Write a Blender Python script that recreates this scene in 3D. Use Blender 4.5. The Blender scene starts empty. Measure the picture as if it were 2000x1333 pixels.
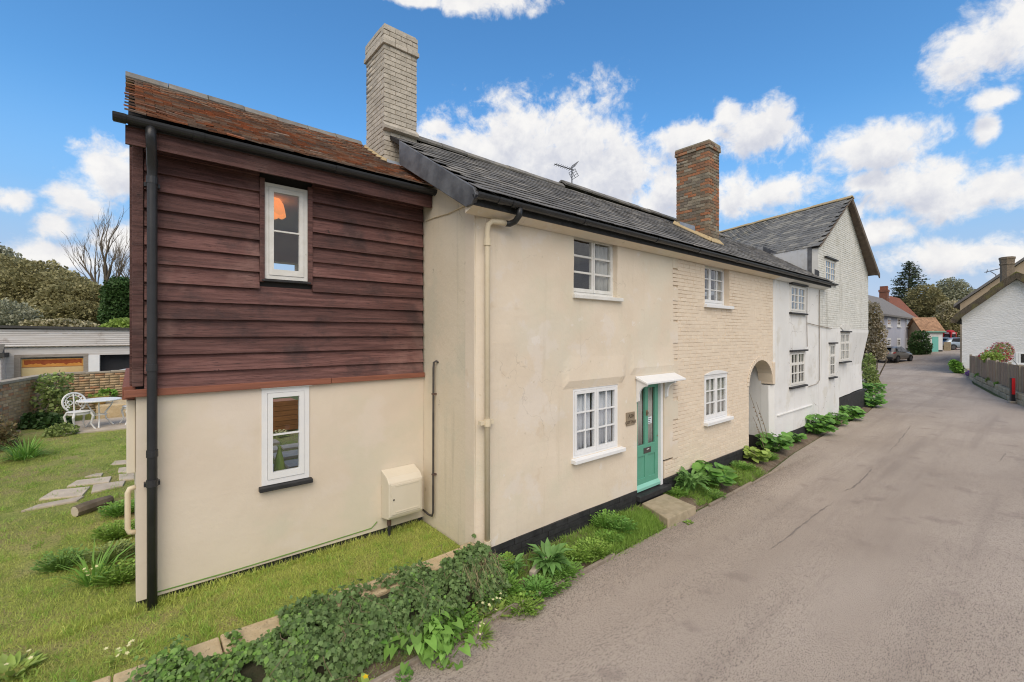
import bpy, bmesh, math, random
import numpy as np
from mathutils import Vector, Matrix, noise

random.seed(7)
RNG = np.random.default_rng(7)
SC = bpy.context.scene
COL = SC.collection
R = math.radians

# ------------------------------------------------------------------ camera
EYE = 3.05                                   # lens height above the road
YAW = math.atan2(1020.0, 870.0)              # angle between view axis and the terrace front (+X)
FOC = 870.0
cam_d = bpy.data.cameras.new('camera')
cam = bpy.data.objects.new('camera', cam_d)
COL.objects.link(cam)
cam.location = (0, 0, EYE)
cam.rotation_euler = (R(90), 0, YAW - R(90))
cam_d.sensor_width = 36.0
cam_d.lens = 36.0 * FOC / 2000.0
cam_d.shift_y = -11.5 / 2000.0
cam_d.clip_start = 0.05
cam_d.clip_end = 3000
SC.camera = cam
FX, FY = math.cos(YAW), math.sin(YAW)


def ray(px, py):
    u = (px - 1000.0) / FOC
    return Vector((FX + FY * u, FY - FX * u, (655.0 - py) / FOC))


def at_t(px, py, t):                         # point at forward distance t
    d = ray(px, py)
    return Vector((d.x * t, d.y * t, EYE + d.z * t))


def at_z(px, py, z):                         # point on the level z
    d = ray(px, py)
    return d * ((z - EYE) / d.z) + Vector((0, 0, EYE))


def at_y(px, py, y):
    d = ray(px, py)
    return d * (y / d.y) + Vector((0, 0, EYE))


# ------------------------------------------------------------------ node helper
class NT:
    def __init__(s, tree):
        s.t = tree
        s.n = tree.nodes
        s.l = tree.links

    def node(s, typ, **kw):
        n = s.n.new(typ)
        for k, v in kw.items():
            setattr(n, k, v)
        return n

    def put(s, sock, v):
        if v is None:
            return
        if hasattr(v, 'is_output'):
            s.l.new(v, sock)
        else:
            try:
                sock.default_value = v
            except Exception:
                sock.default_value = tuple(v) + (1.0,)

    def m(s, op, a, b=None, c=None, clamp=False):
        n = s.node('ShaderNodeMath', operation=op, use_clamp=clamp)
        s.put(n.inputs[0], a)
        s.put(n.inputs[1], b)
        s.put(n.inputs[2], c)
        return n.outputs[0]

    def vm(s, op, a, b=None):
        n = s.node('ShaderNodeVectorMath', operation=op)
        s.put(n.inputs[0], a)
        s.put(n.inputs[1], b)
        return n.outputs[0]

    def noise(s, vec, scale, detail=4.0, rough=0.55):
        n = s.node('ShaderNodeTexNoise')
        s.put(n.inputs['Vector'], vec)
        n.inputs['Scale'].default_value = scale
        n.inputs['Detail'].default_value = detail
        n.inputs['Roughness'].default_value = rough
        return n.outputs['Fac']

    def ramp(s, fac, stops, interp='LINEAR'):
        n = s.node('ShaderNodeValToRGB')
        n.color_ramp.interpolation = interp
        el = n.color_ramp.elements
        while len(el) < len(stops):
            el.new(0.5)
        for e, (p, c) in zip(el, stops):
            e.position = p
            e.color = tuple(c) + (1.0,) if len(c) == 3 else c
        s.put(n.inputs[0], fac)
        return n.outputs[0]

    def mix(s, fac, a, b, blend='MIX'):
        n = s.node('ShaderNodeMix', data_type='RGBA', blend_type=blend)
        s.put(n.inputs[0], fac)
        s.put(n.inputs[6], a)
        s.put(n.inputs[7], b)
        return n.outputs[2]

    def smooth(s, x, lo, hi):
        n = s.node('ShaderNodeMapRange', interpolation_type='SMOOTHSTEP')
        s.put(n.inputs[0], x)
        n.inputs[1].default_value = lo
        n.inputs[2].default_value = hi
        return n.outputs[0]


# ------------------------------------------------------------------ world: sky with fair-weather cumulus
SUN_EL, SUN_AZ = R(46), R(234)               # azimuth measured from +X, anticlockwise
wd = bpy.data.worlds.new('World')
SC.world = wd
wd.use_nodes = True
w = NT(wd.node_tree)
w.n.clear()

CLOUDS = [  # centre and half sizes of the cloud banks in view, as picture directions
    (905, 300, 95, 72), (985, 285, 85, 85), (1140, 285, 110, 82), (1215, 330, 70, 90), (1060, 340, 230, 70), (860, 250, 30, 24),
    (1490, 255, 68, 52), (1420, 225, 30, 26), (1340, 268, 85, 32), (1300, 390, 70, 45), (1440, 380, 45, 45), (1510, 380, 80, 30),
    (1710, 288, 98, 40), (1790, 365, 95, 45), (1690, 355, 40, 20), (1850, 395, 80, 40), (1965, 360, 90, 44),
    (1910, 100, 85, 62), (1980, 70, 60, 70), (1945, 192, 52, 20), (1925, 250, 30, 26), (1880, 500, 140, 34), (1990, 500, 60, 40), (1720, 450, 60, 22),
    (1640, 420, 40, 18), (225, 345, 70, 55), (160, 395, 70, 50), (110, 440, 40, 25), (30, 390, 42, 22), (120, 505, 110, 28), (230, 470, 60, 40),
    (930, 2, 120, 26), (830, 2, 60, 14), (-150, 330, 120, 60), (-220, 480, 150, 50), (2150, 200, 110, 80), (2160, 420, 120, 50), (2250, 560, 200, 40)]


def azel(px, py):
    d = ray(px, py).normalized()
    return math.atan2(d.y, d.x), math.asin(d.z)


grp = bpy.data.node_groups.new('cloud_field', 'ShaderNodeTree')
grp.interface.new_socket('Vector', in_out='INPUT', socket_type='NodeSocketVector')
grp.interface.new_socket('Value', in_out='OUTPUT', socket_type='NodeSocketFloat')
g = NT(grp)
gi, go = g.node('NodeGroupInput'), g.node('NodeGroupOutput')
sep = g.node('ShaderNodeSeparateXYZ')
g.l.new(gi.outputs[0], sep.inputs[0])
az = g.m('ARCTAN2', sep.outputs[1], sep.outputs[0])
el = g.m('ARCSINE', sep.outputs[2])
big = g.noise(gi.outputs[0], 5.5, 2.0, 0.5)
warp = g.node('ShaderNodeTexNoise')
warp.inputs['Scale'].default_value = 9.0
warp.inputs['Detail'].default_value = 3.0
g.l.new(gi.outputs[0], warp.inputs['Vector'])
wv = g.vm('ADD', gi.outputs[0], g.vm('MULTIPLY', g.vm('SUBTRACT', warp.outputs['Color'], (0.5, 0.5, 0.5)), (0.05, 0.05, 0.05)))
fine = g.noise(wv, 13.0, 10.0, 0.64)
tiny = g.noise(wv, 42.0, 8.0, 0.6)
acc = None
for (px, py, hx, hy) in CLOUDS:
    a0, e0 = azel(px, py)
    a1, _ = azel(px + hx, py)
    a2, _ = azel(px - hx, py)
    _, e1 = azel(px, py - hy)
    _, e2 = azel(px, py + hy)
    ra, re = abs(a2 - a1) / 2, abs(e1 - e2) / 2
    da = g.m('MULTIPLY', g.m('SUBTRACT', az, a0), 1 / ra)
    de = g.m('MULTIPLY', g.m('SUBTRACT', el, e0), 1 / re)
    d2 = g.m('ADD', g.m('MULTIPLY', da, da), g.m('MULTIPLY', de, de))
    b = g.m('SUBTRACT', 1.05, g.m('MULTIPLY', g.m('SQRT', d2), 0.85))
    acc = b if acc is None else g.m('SMOOTH_MAX', acc, b, 0.25)
acc = g.m('MAXIMUM', acc, -0.75)
# unseen cumulus all round, cover raised above that in view to neutralise the light
wide = g.m('MULTIPLY', g.m('SUBTRACT', g.noise(g.vm('MULTIPLY', gi.outputs[0], (1, 1, 1.8)), 3.2, 3.0, 0.5), 0.38), 7.0)
lo = g.smooth(az, 1.95, 2.25)
hi = g.m('SUBTRACT', 1.0, g.smooth(az, -0.45, -0.2))
out = g.m('MAXIMUM', lo, hi)
base = g.m('ADD', g.m('MULTIPLY', acc, g.m('SUBTRACT', 1.0, out)), g.m('MULTIPLY', wide, out))
fld = g.m('ADD', base, g.m('ADD', g.m('MULTIPLY', g.m('SUBTRACT', fine, 0.5), 2.2), g.m('ADD', g.m('MULTIPLY', g.m('SUBTRACT', big, 0.5), 1.0), g.m('MULTIPLY', g.m('SUBTRACT', tiny, 0.5), 1.2))))
g.l.new(fld, go.inputs[0])

tc = w.node('ShaderNodeTexCoord')
dirv = tc.outputs['Generated']


def field(vec):
    n = w.node('ShaderNodeGroup')
    n.node_tree = grp
    w.l.new(vec, n.inputs[0])
    return n.outputs[0]


f0 = field(dirv)
f1 = field(w.vm('ADD', dirv, (-0.012, -0.012, 0.03)))
cover = w.smooth(f0, -0.22, 0.55)
shade = w.m('ADD', w.m('MULTIPLY', w.smooth(f1, 0.0, 1.2), 0.7), w.m('MULTIPLY', w.smooth(w.noise(dirv, 22.0, 6.0, 0.6), 0.38, 0.68), 0.3))
ccol = w.mix(shade, (6.4, 6.25, 6.05, 1), (4.1, 4.2, 4.7, 1))
sky = w.node('ShaderNodeTexSky', sky_type='NISHITA')
sky.sun_disc = False
sky.sun_elevation = SUN_EL
sky.sun_rotation = R(90) - SUN_AZ
sky.altitude = 100
sky.air_density = 1.0
sky.dust_density = 0.6
sky.ozone_density = 1.6
hs = w.node('ShaderNodeHueSaturation')
hs.inputs['Saturation'].default_value = 1.18
hs.inputs['Value'].default_value = 1.15
w.l.new(sky.outputs[0], hs.inputs['Color'])
skyc = w.mix(1.0, hs.outputs[0], (0.82, 1.14, 1.23, 1), 'MULTIPLY')
sz = w.node('ShaderNodeSeparateXYZ')
w.l.new(dirv, sz.inputs[0])
low = w.ramp(sz.outputs[2], [(0.0, (4.0, 4.45, 5.3)), (0.10, (2.9, 3.95, 5.4)), (0.24, (1.75, 3.2, 5.3))])
skyc = w.mix(w.m('SUBTRACT', 1.0, w.smooth(sz.outputs[2], 0.10, 0.42)), skyc, low)
bg = w.node('ShaderNodeBackground')
w.l.new(w.mix(w.m('MULTIPLY', cover, 0.96), skyc, ccol), bg.inputs['Color'])
bg.inputs['Strength'].default_value = 0.1
wo = w.node('ShaderNodeOutputWorld')
w.l.new(bg.outputs[0], wo.inputs['Surface'])

# ------------------------------------------------------------------ sun behind thin cloud, and exposure
sd = bpy.data.lights.new('sun', 'SUN')
sun = bpy.data.objects.new('sun', sd)
COL.objects.link(sun)
sd.energy = 1.5
sd.angle = R(50)
sd.color = (1.0, 0.86, 0.69)
sv = Vector((math.cos(SUN_AZ) * math.cos(SUN_EL), math.sin(SUN_AZ) * math.cos(SUN_EL), math.sin(SUN_EL)))
sun.rotation_euler = sv.to_track_quat('Z', 'Y').to_euler()
sun.location = (-10, -20, 30)
SC.view_settings.view_transform = 'Standard'
SC.view_settings.look = 'None'
SC.view_settings.gamma = 1.0
SC.cycles.filter_width = 1.1
SC.view_settings.use_curve_mapping = False
SC.view_settings.exposure = 0.62

# ------------------------------------------------------------------ materials
MATS = {}


def srgb(r, g_, b):
    f = lambda c: c / 12.92 if c <= 0.04045 else ((c + 0.055) / 1.055) ** 2.4
    return tuple(f(q / 255.0) for q in (r, g_, b))


def mat(name, c1, c2=None, scale=3.0, rough=0.8, bump=0.0, bscale=40.0, rand=0.0, stretch=(1, 1, 1), dirt=None, dscale=1.2, dlo=0.55, dhi=0.75,
        spec=0.3, metal=0.0, detail=5.0, trans=0.0, rampcols=None, patches=(), streak=None, cracks=0.0, fleck=None, fscale=120.0, flo=0.62, fhi=0.68):
    """one procedural surface: two-tone noise, optional stains, flecks, per-piece variation, fine relief"""
    m_ = bpy.data.materials.new(name)
    m_.use_nodes = True
    t = NT(m_.node_tree)
    t.n.clear()
    tcn = t.node('ShaderNodeTexCoord')
    vec = tcn.outputs['Object']
    oi = t.node('ShaderNodeObjectInfo')
    ge = t.node('ShaderNodeNewGeometry')
    rnd = t.m('FRACT', t.m('ADD', oi.outputs['Random'], ge.outputs['Random Per Island']))
    if rand or rampcols:
        off = t.node('ShaderNodeCombineXYZ')
        for i in range(3):
            t.put(off.inputs[i], t.m('MULTIPLY', rnd, (31.7, 17.3, 23.9)[i]))
        vec = t.vm('ADD', vec, off.outputs[0])
    if stretch != (1, 1, 1):
        vec = t.vm('MULTIPLY', vec, stretch)
    n1 = t.noise(vec, scale, detail)
    col = t.mix(t.smooth(n1, 0.3, 0.7), c1, c2 if c2 else c1)
    if rampcols:
        k = len(rampcols)
        rc = t.ramp(rnd, [((i + 0.5) / k, c) for i, c in enumerate(rampcols)], 'CONSTANT' if k > 4 else 'LINEAR')
        col = t.mix(0.75, col, rc)
        col = t.mix(t.smooth(n1, 0.25, 0.8), t.mix(0.35, col, (0.02, 0.018, 0.015)), col)
    if dirt:
        n2 = t.noise(tcn.outputs['Object'], dscale, 6.0, 0.62)
        col = t.mix(t.m('MULTIPLY', t.smooth(n2, dlo, dhi), 0.75), col, dirt)
    for i, (pc, ps, lo_, hi_, amt) in enumerate(patches):
        nz = t.noise(t.vm('ADD', tcn.outputs['Object'], (i * 7.3, i * 3.1, i * 5.7)), ps, 6.0, 0.6)
        col = t.mix(t.m('MULTIPLY', t.smooth(nz, lo_, hi_), amt), col, pc)
    if streak:
        sc, sv_, lo_, hi_, amt = streak
        ns = t.noise(t.vm('MULTIPLY', tcn.outputs['Object'], sv_), 1.0, 5.0, 0.6)
        col = t.mix(t.m('MULTIPLY', t.smooth(ns, lo_, hi_), amt), col, sc)
    if cracks:
        nv = t.node('ShaderNodeTexNoise')
        nv.inputs['Scale'].default_value = 2.0
        nv.inputs['Detail'].default_value = 5.0
        t.put(nv.inputs['Vector'], tcn.outputs['Object'])
        vo = t.node('ShaderNodeTexVoronoi', feature='DISTANCE_TO_EDGE')
        vo.inputs['Scale'].default_value = 0.42
        t.put(vo.inputs['Vector'], t.vm('ADD', tcn.outputs['Object'], t.vm('MULTIPLY', t.vm('SUBTRACT', nv.outputs['Color'], (0.5, 0.5, 0.5)), (1.1, 1.1, 1.1))))
        line = t.m('SUBTRACT', 1.0, t.smooth(vo.outputs['Distance'], 0.0006, 0.0034))
        some = t.smooth(t.noise(tcn.outputs['Object'], 0.8, 2.0), 0.47, 0.56)
        col = t.mix(t.m('MULTIPLY', t.m('MULTIPLY', line, some), cracks), col, (0.16, 0.13, 0.10))
    if fleck:
        n3 = t.noise(vec, fscale, 2.0, 0.5)
        col = t.mix(t.smooth(n3, flo, fhi), col, fleck)
    if rand:
        hsn = t.node('ShaderNodeHueSaturation')
        t.put(hsn.inputs['Value'], t.m('ADD', 1.0 - rand, t.m('MULTIPLY', rnd, 2 * rand)))
        t.put(hsn.inputs['Color'], col)
        col = hsn.outputs[0]
    p = t.node('ShaderNodeBsdfPrincipled')
    t.put(p.inputs['Base Color'], col)
    p.inputs['Roughness'].default_value = rough
    p.inputs['Metallic'].default_value = metal
    p.inputs['Specular IOR Level'].default_value = spec
    if bump:
        bn = t.node('ShaderNodeBump')
        bn.inputs['Strength'].default_value = 1.0
        bn.inputs['Distance'].default_value = bump
        t.put(bn.inputs['Height'], t.noise(vec, bscale, 5.0, 0.6))
        t.l.new(bn.outputs[0], p.inputs['Normal'])
    sh = p.outputs[0]
    if trans:
        tr = t.node('ShaderNodeBsdfTranslucent')
        t.put(tr.inputs['Color'], col)
        ms = t.node('ShaderNodeMixShader')
        ms.inputs[0].default_value = trans
        t.l.new(sh, ms.inputs[1])
        t.l.new(tr.outputs[0], ms.inputs[2])
        sh = ms.outputs[0]
    o = t.node('ShaderNodeOutputMaterial')
    t.l.new(sh, o.inputs['Surface'])
    MATS[name] = m_
    return m_


def glass(name, tint=(0.86, 0.9, 0.9), base=0.05):
    m_ = bpy.data.materials.new(name)
    m_.use_nodes = True
    t = NT(m_.node_tree)
    t.n.clear()
    lw = t.node('ShaderNodeLayerWeight')
    lw.inputs['Blend'].default_value = 0.5
    fac = t.m('ADD', base, t.m('MULTIPLY', t.m('POWER', lw.outputs['Facing'], 4.0), 0.9))
    tr = t.node('ShaderNodeBsdfTransparent')
    tr.inputs[0].default_value = tint + (1,)
    gl = t.node('ShaderNodeBsdfGlossy')
    gl.inputs['Roughness'].default_value = 0.015
    bn = t.node('ShaderNodeBump')
    bn.inputs['Distance'].default_value = 0.004
    tcn = t.node('ShaderNodeTexCoord')
    t.put(bn.inputs['Height'], t.noise(tcn.outputs['Object'], 4.0, 1.0))
    t.l.new(bn.outputs[0], gl.inputs['Normal'])
    ms = t.node('ShaderNodeMixShader')
    t.l.new(fac, ms.inputs[0])
    t.l.new(tr.outputs[0], ms.inputs[1])
    t.l.new(gl.outputs[0], ms.inputs[2])
    o = t.node('ShaderNodeOutputMaterial')
    t.l.new(ms.outputs[0], o.inputs['Surface'])
    MATS[name] = m_


glass('glass', (0.97, 0.98, 0.98))
glass('car_glass', (0.12, 0.13, 0.14), 0.06)
mat('cream', (0.70, 0.60, 0.475), (0.75, 0.655, 0.53), 1.1, 0.92, 0.004, 14, dirt=(0.69, 0.635, 0.52), dscale=0.45, dlo=0.5, dhi=0.62, fleck=(0.60, 0.52, 0.40), fscale=9, flo=0.70, fhi=0.8, patches=[((0.635, 0.60, 0.47), 0.7, 0.52, 0.68, 0.55), ((0.745, 0.68, 0.615), 1.5, 0.58, 0.64, 0.45), ((0.79, 0.74, 0.69), 4.0, 0.655, 0.68, 0.5), ((0.62, 0.50, 0.36), 2.3, 0.62, 0.72, 0.4)], streak=((0.55, 0.48, 0.36), (5.0, 5.0, 0.35), 0.58, 0.78, 0.4), cracks=0.2)
mat('cream_stained', (0.68, 0.595, 0.46), (0.73, 0.645, 0.51), 1.3, 0.92, 0.005, 14, dirt=(0.42, 0.37, 0.27), dscale=1.1, dlo=0.55, dhi=0.85, patches=[((0.63, 0.59, 0.47), 1.1, 0.52, 0.66, 0.7), ((0.36, 0.31, 0.23), 4.5, 0.66, 0.70, 0.6)], streak=((0.48, 0.43, 0.33), (7.0, 7.0, 0.4), 0.55, 0.75, 0.5), cracks=0.5)
mat('cream_wing', (0.68, 0.585, 0.475), (0.73, 0.64, 0.525), 0.8, 0.92, 0.003, 16, dirt=(0.66, 0.60, 0.50), dscale=0.5, patches=[((0.64, 0.595, 0.475), 0.6, 0.52, 0.62, 0.6), ((0.73, 0.645, 0.56), 0.8, 0.55, 0.64, 0.6)], streak=((0.60, 0.54, 0.43), (4.0, 4.0, 0.3), 0.58, 0.8, 0.35))
mat('cream_brick', (0.71, 0.60, 0.475), (0.76, 0.655, 0.525), 2.0, 0.88, 0.004, 30, rand=0.02, dirt=(0.50, 0.40, 0.27), dscale=1.3, dlo=0.62, dhi=0.85)
mat('cream_joint', (0.66, 0.555, 0.43), (0.73, 0.62, 0.49), 4, 0.95, 0.003, 30)
mat('white_render', (0.70, 0.70, 0.69), (0.76, 0.76, 0.75), 1.0, 0.9, 0.004, 14, dirt=(0.56, 0.55, 0.51), dscale=0.9, dlo=0.55, dhi=0.8, stretch=(1, 1, 0.5), patches=[((0.62, 0.60, 0.54), 1.3, 0.56, 0.66, 0.6), ((0.56, 0.47, 0.34), 0.9, 0.66, 0.74, 0.5)], streak=((0.50, 0.48, 0.43), (5.0, 5.0, 0.3), 0.57, 0.78, 0.5), cracks=0.7)
mat('white_brick', (0.64, 0.64, 0.60), (0.74, 0.74, 0.71), 1.5, 0.88, 0.004, 30, rand=0.04, dirt=(0.45, 0.44, 0.38), dscale=0.7, dlo=0.55, dhi=0.8, streak=((0.46, 0.45, 0.40), (3.0, 3.0, 0.25), 0.52, 0.74, 0.6))
mat('white_joint', (0.61, 0.605, 0.575), (0.71, 0.70, 0.67), 4, 0.95, 0.003, 30)
mat('chimney_brick', (0.45, 0.41, 0.345), (0.57, 0.52, 0.445), 6.0, 0.9, 0.012, 22, rand=0.08, dirt=(0.28, 0.25, 0.2), dscale=3.0, dlo=0.56, dhi=0.75)
mat('chimney_joint', (0.43, 0.39, 0.33), (0.53, 0.485, 0.415), 8, 0.95, 0.01, 30)
mat('stock_brick', (0.30, 0.20, 0.13), (0.22, 0.17, 0.12), 9.0, 0.93, 0.012, 30, rand=0.12,
    rampcols=[(0.24, 0.18, 0.13), (0.30, 0.27, 0.21), (0.33, 0.25, 0.17), (0.52, 0.20, 0.09), (0.23, 0.20, 0.165), (0.34, 0.17, 0.10), (0.40, 0.35, 0.27), (0.46, 0.19, 0.09), (0.30, 0.20, 0.13), (0.36, 0.32, 0.24), (0.50, 0.22, 0.11)])
mat('stock_joint', (0.36, 0.31, 0.22), (0.26, 0.23, 0.17), 9, 0.95, 0.01, 40)
mat('garden_brick', (0.55, 0.38, 0.22), (0.44, 0.31, 0.19), 7.0, 0.93, 0.012, 30, rand=0.1,
    rampcols=[(0.62, 0.46, 0.27), (0.68, 0.48, 0.27), (0.62, 0.36, 0.2), (0.50, 0.40, 0.26), (0.66, 0.48, 0.30), (0.56, 0.27, 0.14), (0.56, 0.44, 0.28), (0.68, 0.52, 0.33)])
mat('garden_joint', (0.34, 0.28, 0.2), (0.28, 0.24, 0.18), 9, 0.95, 0.01, 40)
mat('boards', (0.085, 0.036, 0.032), (0.178, 0.084, 0.074), 3.2, 0.6, 0.008, 14, rand=0.30, stretch=(0.45, 7, 11), spec=0.35, dirt=(0.055, 0.032, 0.032), dscale=2.0, dlo=0.5, dhi=0.68, fleck=(0.05, 0.026, 0.025), fscale=14, flo=0.60, fhi=0.70,
    patches=[((0.235, 0.135, 0.115), 1.1, 0.56, 0.70, 0.55), ((0.028, 0.017, 0.016), 7.0, 0.70, 0.73, 0.8)], streak=((0.045, 0.025, 0.024), (0.8, 20.0, 38.0), 0.60, 0.68, 0.7), detail=8.0)
mat('cedar', (0.30, 0.115, 0.07), (0.22, 0.085, 0.055), 3, 0.6, 0.003, 30, stretch=(0.6, 9, 9), spec=0.35)
mat('bare_knot', (0.62, 0.46, 0.25), (0.45, 0.28, 0.12), 30, 0.8)
mat('clay_tile', (0.30, 0.12, 0.07), (0.20, 0.10, 0.07), 12, 0.9, 0.006, 60, rand=0.22,
    rampcols=[(0.42, 0.18, 0.095), (0.33, 0.18, 0.115), (0.26, 0.21, 0.17), (0.52, 0.19, 0.085), (0.31, 0.23, 0.175), (0.18, 0.15, 0.13), (0.38, 0.22, 0.14), (0.27, 0.21, 0.165), (0.33, 0.27, 0.215)],
    dirt=(0.15, 0.125, 0.10), dscale=2.0, dlo=0.5, dhi=0.75)
mat('slate', (0.19, 0.182, 0.172), (0.27, 0.258, 0.238), 9, 0.85, 0.004, 60, rand=0.22, spec=0.2, dirt=(0.30, 0.255, 0.185), dscale=1.6, dlo=0.58, dhi=0.75,
    rampcols=[(0.20, 0.195, 0.19), (0.26, 0.248, 0.23), (0.17, 0.168, 0.168), (0.29, 0.272, 0.245)])
mat('mossy_slate', (0.2, 0.2, 0.188), (0.28, 0.272, 0.25), 9, 0.85, 0.004, 60, rand=0.22, spec=0.2, dirt=(0.19, 0.17, 0.10), dscale=1.1, dlo=0.52, dhi=0.72,
    rampcols=[(0.22, 0.22, 0.215), (0.26, 0.252, 0.232), (0.19, 0.192, 0.195), (0.30, 0.285, 0.245)])
mat('underlay', (0.03, 0.028, 0.027), rough=0.95)
mat('ridge', (0.17, 0.165, 0.155), (0.24, 0.225, 0.2), 9, 0.85, 0.006, 40, rand=0.15, dirt=(0.22, 0.19, 0.12), dscale=4)
mat('mortar', (0.52, 0.40, 0.22), (0.42, 0.33, 0.2), 20, 0.95, 0.006, 60)
mat('lead', (0.07, 0.072, 0.078), (0.15, 0.155, 0.165), 3.5, 0.5, 0.004, 10, spec=0.5, dirt=(0.2, 0.2, 0.21), dscale=2.5)
mat('new_lead', (0.27, 0.32, 0.40), (0.36, 0.4, 0.47), 8, 0.45, 0.003, 20, spec=0.5)
mat('black_pipe', (0.022, 0.023, 0.026), (0.032, 0.033, 0.037), 5, 0.38, spec=0.45)
mat('cream_pipe', (0.70, 0.61, 0.45), (0.66, 0.56, 0.40), 6, 0.6, dirt=(0.36, 0.25, 0.15), dscale=7, dlo=0.66, dhi=0.78)
mat('rust_pipe', (0.17, 0.09, 0.06), (0.10, 0.07, 0.06), 12, 0.85, 0.004, 50)
mat('white_paint', (0.76, 0.77, 0.78), (0.80, 0.80, 0.80), 6, 0.45, 0.001, 30, dirt=(0.60, 0.59, 0.56), dscale=9, dlo=0.68, dhi=0.8)
mat('old_white_paint', (0.68, 0.67, 0.63), (0.76, 0.75, 0.72), 8, 0.6, 0.002, 40, dirt=(0.45, 0.40, 0.32), dscale=9, dlo=0.62, dhi=0.75)
mat('green_door', (0.11, 0.33, 0.235), (0.12, 0.355, 0.255), 4, 0.42, 0.0008, 30)
mat('green_light', (0.24, 0.53, 0.43), (0.26, 0.56, 0.46), 4, 0.42)
mat('black_paint', (0.022, 0.022, 0.024), (0.04, 0.04, 0.042), 7, 0.6, 0.006, 25, dirt=(0.12, 0.115, 0.105), dscale=4, dlo=0.64, dhi=0.74)
mat('brass', (0.33, 0.25, 0.15), (0.25, 0.19, 0.12), 12, 0.5, metal=0.5)
mat('plaque', (0.30, 0.24, 0.17), (0.25, 0.20, 0.14), 14, 0.6, 0.001, 80)
mat('plaque_letter', (0.10, 0.075, 0.05), rough=0.7)
mat('paper', (0.70, 0.76, 0.80), rough=0.9)
mat('ink', (0.03, 0.03, 0.05), rough=0.9)
mat('white_curtain', (0.84, 0.86, 0.93), (0.88, 0.90, 0.95), 5, 0.95, trans=0.35)
mat('net_curtain', (0.74, 0.72, 0.68), (0.8, 0.78, 0.74), 5, 0.95, trans=0.35)
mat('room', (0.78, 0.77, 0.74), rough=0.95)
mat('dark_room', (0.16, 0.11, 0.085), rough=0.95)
mat('ceiling_white', (0.7, 0.7, 0.69), rough=0.95)
mat('lamp_orange', (0.85, 0.42, 0.16), (0.9, 0.5, 0.2), 9, 0.8, trans=0.5)
MATS['lamp_orange'].node_tree.nodes['Principled BSDF'].inputs['Emission Color'].default_value = (0.9, 0.42, 0.14, 1)
MATS['lamp_orange'].node_tree.nodes['Principled BSDF'].inputs['Emission Strength'].default_value = 0.7  # glow added so the shade shows in the dim room
mat('vase_green', (0.16, 0.30, 0.05), (0.32, 0.44, 0.10), 16, 0.25, stretch=(1, 1, 0.05))
mat('meter', (0.66, 0.60, 0.49), (0.69, 0.63, 0.52), 3, 0.5)
mat('dark_metal', (0.06, 0.055, 0.055), (0.09, 0.08, 0.075), 12, 0.5)
mat('aerial', (0.17, 0.17, 0.175), rough=0.45, metal=0.6)
mat('asphalt', (0.405, 0.338, 0.276), (0.49, 0.418, 0.35), 0.5, 0.93, 0.008, 130, stretch=(0.35, 1, 1), dirt=(0.35, 0.29, 0.24), dscale=0.4, dlo=0.48, dhi=0.66,
    fleck=(0.20, 0.165, 0.142), fscale=120, flo=0.47, fhi=0.70, patches=[((0.45, 0.385, 0.32), 0.8, 0.55, 0.68, 0.7), ((0.27, 0.22, 0.19), 1.7, 0.58, 0.70, 0.55), ((0.50, 0.44, 0.38), 26.0, 0.62, 0.70, 0.6), ((0.20, 0.17, 0.148), 34.0, 0.60, 0.72, 0.6)],
    streak=((0.30, 0.25, 0.212), (0.10, 1.5, 1.0), 0.46, 0.72, 0.7))
mat('tar', (0.20, 0.17, 0.148), (0.27, 0.23, 0.2), 9, 0.9, 0.004, 60)
mat('earth', (0.13, 0.095, 0.065), (0.20, 0.155, 0.11), 5, 0.97, 0.02, 30, fleck=(0.30, 0.26, 0.2), fscale=60, flo=0.62, fhi=0.7)
mat('gravel', (0.30, 0.26, 0.22), (0.2, 0.17, 0.145), 20, 0.95, rand=0.35)
mat('kerb', (0.25, 0.205, 0.16), (0.32, 0.27, 0.215), 14, 0.93, 0.006, 60, rand=0.12, dirt=(0.16, 0.14, 0.11), dscale=5)
mat('step', (0.34, 0.285, 0.19), (0.42, 0.35, 0.245), 9, 0.95, 0.006, 70, dirt=(0.25, 0.22, 0.15), dscale=4)
mat('sandstone', (0.52, 0.40, 0.235), (0.60, 0.48, 0.30), 9, 0.95, 0.012, 35, rand=0.08, dirt=(0.34, 0.30, 0.2), dscale=6, fleck=(0.38, 0.29, 0.18), fscale=50)
mat('red_brick', (0.50, 0.16, 0.07), (0.42, 0.14, 0.07), 14, 0.92, 0.008, 40)
mat('slab', (0.47, 0.40, 0.32), (0.58, 0.50, 0.40), 5, 0.95, 0.008, 40, rand=0.1)
mat('lawn', (0.22, 0.275, 0.055), (0.37, 0.385, 0.11), 2.2, 0.95, 0.03, 45, dirt=(0.36, 0.27, 0.15), dscale=1.1, dlo=0.5, dhi=0.68, fleck=(0.12, 0.15, 0.04), fscale=60, flo=0.5, fhi=0.66)
mat('field', (0.075, 0.095, 0.03), (0.11, 0.125, 0.045), 0.06, 0.97)
mat('straw', (0.42, 0.35, 0.2), (0.3, 0.25, 0.14), 9, 0.9, rand=0.3, trans=0.2)
mat('green_grass', (0.27, 0.44, 0.07), (0.40, 0.56, 0.12), 3, 0.6, rand=0.3, trans=0.3)
LEAF = dict(rough=0.55, trans=0.25, spec=0.35)
mat('grass_blade', (0.40, 0.54, 0.10), (0.66, 0.66, 0.20), 2.2, 0.6, rand=0.4, trans=0.3, dirt=(0.56, 0.45, 0.22), dscale=1.3, dlo=0.56, dhi=0.72)
mat('verge_grass', (0.20, 0.36, 0.055), (0.32, 0.46, 0.10), 3, 0.6, rand=0.3, trans=0.3)
mat('ivy_leaf', (0.10, 0.18, 0.052), (0.18, 0.265, 0.092), 6, rand=0.38, **LEAF)
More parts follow.
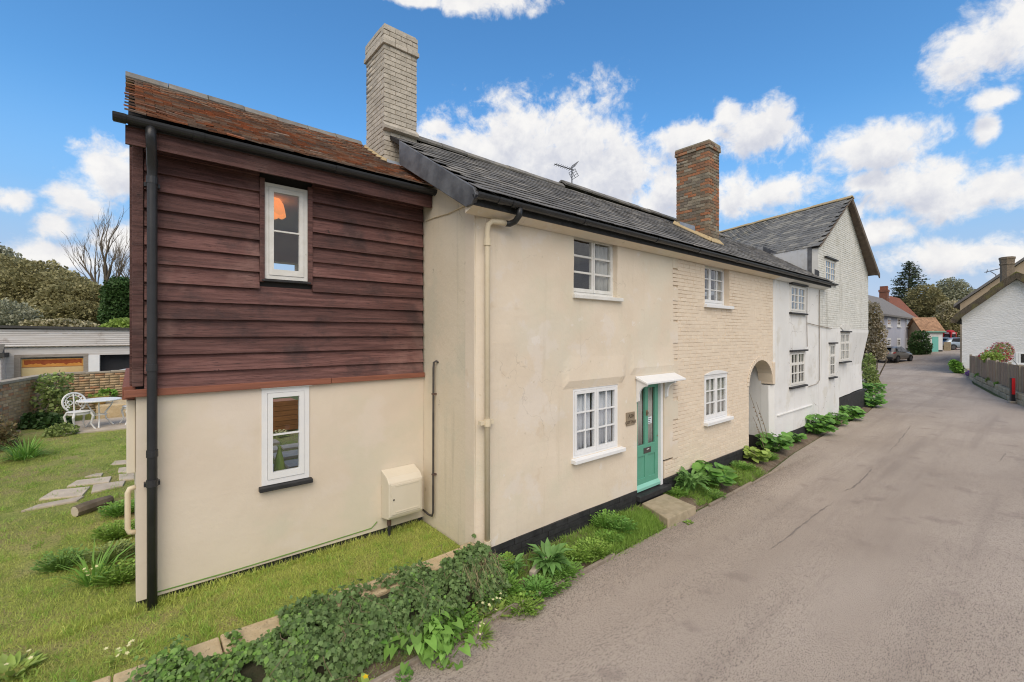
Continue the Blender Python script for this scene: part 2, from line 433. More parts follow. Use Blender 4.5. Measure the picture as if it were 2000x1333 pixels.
mat('creeper_leaf', (0.14, 0.28, 0.055), (0.23, 0.37, 0.09), 6, rand=0.3, **LEAF)
mat('bright_leaf', (0.156, 0.324, 0.048), (0.240, 0.432, 0.090), 6, rand=0.25, **LEAF)
mat('lime_leaf', (0.27, 0.39, 0.07), (0.35, 0.46, 0.12), 6, rand=0.25, **LEAF)
mat('mallow_leaf', (0.125, 0.294, 0.050), (0.200, 0.388, 0.088), 7, rand=0.28, **LEAF)
mat('foxglove_leaf', (0.143, 0.299, 0.072), (0.208, 0.377, 0.117), 7, rand=0.22, **LEAF)
mat('dark_leaf', (0.045, 0.10, 0.026), (0.075, 0.14, 0.04), 6, rand=0.35, **LEAF)
mat('rose_leaf', (0.207, 0.287, 0.081), (0.310, 0.380, 0.127), 6, rand=0.35, **LEAF)
mat('russet_leaf', (0.27, 0.19, 0.11), (0.22, 0.21, 0.09), 6, rand=0.35, **LEAF)
mat('oak_leaf', (0.26, 0.245, 0.11), (0.37, 0.335, 0.165), 2, rand=0.32, **LEAF)
mat('olive_leaf', (0.21, 0.2, 0.085), (0.31, 0.275, 0.14), 2, rand=0.35, **LEAF)
mat('pine_leaf', (0.084, 0.120, 0.066), (0.138, 0.174, 0.096), 2, rand=0.35, **LEAF)
mat('haze_leaf', (0.28, 0.29, 0.19), (0.36, 0.36, 0.25), 2, rand=0.3, **LEAF)
mat('blossom', (0.48, 0.43, 0.34), (0.38, 0.33, 0.23), 4, rand=0.3, rough=0.8, trans=0.3)
mat('cream_blossom', (0.62, 0.55, 0.38), (0.5, 0.46, 0.28), 4, rand=0.25, rough=0.8, trans=0.3)
mat('red_flower', (0.50, 0.07, 0.08), (0.55, 0.13, 0.14), 4, rand=0.25, rough=0.8, trans=0.3)
mat('pink_flower', (0.66, 0.45, 0.45), (0.60, 0.3, 0.33), 4, rand=0.25, rough=0.8, trans=0.3)
mat('purple_flower', (0.12, 0.06, 0.25), (0.2, 0.12, 0.36), 4, rand=0.25, rough=0.8, trans=0.3)
mat('yellow_flower', (0.85, 0.58, 0.02), rough=0.7, trans=0.2)
mat('primrose', (0.80, 0.76, 0.42), rough=0.7, trans=0.2)
mat('dry_stem', (0.26, 0.19, 0.12), (0.18, 0.13, 0.085), 9, 0.95)
mat('bark', (0.19, 0.155, 0.115), (0.12, 0.10, 0.075), 6, 0.95, 0.02, 20, stretch=(1, 1, 0.3))
mat('ivy_shade', (0.055, 0.05, 0.03), (0.035, 0.04, 0.02), 9, 0.97, 0.02, 30)
mat('cast_white', (0.72, 0.72, 0.70), (0.80, 0.80, 0.79), 14, 0.5, dirt=(0.36, 0.37, 0.35), dscale=16, dlo=0.6, dhi=0.7)
mat('planter_wood', (0.40, 0.155, 0.05), (0.30, 0.11, 0.04), 4, 0.6, 0.003, 30, stretch=(1, 1, 8), rand=0.12)
mat('terracotta_pot', (0.55, 0.38, 0.12), (0.48, 0.33, 0.12), 8, 0.6)
mat('garage_boards', (0.66, 0.645, 0.635), (0.55, 0.515, 0.49), 2.0, 0.9, 0.004, 20, stretch=(0.5, 4, 8), dirt=(0.36, 0.31, 0.27), dscale=1.8, dlo=0.56, dhi=0.7)
mat('garage_door', (0.66, 0.54, 0.30), (0.60, 0.46, 0.24), 1.5, 0.6, dirt=(0.50, 0.30, 0.10), dscale=0.9, dlo=0.5, dhi=0.8)
mat('rust_orange', (0.55, 0.22, 0.04), (0.62, 0.30, 0.08), 4, 0.8)
mat('rust_red', (0.26, 0.06, 0.02), (0.34, 0.09, 0.03), 9, 0.85)
mat('interior_gloom', (0.03, 0.03, 0.034), rough=0.7)  # near-black standing in for unlit interiors
mat('felt', (0.07, 0.068, 0.066), rough=0.9)
mat('weathered_wood', (0.36, 0.265, 0.185), (0.25, 0.185, 0.135), 4, 0.9, 0.004, 30, stretch=(5, 5, 0.6), rand=0.12)
mat('barge', (0.13, 0.105, 0.085), (0.18, 0.145, 0.115), 5, 0.9, 0.004, 30)
mat('grey_wood', (0.34, 0.30, 0.26), (0.26, 0.23, 0.2), 5, 0.9, stretch=(1, 1, 5))
mat('concrete', (0.42, 0.37, 0.29), (0.36, 0.31, 0.24), 8, 0.93, 0.004, 40, rand=0.08)
mat('stone_wall', (0.33, 0.28, 0.19), (0.42, 0.35, 0.24), 5, 0.95, 0.02, 20, rand=0.15, dirt=(0.13, 0.14, 0.06), dscale=2.5)
mat('roughcast', (0.72, 0.72, 0.72), (0.77, 0.77, 0.77), 1.2, 0.92, 0.06, 5.5, stretch=(1, 1, 2.6))
mat('thatch', (0.085, 0.068, 0.05), (0.14, 0.115, 0.085), 3, 0.97, 0.05, 14, stretch=(6, 6, 1), dirt=(0.20, 0.19, 0.05), dscale=0.8, dlo=0.45, dhi=0.65)
mat('moss', (0.16, 0.16, 0.035), (0.11, 0.12, 0.03), 6, 0.98, 0.04, 14)
mat('beige_render', (0.50, 0.40, 0.28), (0.44, 0.35, 0.25), 2, 0.92)
mat('lavender_render', (0.46, 0.475, 0.56), (0.50, 0.51, 0.59), 1, 0.9)
mat('orange_tile', (0.42, 0.25, 0.15), (0.33, 0.2, 0.125), 5, 0.9, 0.006, 40, rand=0.22)
mat('red_tile', (0.26, 0.10, 0.065), (0.2, 0.085, 0.06), 3, 0.9, 0.01, 30, rand=0.2)
mat('grey_tile', (0.16, 0.15, 0.145), (0.2, 0.19, 0.18), 3, 0.85, 0.006, 30, rand=0.2)
mat('dark_brick', (0.25, 0.10, 0.065), (0.16, 0.08, 0.06), 7, 0.92, 0.01, 30)
mat('old_chimney', (0.16, 0.13, 0.10), (0.24, 0.19, 0.14), 9, 0.93, 0.01, 30)
mat('teal', (0.17, 0.50, 0.44), rough=0.5)
mat('post_red', (0.55, 0.02, 0.025), rough=0.5)
mat('phone_red', (0.40, 0.015, 0.02), rough=0.45)
mat('car_silver', (0.24, 0.225, 0.205), rough=0.28, metal=0.55, spec=0.5)
mat('car_blue', (0.30, 0.36, 0.42), rough=0.28, metal=0.4, spec=0.5)
mat('tyre', (0.018, 0.018, 0.019), rough=0.85)
mat('rim', (0.12, 0.12, 0.125), rough=0.35, metal=0.7)
mat('tail_light', (0.35, 0.015, 0.02), rough=0.25)
mat('plate_yellow', (0.6, 0.45, 0.06), rough=0.5)
mat('white_car', (0.72, 0.75, 0.78), rough=0.3, spec=0.5)


# ------------------------------------------------------------------ mesh helpers
class MB:
    def __init__(s):
        s.v, s.f = [], []

    def add(s, pts, faces):
        k = len(s.v)
        s.v += [tuple(p) for p in pts]
        s.f += [tuple(i + k for i in f) for f in faces]
        return s

    def box(s, x0, x1, y0, y1, z0, z1):
        return s.hexa([(x0, y0, z0), (x1, y0, z0), (x1, y1, z0), (x0, y1, z0), (x0, y0, z1), (x1, y0, z1), (x1, y1, z1), (x0, y1, z1)])

    def hexa(s, p):
        return s.add(p, [(0, 3, 2, 1), (4, 5, 6, 7), (0, 1, 5, 4), (1, 2, 6, 5), (2, 3, 7, 6), (3, 0, 4, 7)])

    def quad(s, *p):
        return s.add(p, [tuple(range(len(p)))])

    def prism(s, poly, vec):
        n = len(poly)
        vec = Vector(vec)
        p = [Vector(q) for q in poly]
        return s.add(p + [q + vec for q in p], [tuple(range(n))[::-1], tuple(range(n, 2 * n))] + [(i, (i + 1) % n, n + (i + 1) % n, n + i) for i in range(n)])

    def tube(s, pts, r, n=8, cap=True):
        pts = [Vector(p) for p in pts]
        rs = r if isinstance(r, (list, tuple)) else [r] * len(pts)
        k = len(s.v)
        up = None
        for i, p in enumerate(pts):
            d = (pts[min(i + 1, len(pts) - 1)] - pts[max(i - 1, 0)]).normalized()
            if up is None:
                up = Vector((0, 0, 1)) if abs(d.z) < 0.9 else Vector((1, 0, 0))
            a = d.cross(up).normalized()
            b = a.cross(d).normalized()
            up = b
            for j in range(n):
                t_ = 2 * math.pi * j / n
                s.v.append(tuple(p + (a * math.cos(t_) + b * math.sin(t_)) * rs[i]))
        for i in range(len(pts) - 1):
            for j in range(n):
                s.f.append((k + i * n + j, k + i * n + (j + 1) % n, k + (i + 1) * n + (j + 1) % n, k + (i + 1) * n + j))
        if cap:
            s.f.append(tuple(k + j for j in range(n))[::-1])
            s.f.append(tuple(k + (len(pts) - 1) * n + j for j in range(n)))
        return s

    def lathe(s, prof, c=(0, 0, 0), n=20):
        k = len(s.v)
        for (r, z) in prof:
            for j in range(n):
                t_ = 2 * math.pi * j / n
                s.v.append((c[0] + r * math.cos(t_), c[1] + r * math.sin(t_), c[2] + z))
        for i in range(len(prof) - 1):
            for j in range(n):
                s.f.append((k + i * n + j, k + i * n + (j + 1) % n, k + (i + 1) * n + (j + 1) % n, k + (i + 1) * n + j))
        s.f.append(tuple(k + j for j in range(n))[::-1])
        s.f.append(tuple(k + (len(prof) - 1) * n + j for j in range(n)))
        return s

    def mesh(s, name, smooth=False, fix=True):
        me = bpy.data.meshes.new(name)
        me.from_pydata(s.v, [], s.f)
        if fix:
            bm = bmesh.new()
            bm.from_mesh(me)
            bmesh.ops.recalc_face_normals(bm, faces=bm.faces)
            bm.to_mesh(me)
            bm.free()
        if smooth:
            me.polygons.foreach_set('use_smooth', [True] * len(me.polygons))
        me.update()
        return me


WT = {}                                      # world translation of each object whose mesh is in world coordinates


def tag(o, label=None, cat=None, group=None, kind=None):
    if label:
        o['label'] = label
    if cat:
        o['category'] = cat
    if group:
        o['group'] = group
    if kind:
        o['kind'] = kind
    return o


def link(name, me, m_, parent=None, local=False):
    o = bpy.data.objects.new(name, me)
    COL.objects.link(o)
    if m_ and not me.materials:
        me.materials.append(MATS[m_])
    if parent is not None:
        o.parent = parent
        if not local:
            o.location = -WT.get(parent.name, Vector((0, 0, 0)))
    WT[o.name] = Vector((0, 0, 0))
    return o


def obj(name, mb, m_, parent=None, local=False, smooth=False, bevel=0.0, kind=None, fix=True):
    o = link(name, mb.mesh(name, smooth, fix), m_, parent, local)
    if bevel:
        b = o.modifiers.new('bevel', 'BEVEL')
        b.width = bevel
        b.segments = 2
        b.limit_method = 'ANGLE'
    if kind:
        o['kind'] = kind
    return o


def thing(name, loc, label, cat, group=None, rz=0.0):
    o = bpy.data.objects.new(name, None)
    o.empty_display_size = 0.2
    COL.objects.link(o)
    o.location = loc
    o.rotation_euler = (0, 0, rz)
    WT[o.name] = Vector(loc)
    return tag(o, label, cat, group)


def B(name, m_, parent, *a, bevel=0.0, local=False):
    return obj(name, MB().box(*a), m_, parent, bevel=bevel, local=local)


def raw_mesh(name, V, F, smooth=False):
    """fast mesh from numpy arrays; F is (n,3) or (n,4)"""
    me = bpy.data.meshes.new(name)
    n, k = F.shape
    me.vertices.add(len(V))
    me.vertices.foreach_set('co', V.astype(np.float32).ravel())
    me.loops.add(n * k)
    me.loops.foreach_set('vertex_index', F.astype(np.int32).ravel())
    me.polygons.add(n)
    me.polygons.foreach_set('loop_start', np.arange(0, n * k, k, dtype=np.int32))
    if smooth:
        me.polygons.foreach_set('use_smooth', [True] * n)
    me.update(calc_edges=True)
    me.validate()
    return me


def arrays(mb):
    F = []
    for f in mb.f:
        for i in range(1, len(f) - 1):
            F.append((f[0], f[i], f[i + 1]))
    return np.array(mb.v, float), np.array(F, int)


def pieces(name, shapes, mats, m_, parent, limit=300, rest=None, centre=(0, 0, EYE)):
    """alike pieces: the nearest ones each an object sharing mesh data, the rest one joined part"""
    mats = sorted(mats, key=lambda q: (q[1].translation - Vector(centre)).length)
    ms = [s.mesh(name) for s in shapes]
    for me in ms:
        me.materials.append(MATS[m_])
    for i, q in mats[:limit]:
        o = bpy.data.objects.new(name, ms[i])
        COL.objects.link(o)
        o.parent = parent
        o.matrix_local = Matrix.Translation(-WT.get(parent.name, Vector((0, 0, 0)))) @ q
    left = mats[limit:]
    if left:
        Vs, Fs, k = [], [], 0
        arr = [arrays(s) for s in shapes]
        for i, q in left:
            V, F = arr[i]
            A = np.array(q)
            Vs.append(V @ A[:3, :3].T + A[:3, 3])
            Fs.append(F + k)
            k += len(V)
        me = raw_mesh(rest or name, np.vstack(Vs), np.vstack(Fs))
        o = link(rest or name, me, m_, parent)
        o['kind'] = 'stuff'


def frame_matrix(o, a, s, n):
    m_ = Matrix.Identity(4)
    for i in range(3):
        m_[i][0], m_[i][1], m_[i][2], m_[i][3] = a[i], s[i], n[i], o[i]
    return m_


# leaves ---------------------------------------------------------------------
def leaf_shape(kind):
    if kind == 'oval':
        V = [(0, 0, 0), (.25, .42, .05), (.25, -.42, .05), (.65, .36, .04), (.65, -.36, .04), (1, 0, -.1), (.5, 0, -.04)]
        F = [(0, 6, 1), (0, 2, 6), (1, 6, 3), (2, 4, 6), (3, 6, 5), (4, 5, 6)]
    elif kind == 'lance':
        V = [(0, 0, 0), (.3, .16, .03), (.3, -.16, .03), (.65, .15, .0), (.65, -.15, .0), (1, 0, -.28), (.5, 0, -.02)]
        F = [(0, 6, 1), (0, 2, 6), (1, 6, 3), (2, 4, 6), (3, 6, 5), (4, 5, 6)]
    elif kind == 'ivy':
        V = [(.35, 0, .0), (0, 0, 0), (.05, .38, -.06), (.38, .30, .02), (.55, .5, -.08), (.62, .2, .0), (1, 0, -.1), (.62, -.2, .0), (.55, -.5, -.08), (.38, -.3, .02), (.05, -.38, -.06)]
        F = [(0, i, i + 1 if i < 10 else 1) for i in range(1, 11)]
    elif kind == 'round':
        V = [(.42, 0, -.10)]
        n = 11
        for i in range(n):
            t_ = math.pi + (i + .5) * 2 * math.pi / n
            r_ = .55 * (1 + .10 * math.cos(5 * t_))
            V.append((.45 + r_ * math.cos(t_), r_ * math.sin(t_), .05 * math.cos(3 * t_)))
        F = [(0, i, i + 1 if i < n else 1) for i in range(1, n + 1)]
    elif kind == 'arum':
        V = [(.25, 0, 0), (0, .3, .03), (.15, .38, .04), (.5, .3, .03), (1, 0, -.18), (.5, -.3, .03), (.15, -.38, .04), (0, -.3, .03), (.55, 0, -.05)]
        F = [(0, 1, 2), (0, 2, 3), (0, 3, 8), (8, 3, 4), (8, 4, 5), (0, 8, 5), (0, 5, 6), (0, 6, 7)]
    elif kind == 'flower':
        V, F = [(0, 0, 0)], []
        for i in range(10):
            t_ = i * math.pi / 5
            r_ = .5 if i % 2 else .28
            V.append((r_ * math.cos(t_), r_ * math.sin(t_), .06))
        F = [(0, i, i % 10 + 1) for i in range(1, 11)]
    else:                                    # blade
        V = [(0, .05, 0), (0, -.05, 0), (.5, .045, .06), (.5, -.045, .06), (1, 0, -.12)]
        F = [(0, 1, 3), (0, 3, 2), (2, 3, 4)]
    return np.array(V, float), np.array(F, int)


def unit(a):
    return a / np.maximum(np.linalg.norm(a, axis=1, keepdims=True), 1e-9)


def scatter(name, kind, P, D, N, S, m_, parent=None, width=1.0):
    """one joined mesh of leaves: P base points, D direction the leaf points, N rough normal, S length"""
    V0, F0 = leaf_shape(kind)
    V0 = V0 * np.array([1, width, 1])
    P, D, N = np.asarray(P, float), unit(np.asarray(D, float)), np.asarray(N, float)
    S = np.broadcast_to(np.asarray(S, float), (len(P),))
    Bv = unit(np.cross(N, D))
    Nn = np.cross(D, Bv)
    M3 = np.stack([D, Bv, Nn], axis=2) * S[:, None, None]
    V = np.einsum('nij,vj->nvi', M3, V0) + P[:, None, :]
    n, k = len(P), len(V0)
    F = (F0[None] + (np.arange(n) * k)[:, None, None]).reshape(-1, 3)
    return link(name, raw_mesh(name, V.reshape(-1, 3), F), m_, parent)


def rdir(n, zmin=-1.0, zmax=1.0):
    z = RNG.uniform(zmin, zmax, n)
    a = RNG.uniform(0, 2 * math.pi, n)
    r = np.sqrt(np.maximum(0, 1 - z * z))
    return np.stack([r * np.cos(a), r * np.sin(a), z], 1)


def limb(mb, p, d, L, r, depth, spread=0.6, kids=3, up=0.15, seg=3, n=5, tips=None, gnarl=0.18, shrink=0.68):
    pts, rs = [Vector(p)], [r]
    q, dd = Vector(p), Vector(d).normalized()
    for i in range(seg):
        dd = (dd + Vector((random.gauss(0, gnarl), random.gauss(0, gnarl), random.gauss(0, gnarl) + up * 0.4))).normalized()
        q = q + dd * (L / seg)
        pts.append(q.copy())
        rs.append(max(r * (1 - 0.45 * (i + 1) / seg), 0.004))
    mb.tube(pts, rs, n, cap=False)
    if depth == 0:
        if tips is not None:
            tips.append((pts[-1], dd.copy()))
        return
    for k in range(kids):
        i = random.randint(1, seg)
        s = pts[i] if k else pts[-1]
        rd = Vector((random.gauss(0, 1), random.gauss(0, 1), random.gauss(0, 0.7) + up)).normalized()
        nd = (dd * (1 - spread * random.uniform(0.55, 1)) + rd * spread).normalized()
        limb(mb, s, nd, L * shrink * random.uniform(0.75, 1.15), rs[i] * 0.72, depth - 1, spread, kids, up, seg, max(n - 1, 3), tips, gnarl, shrink)


# ------------------------------------------------------------------ the setting: ground, road, verge, lawn
def hz(x):
    """the lane climbs gently beyond the terrace"""
    return 0.0 if x < 56 else (0.045 * (x - 56) if x < 78 else 0.99 + 0.012 * (x - 78))


def lawn_z(x, y):
    s = min(max((y - 7.0) / 8.0, 0), 1)
    return 0.27 + 0.47 * s * s * (3 - 2 * s) + 0.02 * noise.noise((x * 1.3, y * 1.3, 0))


def grid(xs, ys, zf, name, m_):
    V = np.array([(x, y, zf(x, y)) for y in ys for x in xs])
    n = len(xs)
    F = np.array([(j * n + i, j * n + i + 1, (j + 1) * n + i + 1, (j + 1) * n + i) for j in range(len(ys) - 1) for i in range(n - 1)])
    return link(name, raw_mesh(name, V, F, True), m_)


gx = list(np.linspace(-700, -60, 17)) + list(np.linspace(-40, 120, 65)) + list(np.linspace(150, 900, 16))
gy = list(np.linspace(-700, -60, 17)) + list(np.linspace(-40, 60, 11)) + list(np.linspace(90, 800, 16))
ground = tag(grid(gx, gy, lambda x, y: hz(min(x, 120)) - 0.03, 'ground', 'field'), kind='structure')

ROAD_L = [(-40, 3.74), (-10, 3.76), (0, 3.76), (5, 3.77), (10.6, 3.80), (13, 4.02), (17, 4.2), (22, 4.25), (25, 4.5), (28, 5.2), (33, 6.7), (40, 8.3), (50, 10.0), (60, 11.5), (68, 10.3), (75, 9.6), (82, 8.2), (90, 7.4), (110, 9)]
ROAD_R = [(-40, -4.6), (-10, -4.4), (0, -4.2), (5, -4.0), (10.6, -3.7), (13, -3.4), (17, -2.8), (22, -1.6), (25, -0.8), (28, 0.05), (33, 1.3), (40, 2.5), (50, 3.3), (60, 3.4), (68, 3.3), (75, 3.2), (82, 3.1), (90, 3.0), (110, 3.2)]
xs = sorted(set([p[0] for p in ROAD_L]) | set(np.linspace(-40, 110, 76)))
Vr, Fr = [], []
K = 9
for x in xs:
    yl = np.interp(x, [p[0] for p in ROAD_L], [p[1] for p in ROAD_L])
    yr = np.interp(x, [p[0] for p in ROAD_R], [p[1] for p in ROAD_R])
    for k in range(K):
        y = yr + (yl - yr) * k / (K - 1)
        Vr.append((x, y, hz(x) + 0.03 * math.sin(math.pi * k / (K - 1)) - 0.0))
Fr = [(i * K + k, (i + 1) * K + k, (i + 1) * K + k + 1, i * K + k + 1) for i in range(len(xs) - 1) for k in range(K - 1)]
road = tag(link('road', raw_mesh('road', np.array(Vr), np.array(Fr), True), 'asphalt'), kind='structure')

# planted earth strip between the road edge and the house fronts
vx = list(np.linspace(-6, 25, 125))


def verge_z(x, y):
    e = np.interp(x, [p[0] for p in ROAD_L], [p[1] for p in ROAD_L])
    t_ = min(max((y - e) / 0.7, 0), 1)
    return -0.02 + 0.09 * t_ ** 0.6 + 0.015 * noise.noise((x * 3, y * 3, 4))


Vv, Fv = [], []
for x in vx:
    e = np.interp(x, [p[0] for p in ROAD_L], [p[1] for p in ROAD_L])
    for k in range(6):
        y = e + (4.75 - e) * k / 5
        Vv.append((x, y, verge_z(x, y) + (0 if k else -0.04)))
Fv = [(i * 6 + k, (i + 1) * 6 + k, (i + 1) * 6 + k + 1, i * 6 + k + 1) for i in range(len(vx) - 1) for k in range(5)]
tag(link('verge', raw_mesh('verge', np.array(Vv), np.array(Fv), True), 'earth'), kind='structure')

lawn = tag(grid(list(np.linspace(-8, 3.3, 60)), list(np.linspace(4.6, 18.6, 80)), lawn_z, 'lawn', 'lawn'), kind='structure')


# ------------------------------------------------------------------ building helpers
def wall(name, m_, parent, x0, x1, z0, z1, y, thick=0.28, holes=(), step=0.22, amp=0.008, disp=None, keep=None):
    """an uneven wall slab facing -Y with real openings and reveals"""
    us = {x0, x1} | {h[0] for h in holes} | {h[1] for h in holes}
    zz = {z0, z1} | {h[2] for h in holes} | {h[3] for h in holes}

    def fill(s, a, b):
        s = sorted(s)
        o_ = []
        for p, q in zip(s[:-1], s[1:]):
            n = max(1, int(round((q - p) / step)))
            o_ += [p + (q - p) * i / n for i in range(n)]
        return o_ + [s[-1]]
    us, zz = fill(us, x0, x1), fill(zz, z0, z1)
    nu, nz = len(us), len(zz)

    def solid(i, k):
        if i < 0 or k < 0 or i >= nu - 1 or k >= nz - 1:
            return False
        cx, cz = (us[i] + us[i + 1]) / 2, (zz[k] + zz[k + 1]) / 2
        if keep and not keep(cx, cz):
            return False
        return not any(h[0] < cx < h[1] and h[2] < cz < h[3] for h in holes)
    mb = MB()
    for k in range(nz):
        for i in range(nu):
            x, z = us[i], zz[k]
            d = amp * noise.noise((x * 0.9, z * 0.9, y * 7)) + amp * 0.5 * noise.noise((x * 3.1, z * 3.1, y * 3))
            mb.v.append((x, y + d + (disp(x, z) if disp else 0), z))
    off = nu * nz
    for k in range(nz):
        for i in range(nu):
            mb.v.append((us[i], y + thick, zz[k]))
    ix = lambda i, k: k * nu + i
    for k in range(nz - 1):
        for i in range(nu - 1):
            if not solid(i, k):
                continue
            a, b, c, d = ix(i, k), ix(i + 1, k), ix(i + 1, k + 1), ix(i, k + 1)
            mb.f += [(a, b, c, d), (off + a, off + d, off + c, off + b)]
            for (e0, e1, ni, nk) in ((a, b, i, k - 1), (b, c, i + 1, k), (c, d, i, k + 1), (d, a, i - 1, k)):
                if not solid(ni, nk):
                    mb.f.append((e0, off + e0, off + e1, e1))
    o = obj(name, mb, m_, parent, smooth=False, fix=False)
    return o


def window(parent, x0, x1, z0, z1, y, cas, paint='white_paint', fw=0.05, cw=0.042, bar=0.018, sill='white_paint', sill_over=0.05, sill_out=0.09, sill_h=0.055,
           sill_right=None, lintel=None, transom=False, label=None, curtain=None, cmat='white_curtain', frame_y=0.05):
    """casement window: frame (the part) > casements, panes, sill, curtain. cas = [(relative width, columns, rows)]"""
    fr = MB()
    fr.box(x0, x0 + fw, y, y + 0.07, z0, z1)
    fr.box(x1 - fw, x1, y, y + 0.07, z0, z1)
    fr.box(x0 + fw, x1 - fw, y, y + 0.07, z1 - fw, z1)
    fr.box(x0 + fw, x1 - fw, y, y + 0.07, z0, z0 + fw)
    w_ = obj('window', fr, paint, parent)
    if label:
        w_['label'] = label
    tot = sum(c[0] for c in cas)
    X = x0 + fw
    span = x1 - x0 - 2 * fw
    for (rw, nc, nr) in cas:
        a, b = X + 0.003, X + span * rw / tot - 0.003
        X = b + 0.003
        c0, c1 = z0 + fw + 0.003, z1 - fw - 0.003
        s = MB()
        ys, ye = y - 0.008, y + 0.045
        s.box(a, a + cw, ys, ye, c0, c1)
        s.box(b - cw, b, ys, ye, c0, c1)
        s.box(a + cw, b - cw, ys, ye, c1 - cw, c1)
        s.box(a + cw, b - cw, ys, ye, c0, c0 + cw * 1.4)
        gx0, gx1, gz0, gz1 = a + cw, b - cw, c0 + cw * 1.4, c1 - cw
        xb = [gx0 + (gx1 - gx0) * i / nc for i in range(nc + 1)]
        zb = [gz0 + (gz1 - gz0) * i / nr for i in range(nr + 1)]
        for i in range(1, nc):
            s.box(xb[i] - bar / 2, xb[i] + bar / 2, y + 0.002, y + 0.03, gz0, gz1)
        for k in range(1, nr):
            h = bar * (2.6 if transom and k == nr - 1 else 1)
            s.box(gx0, gx1, y - 0.001, y + 0.033, zb[k] - h / 2, zb[k] + h / 2)
        obj('casement', s, paint, w_)
        for i in range(nc):
            for k in range(nr):
                B('pane', 'glass', w_, xb[i] + 0.001, xb[i + 1] - 0.001, y + 0.012, y + 0.016, zb[k] + 0.001, zb[k + 1] - 0.001)
    if sill:
        sr = sill_right if sill_right else x1 + sill_over
        obj('sill', MB().hexa([(x0 - sill_over, y - sill_out, z0 - sill_h), (sr, y - sill_out, z0 - sill_h), (sr, y + 0.05, z0 - sill_h), (x0 - sill_over, y + 0.05, z0 - sill_h),
                               (x0 - sill_over, y - sill_out, z0 - 0.012), (sr, y - sill_out, z0 - 0.012), (sr, y + 0.05, z0 - 0.001), (x0 - sill_over, y + 0.05, z0 - 0.001)]), sill, w_, bevel=0.006)
    if lintel:
        B('lintel', lintel, w_, x0 - 0.05, x1 + 0.06, y - 0.075, y + 0.05, z1 + 0.003, z1 + 0.05)
    for (ca, cb) in (curtain or []):
        xa, xb2 = x0 + (x1 - x0) * ca, x0 + (x1 - x0) * cb
        n = max(8, int((xb2 - xa) / 0.018))
        c = MB()
        for i in range(n + 1):
            xx = xa + (xb2 - xa) * i / n
            for zq, tight in ((z1 - 0.03, 1.0), ((z0 + z1) / 2, 0.9), (z0 + 0.02, 1.1)):
                c.v.append((xx, y + 0.075 + 0.020 * math.sin(i * 1.15 + tight) + 0.012 * math.sin(i * 0.47 + zq), zq))
        c.f = [(3 * i + k, 3 * i + 3 + k, 3 * i + 4 + k, 3 * i + 1 + k) for i in range(n) for k in range(2)]
        cu = obj('curtain', c, cmat, w_, smooth=True, fix=False)
        cu.modifiers.new('thickness', 'SOLIDIFY').thickness = 0.003
    return w_


def brick_rows(x0, x1, z0, z1, holes, bl=0.225, bh=0.065, mj=0.010, start=None):
    """courses of a brick facing, cut at openings; holes is a function z -> list of (xa, xb)"""
    out_ = []
    k = 0
    z = z0
    while z + bh <= z1 + 0.001:
        xs_ = start(z) if start else x0
        x = xs_ - (bl / 2 if k % 2 else 0)
        cuts = holes(z + bh / 2)
        while x < x1:
            L = bl if random.random() > 0.25 else bl / 2
            a, b = max(x, xs_), min(x + L, x1)
            x += L + mj
            segs = [(a, b)]
            for (ha, hb) in cuts:
                segs = [q for (p, r_) in segs for q in ((p, min(r_, ha)), (max(p, hb), r_)) if q[1] - q[0] > 0.02]
            for (p, r_) in segs:
                if r_ - p > 0.02:
                    out_.append((p, r_, z, z + bh))
        z += bh + mj
        k += 1
    return out_


def facing(name, rows, y, depth, m_, parent, disp=None, jit=0.003):
    mb = MB()
    for (a, b, c, d) in rows:
        dy = random.uniform(-jit, jit) + (disp((a + b) / 2, (c + d) / 2) if disp else 0)
        e = 0.004
        mb.hexa([(a + e, y + dy, c + e), (b - e, y + dy, c + e), (b, y + depth, c), (a, y + depth, c), (a + e, y + dy, d - e), (b - e, y + dy, d - e), (b, y + depth, d), (a, y + depth, d)])
    o = obj(name, mb, m_, parent, fix=False, kind='stuff')
    return o


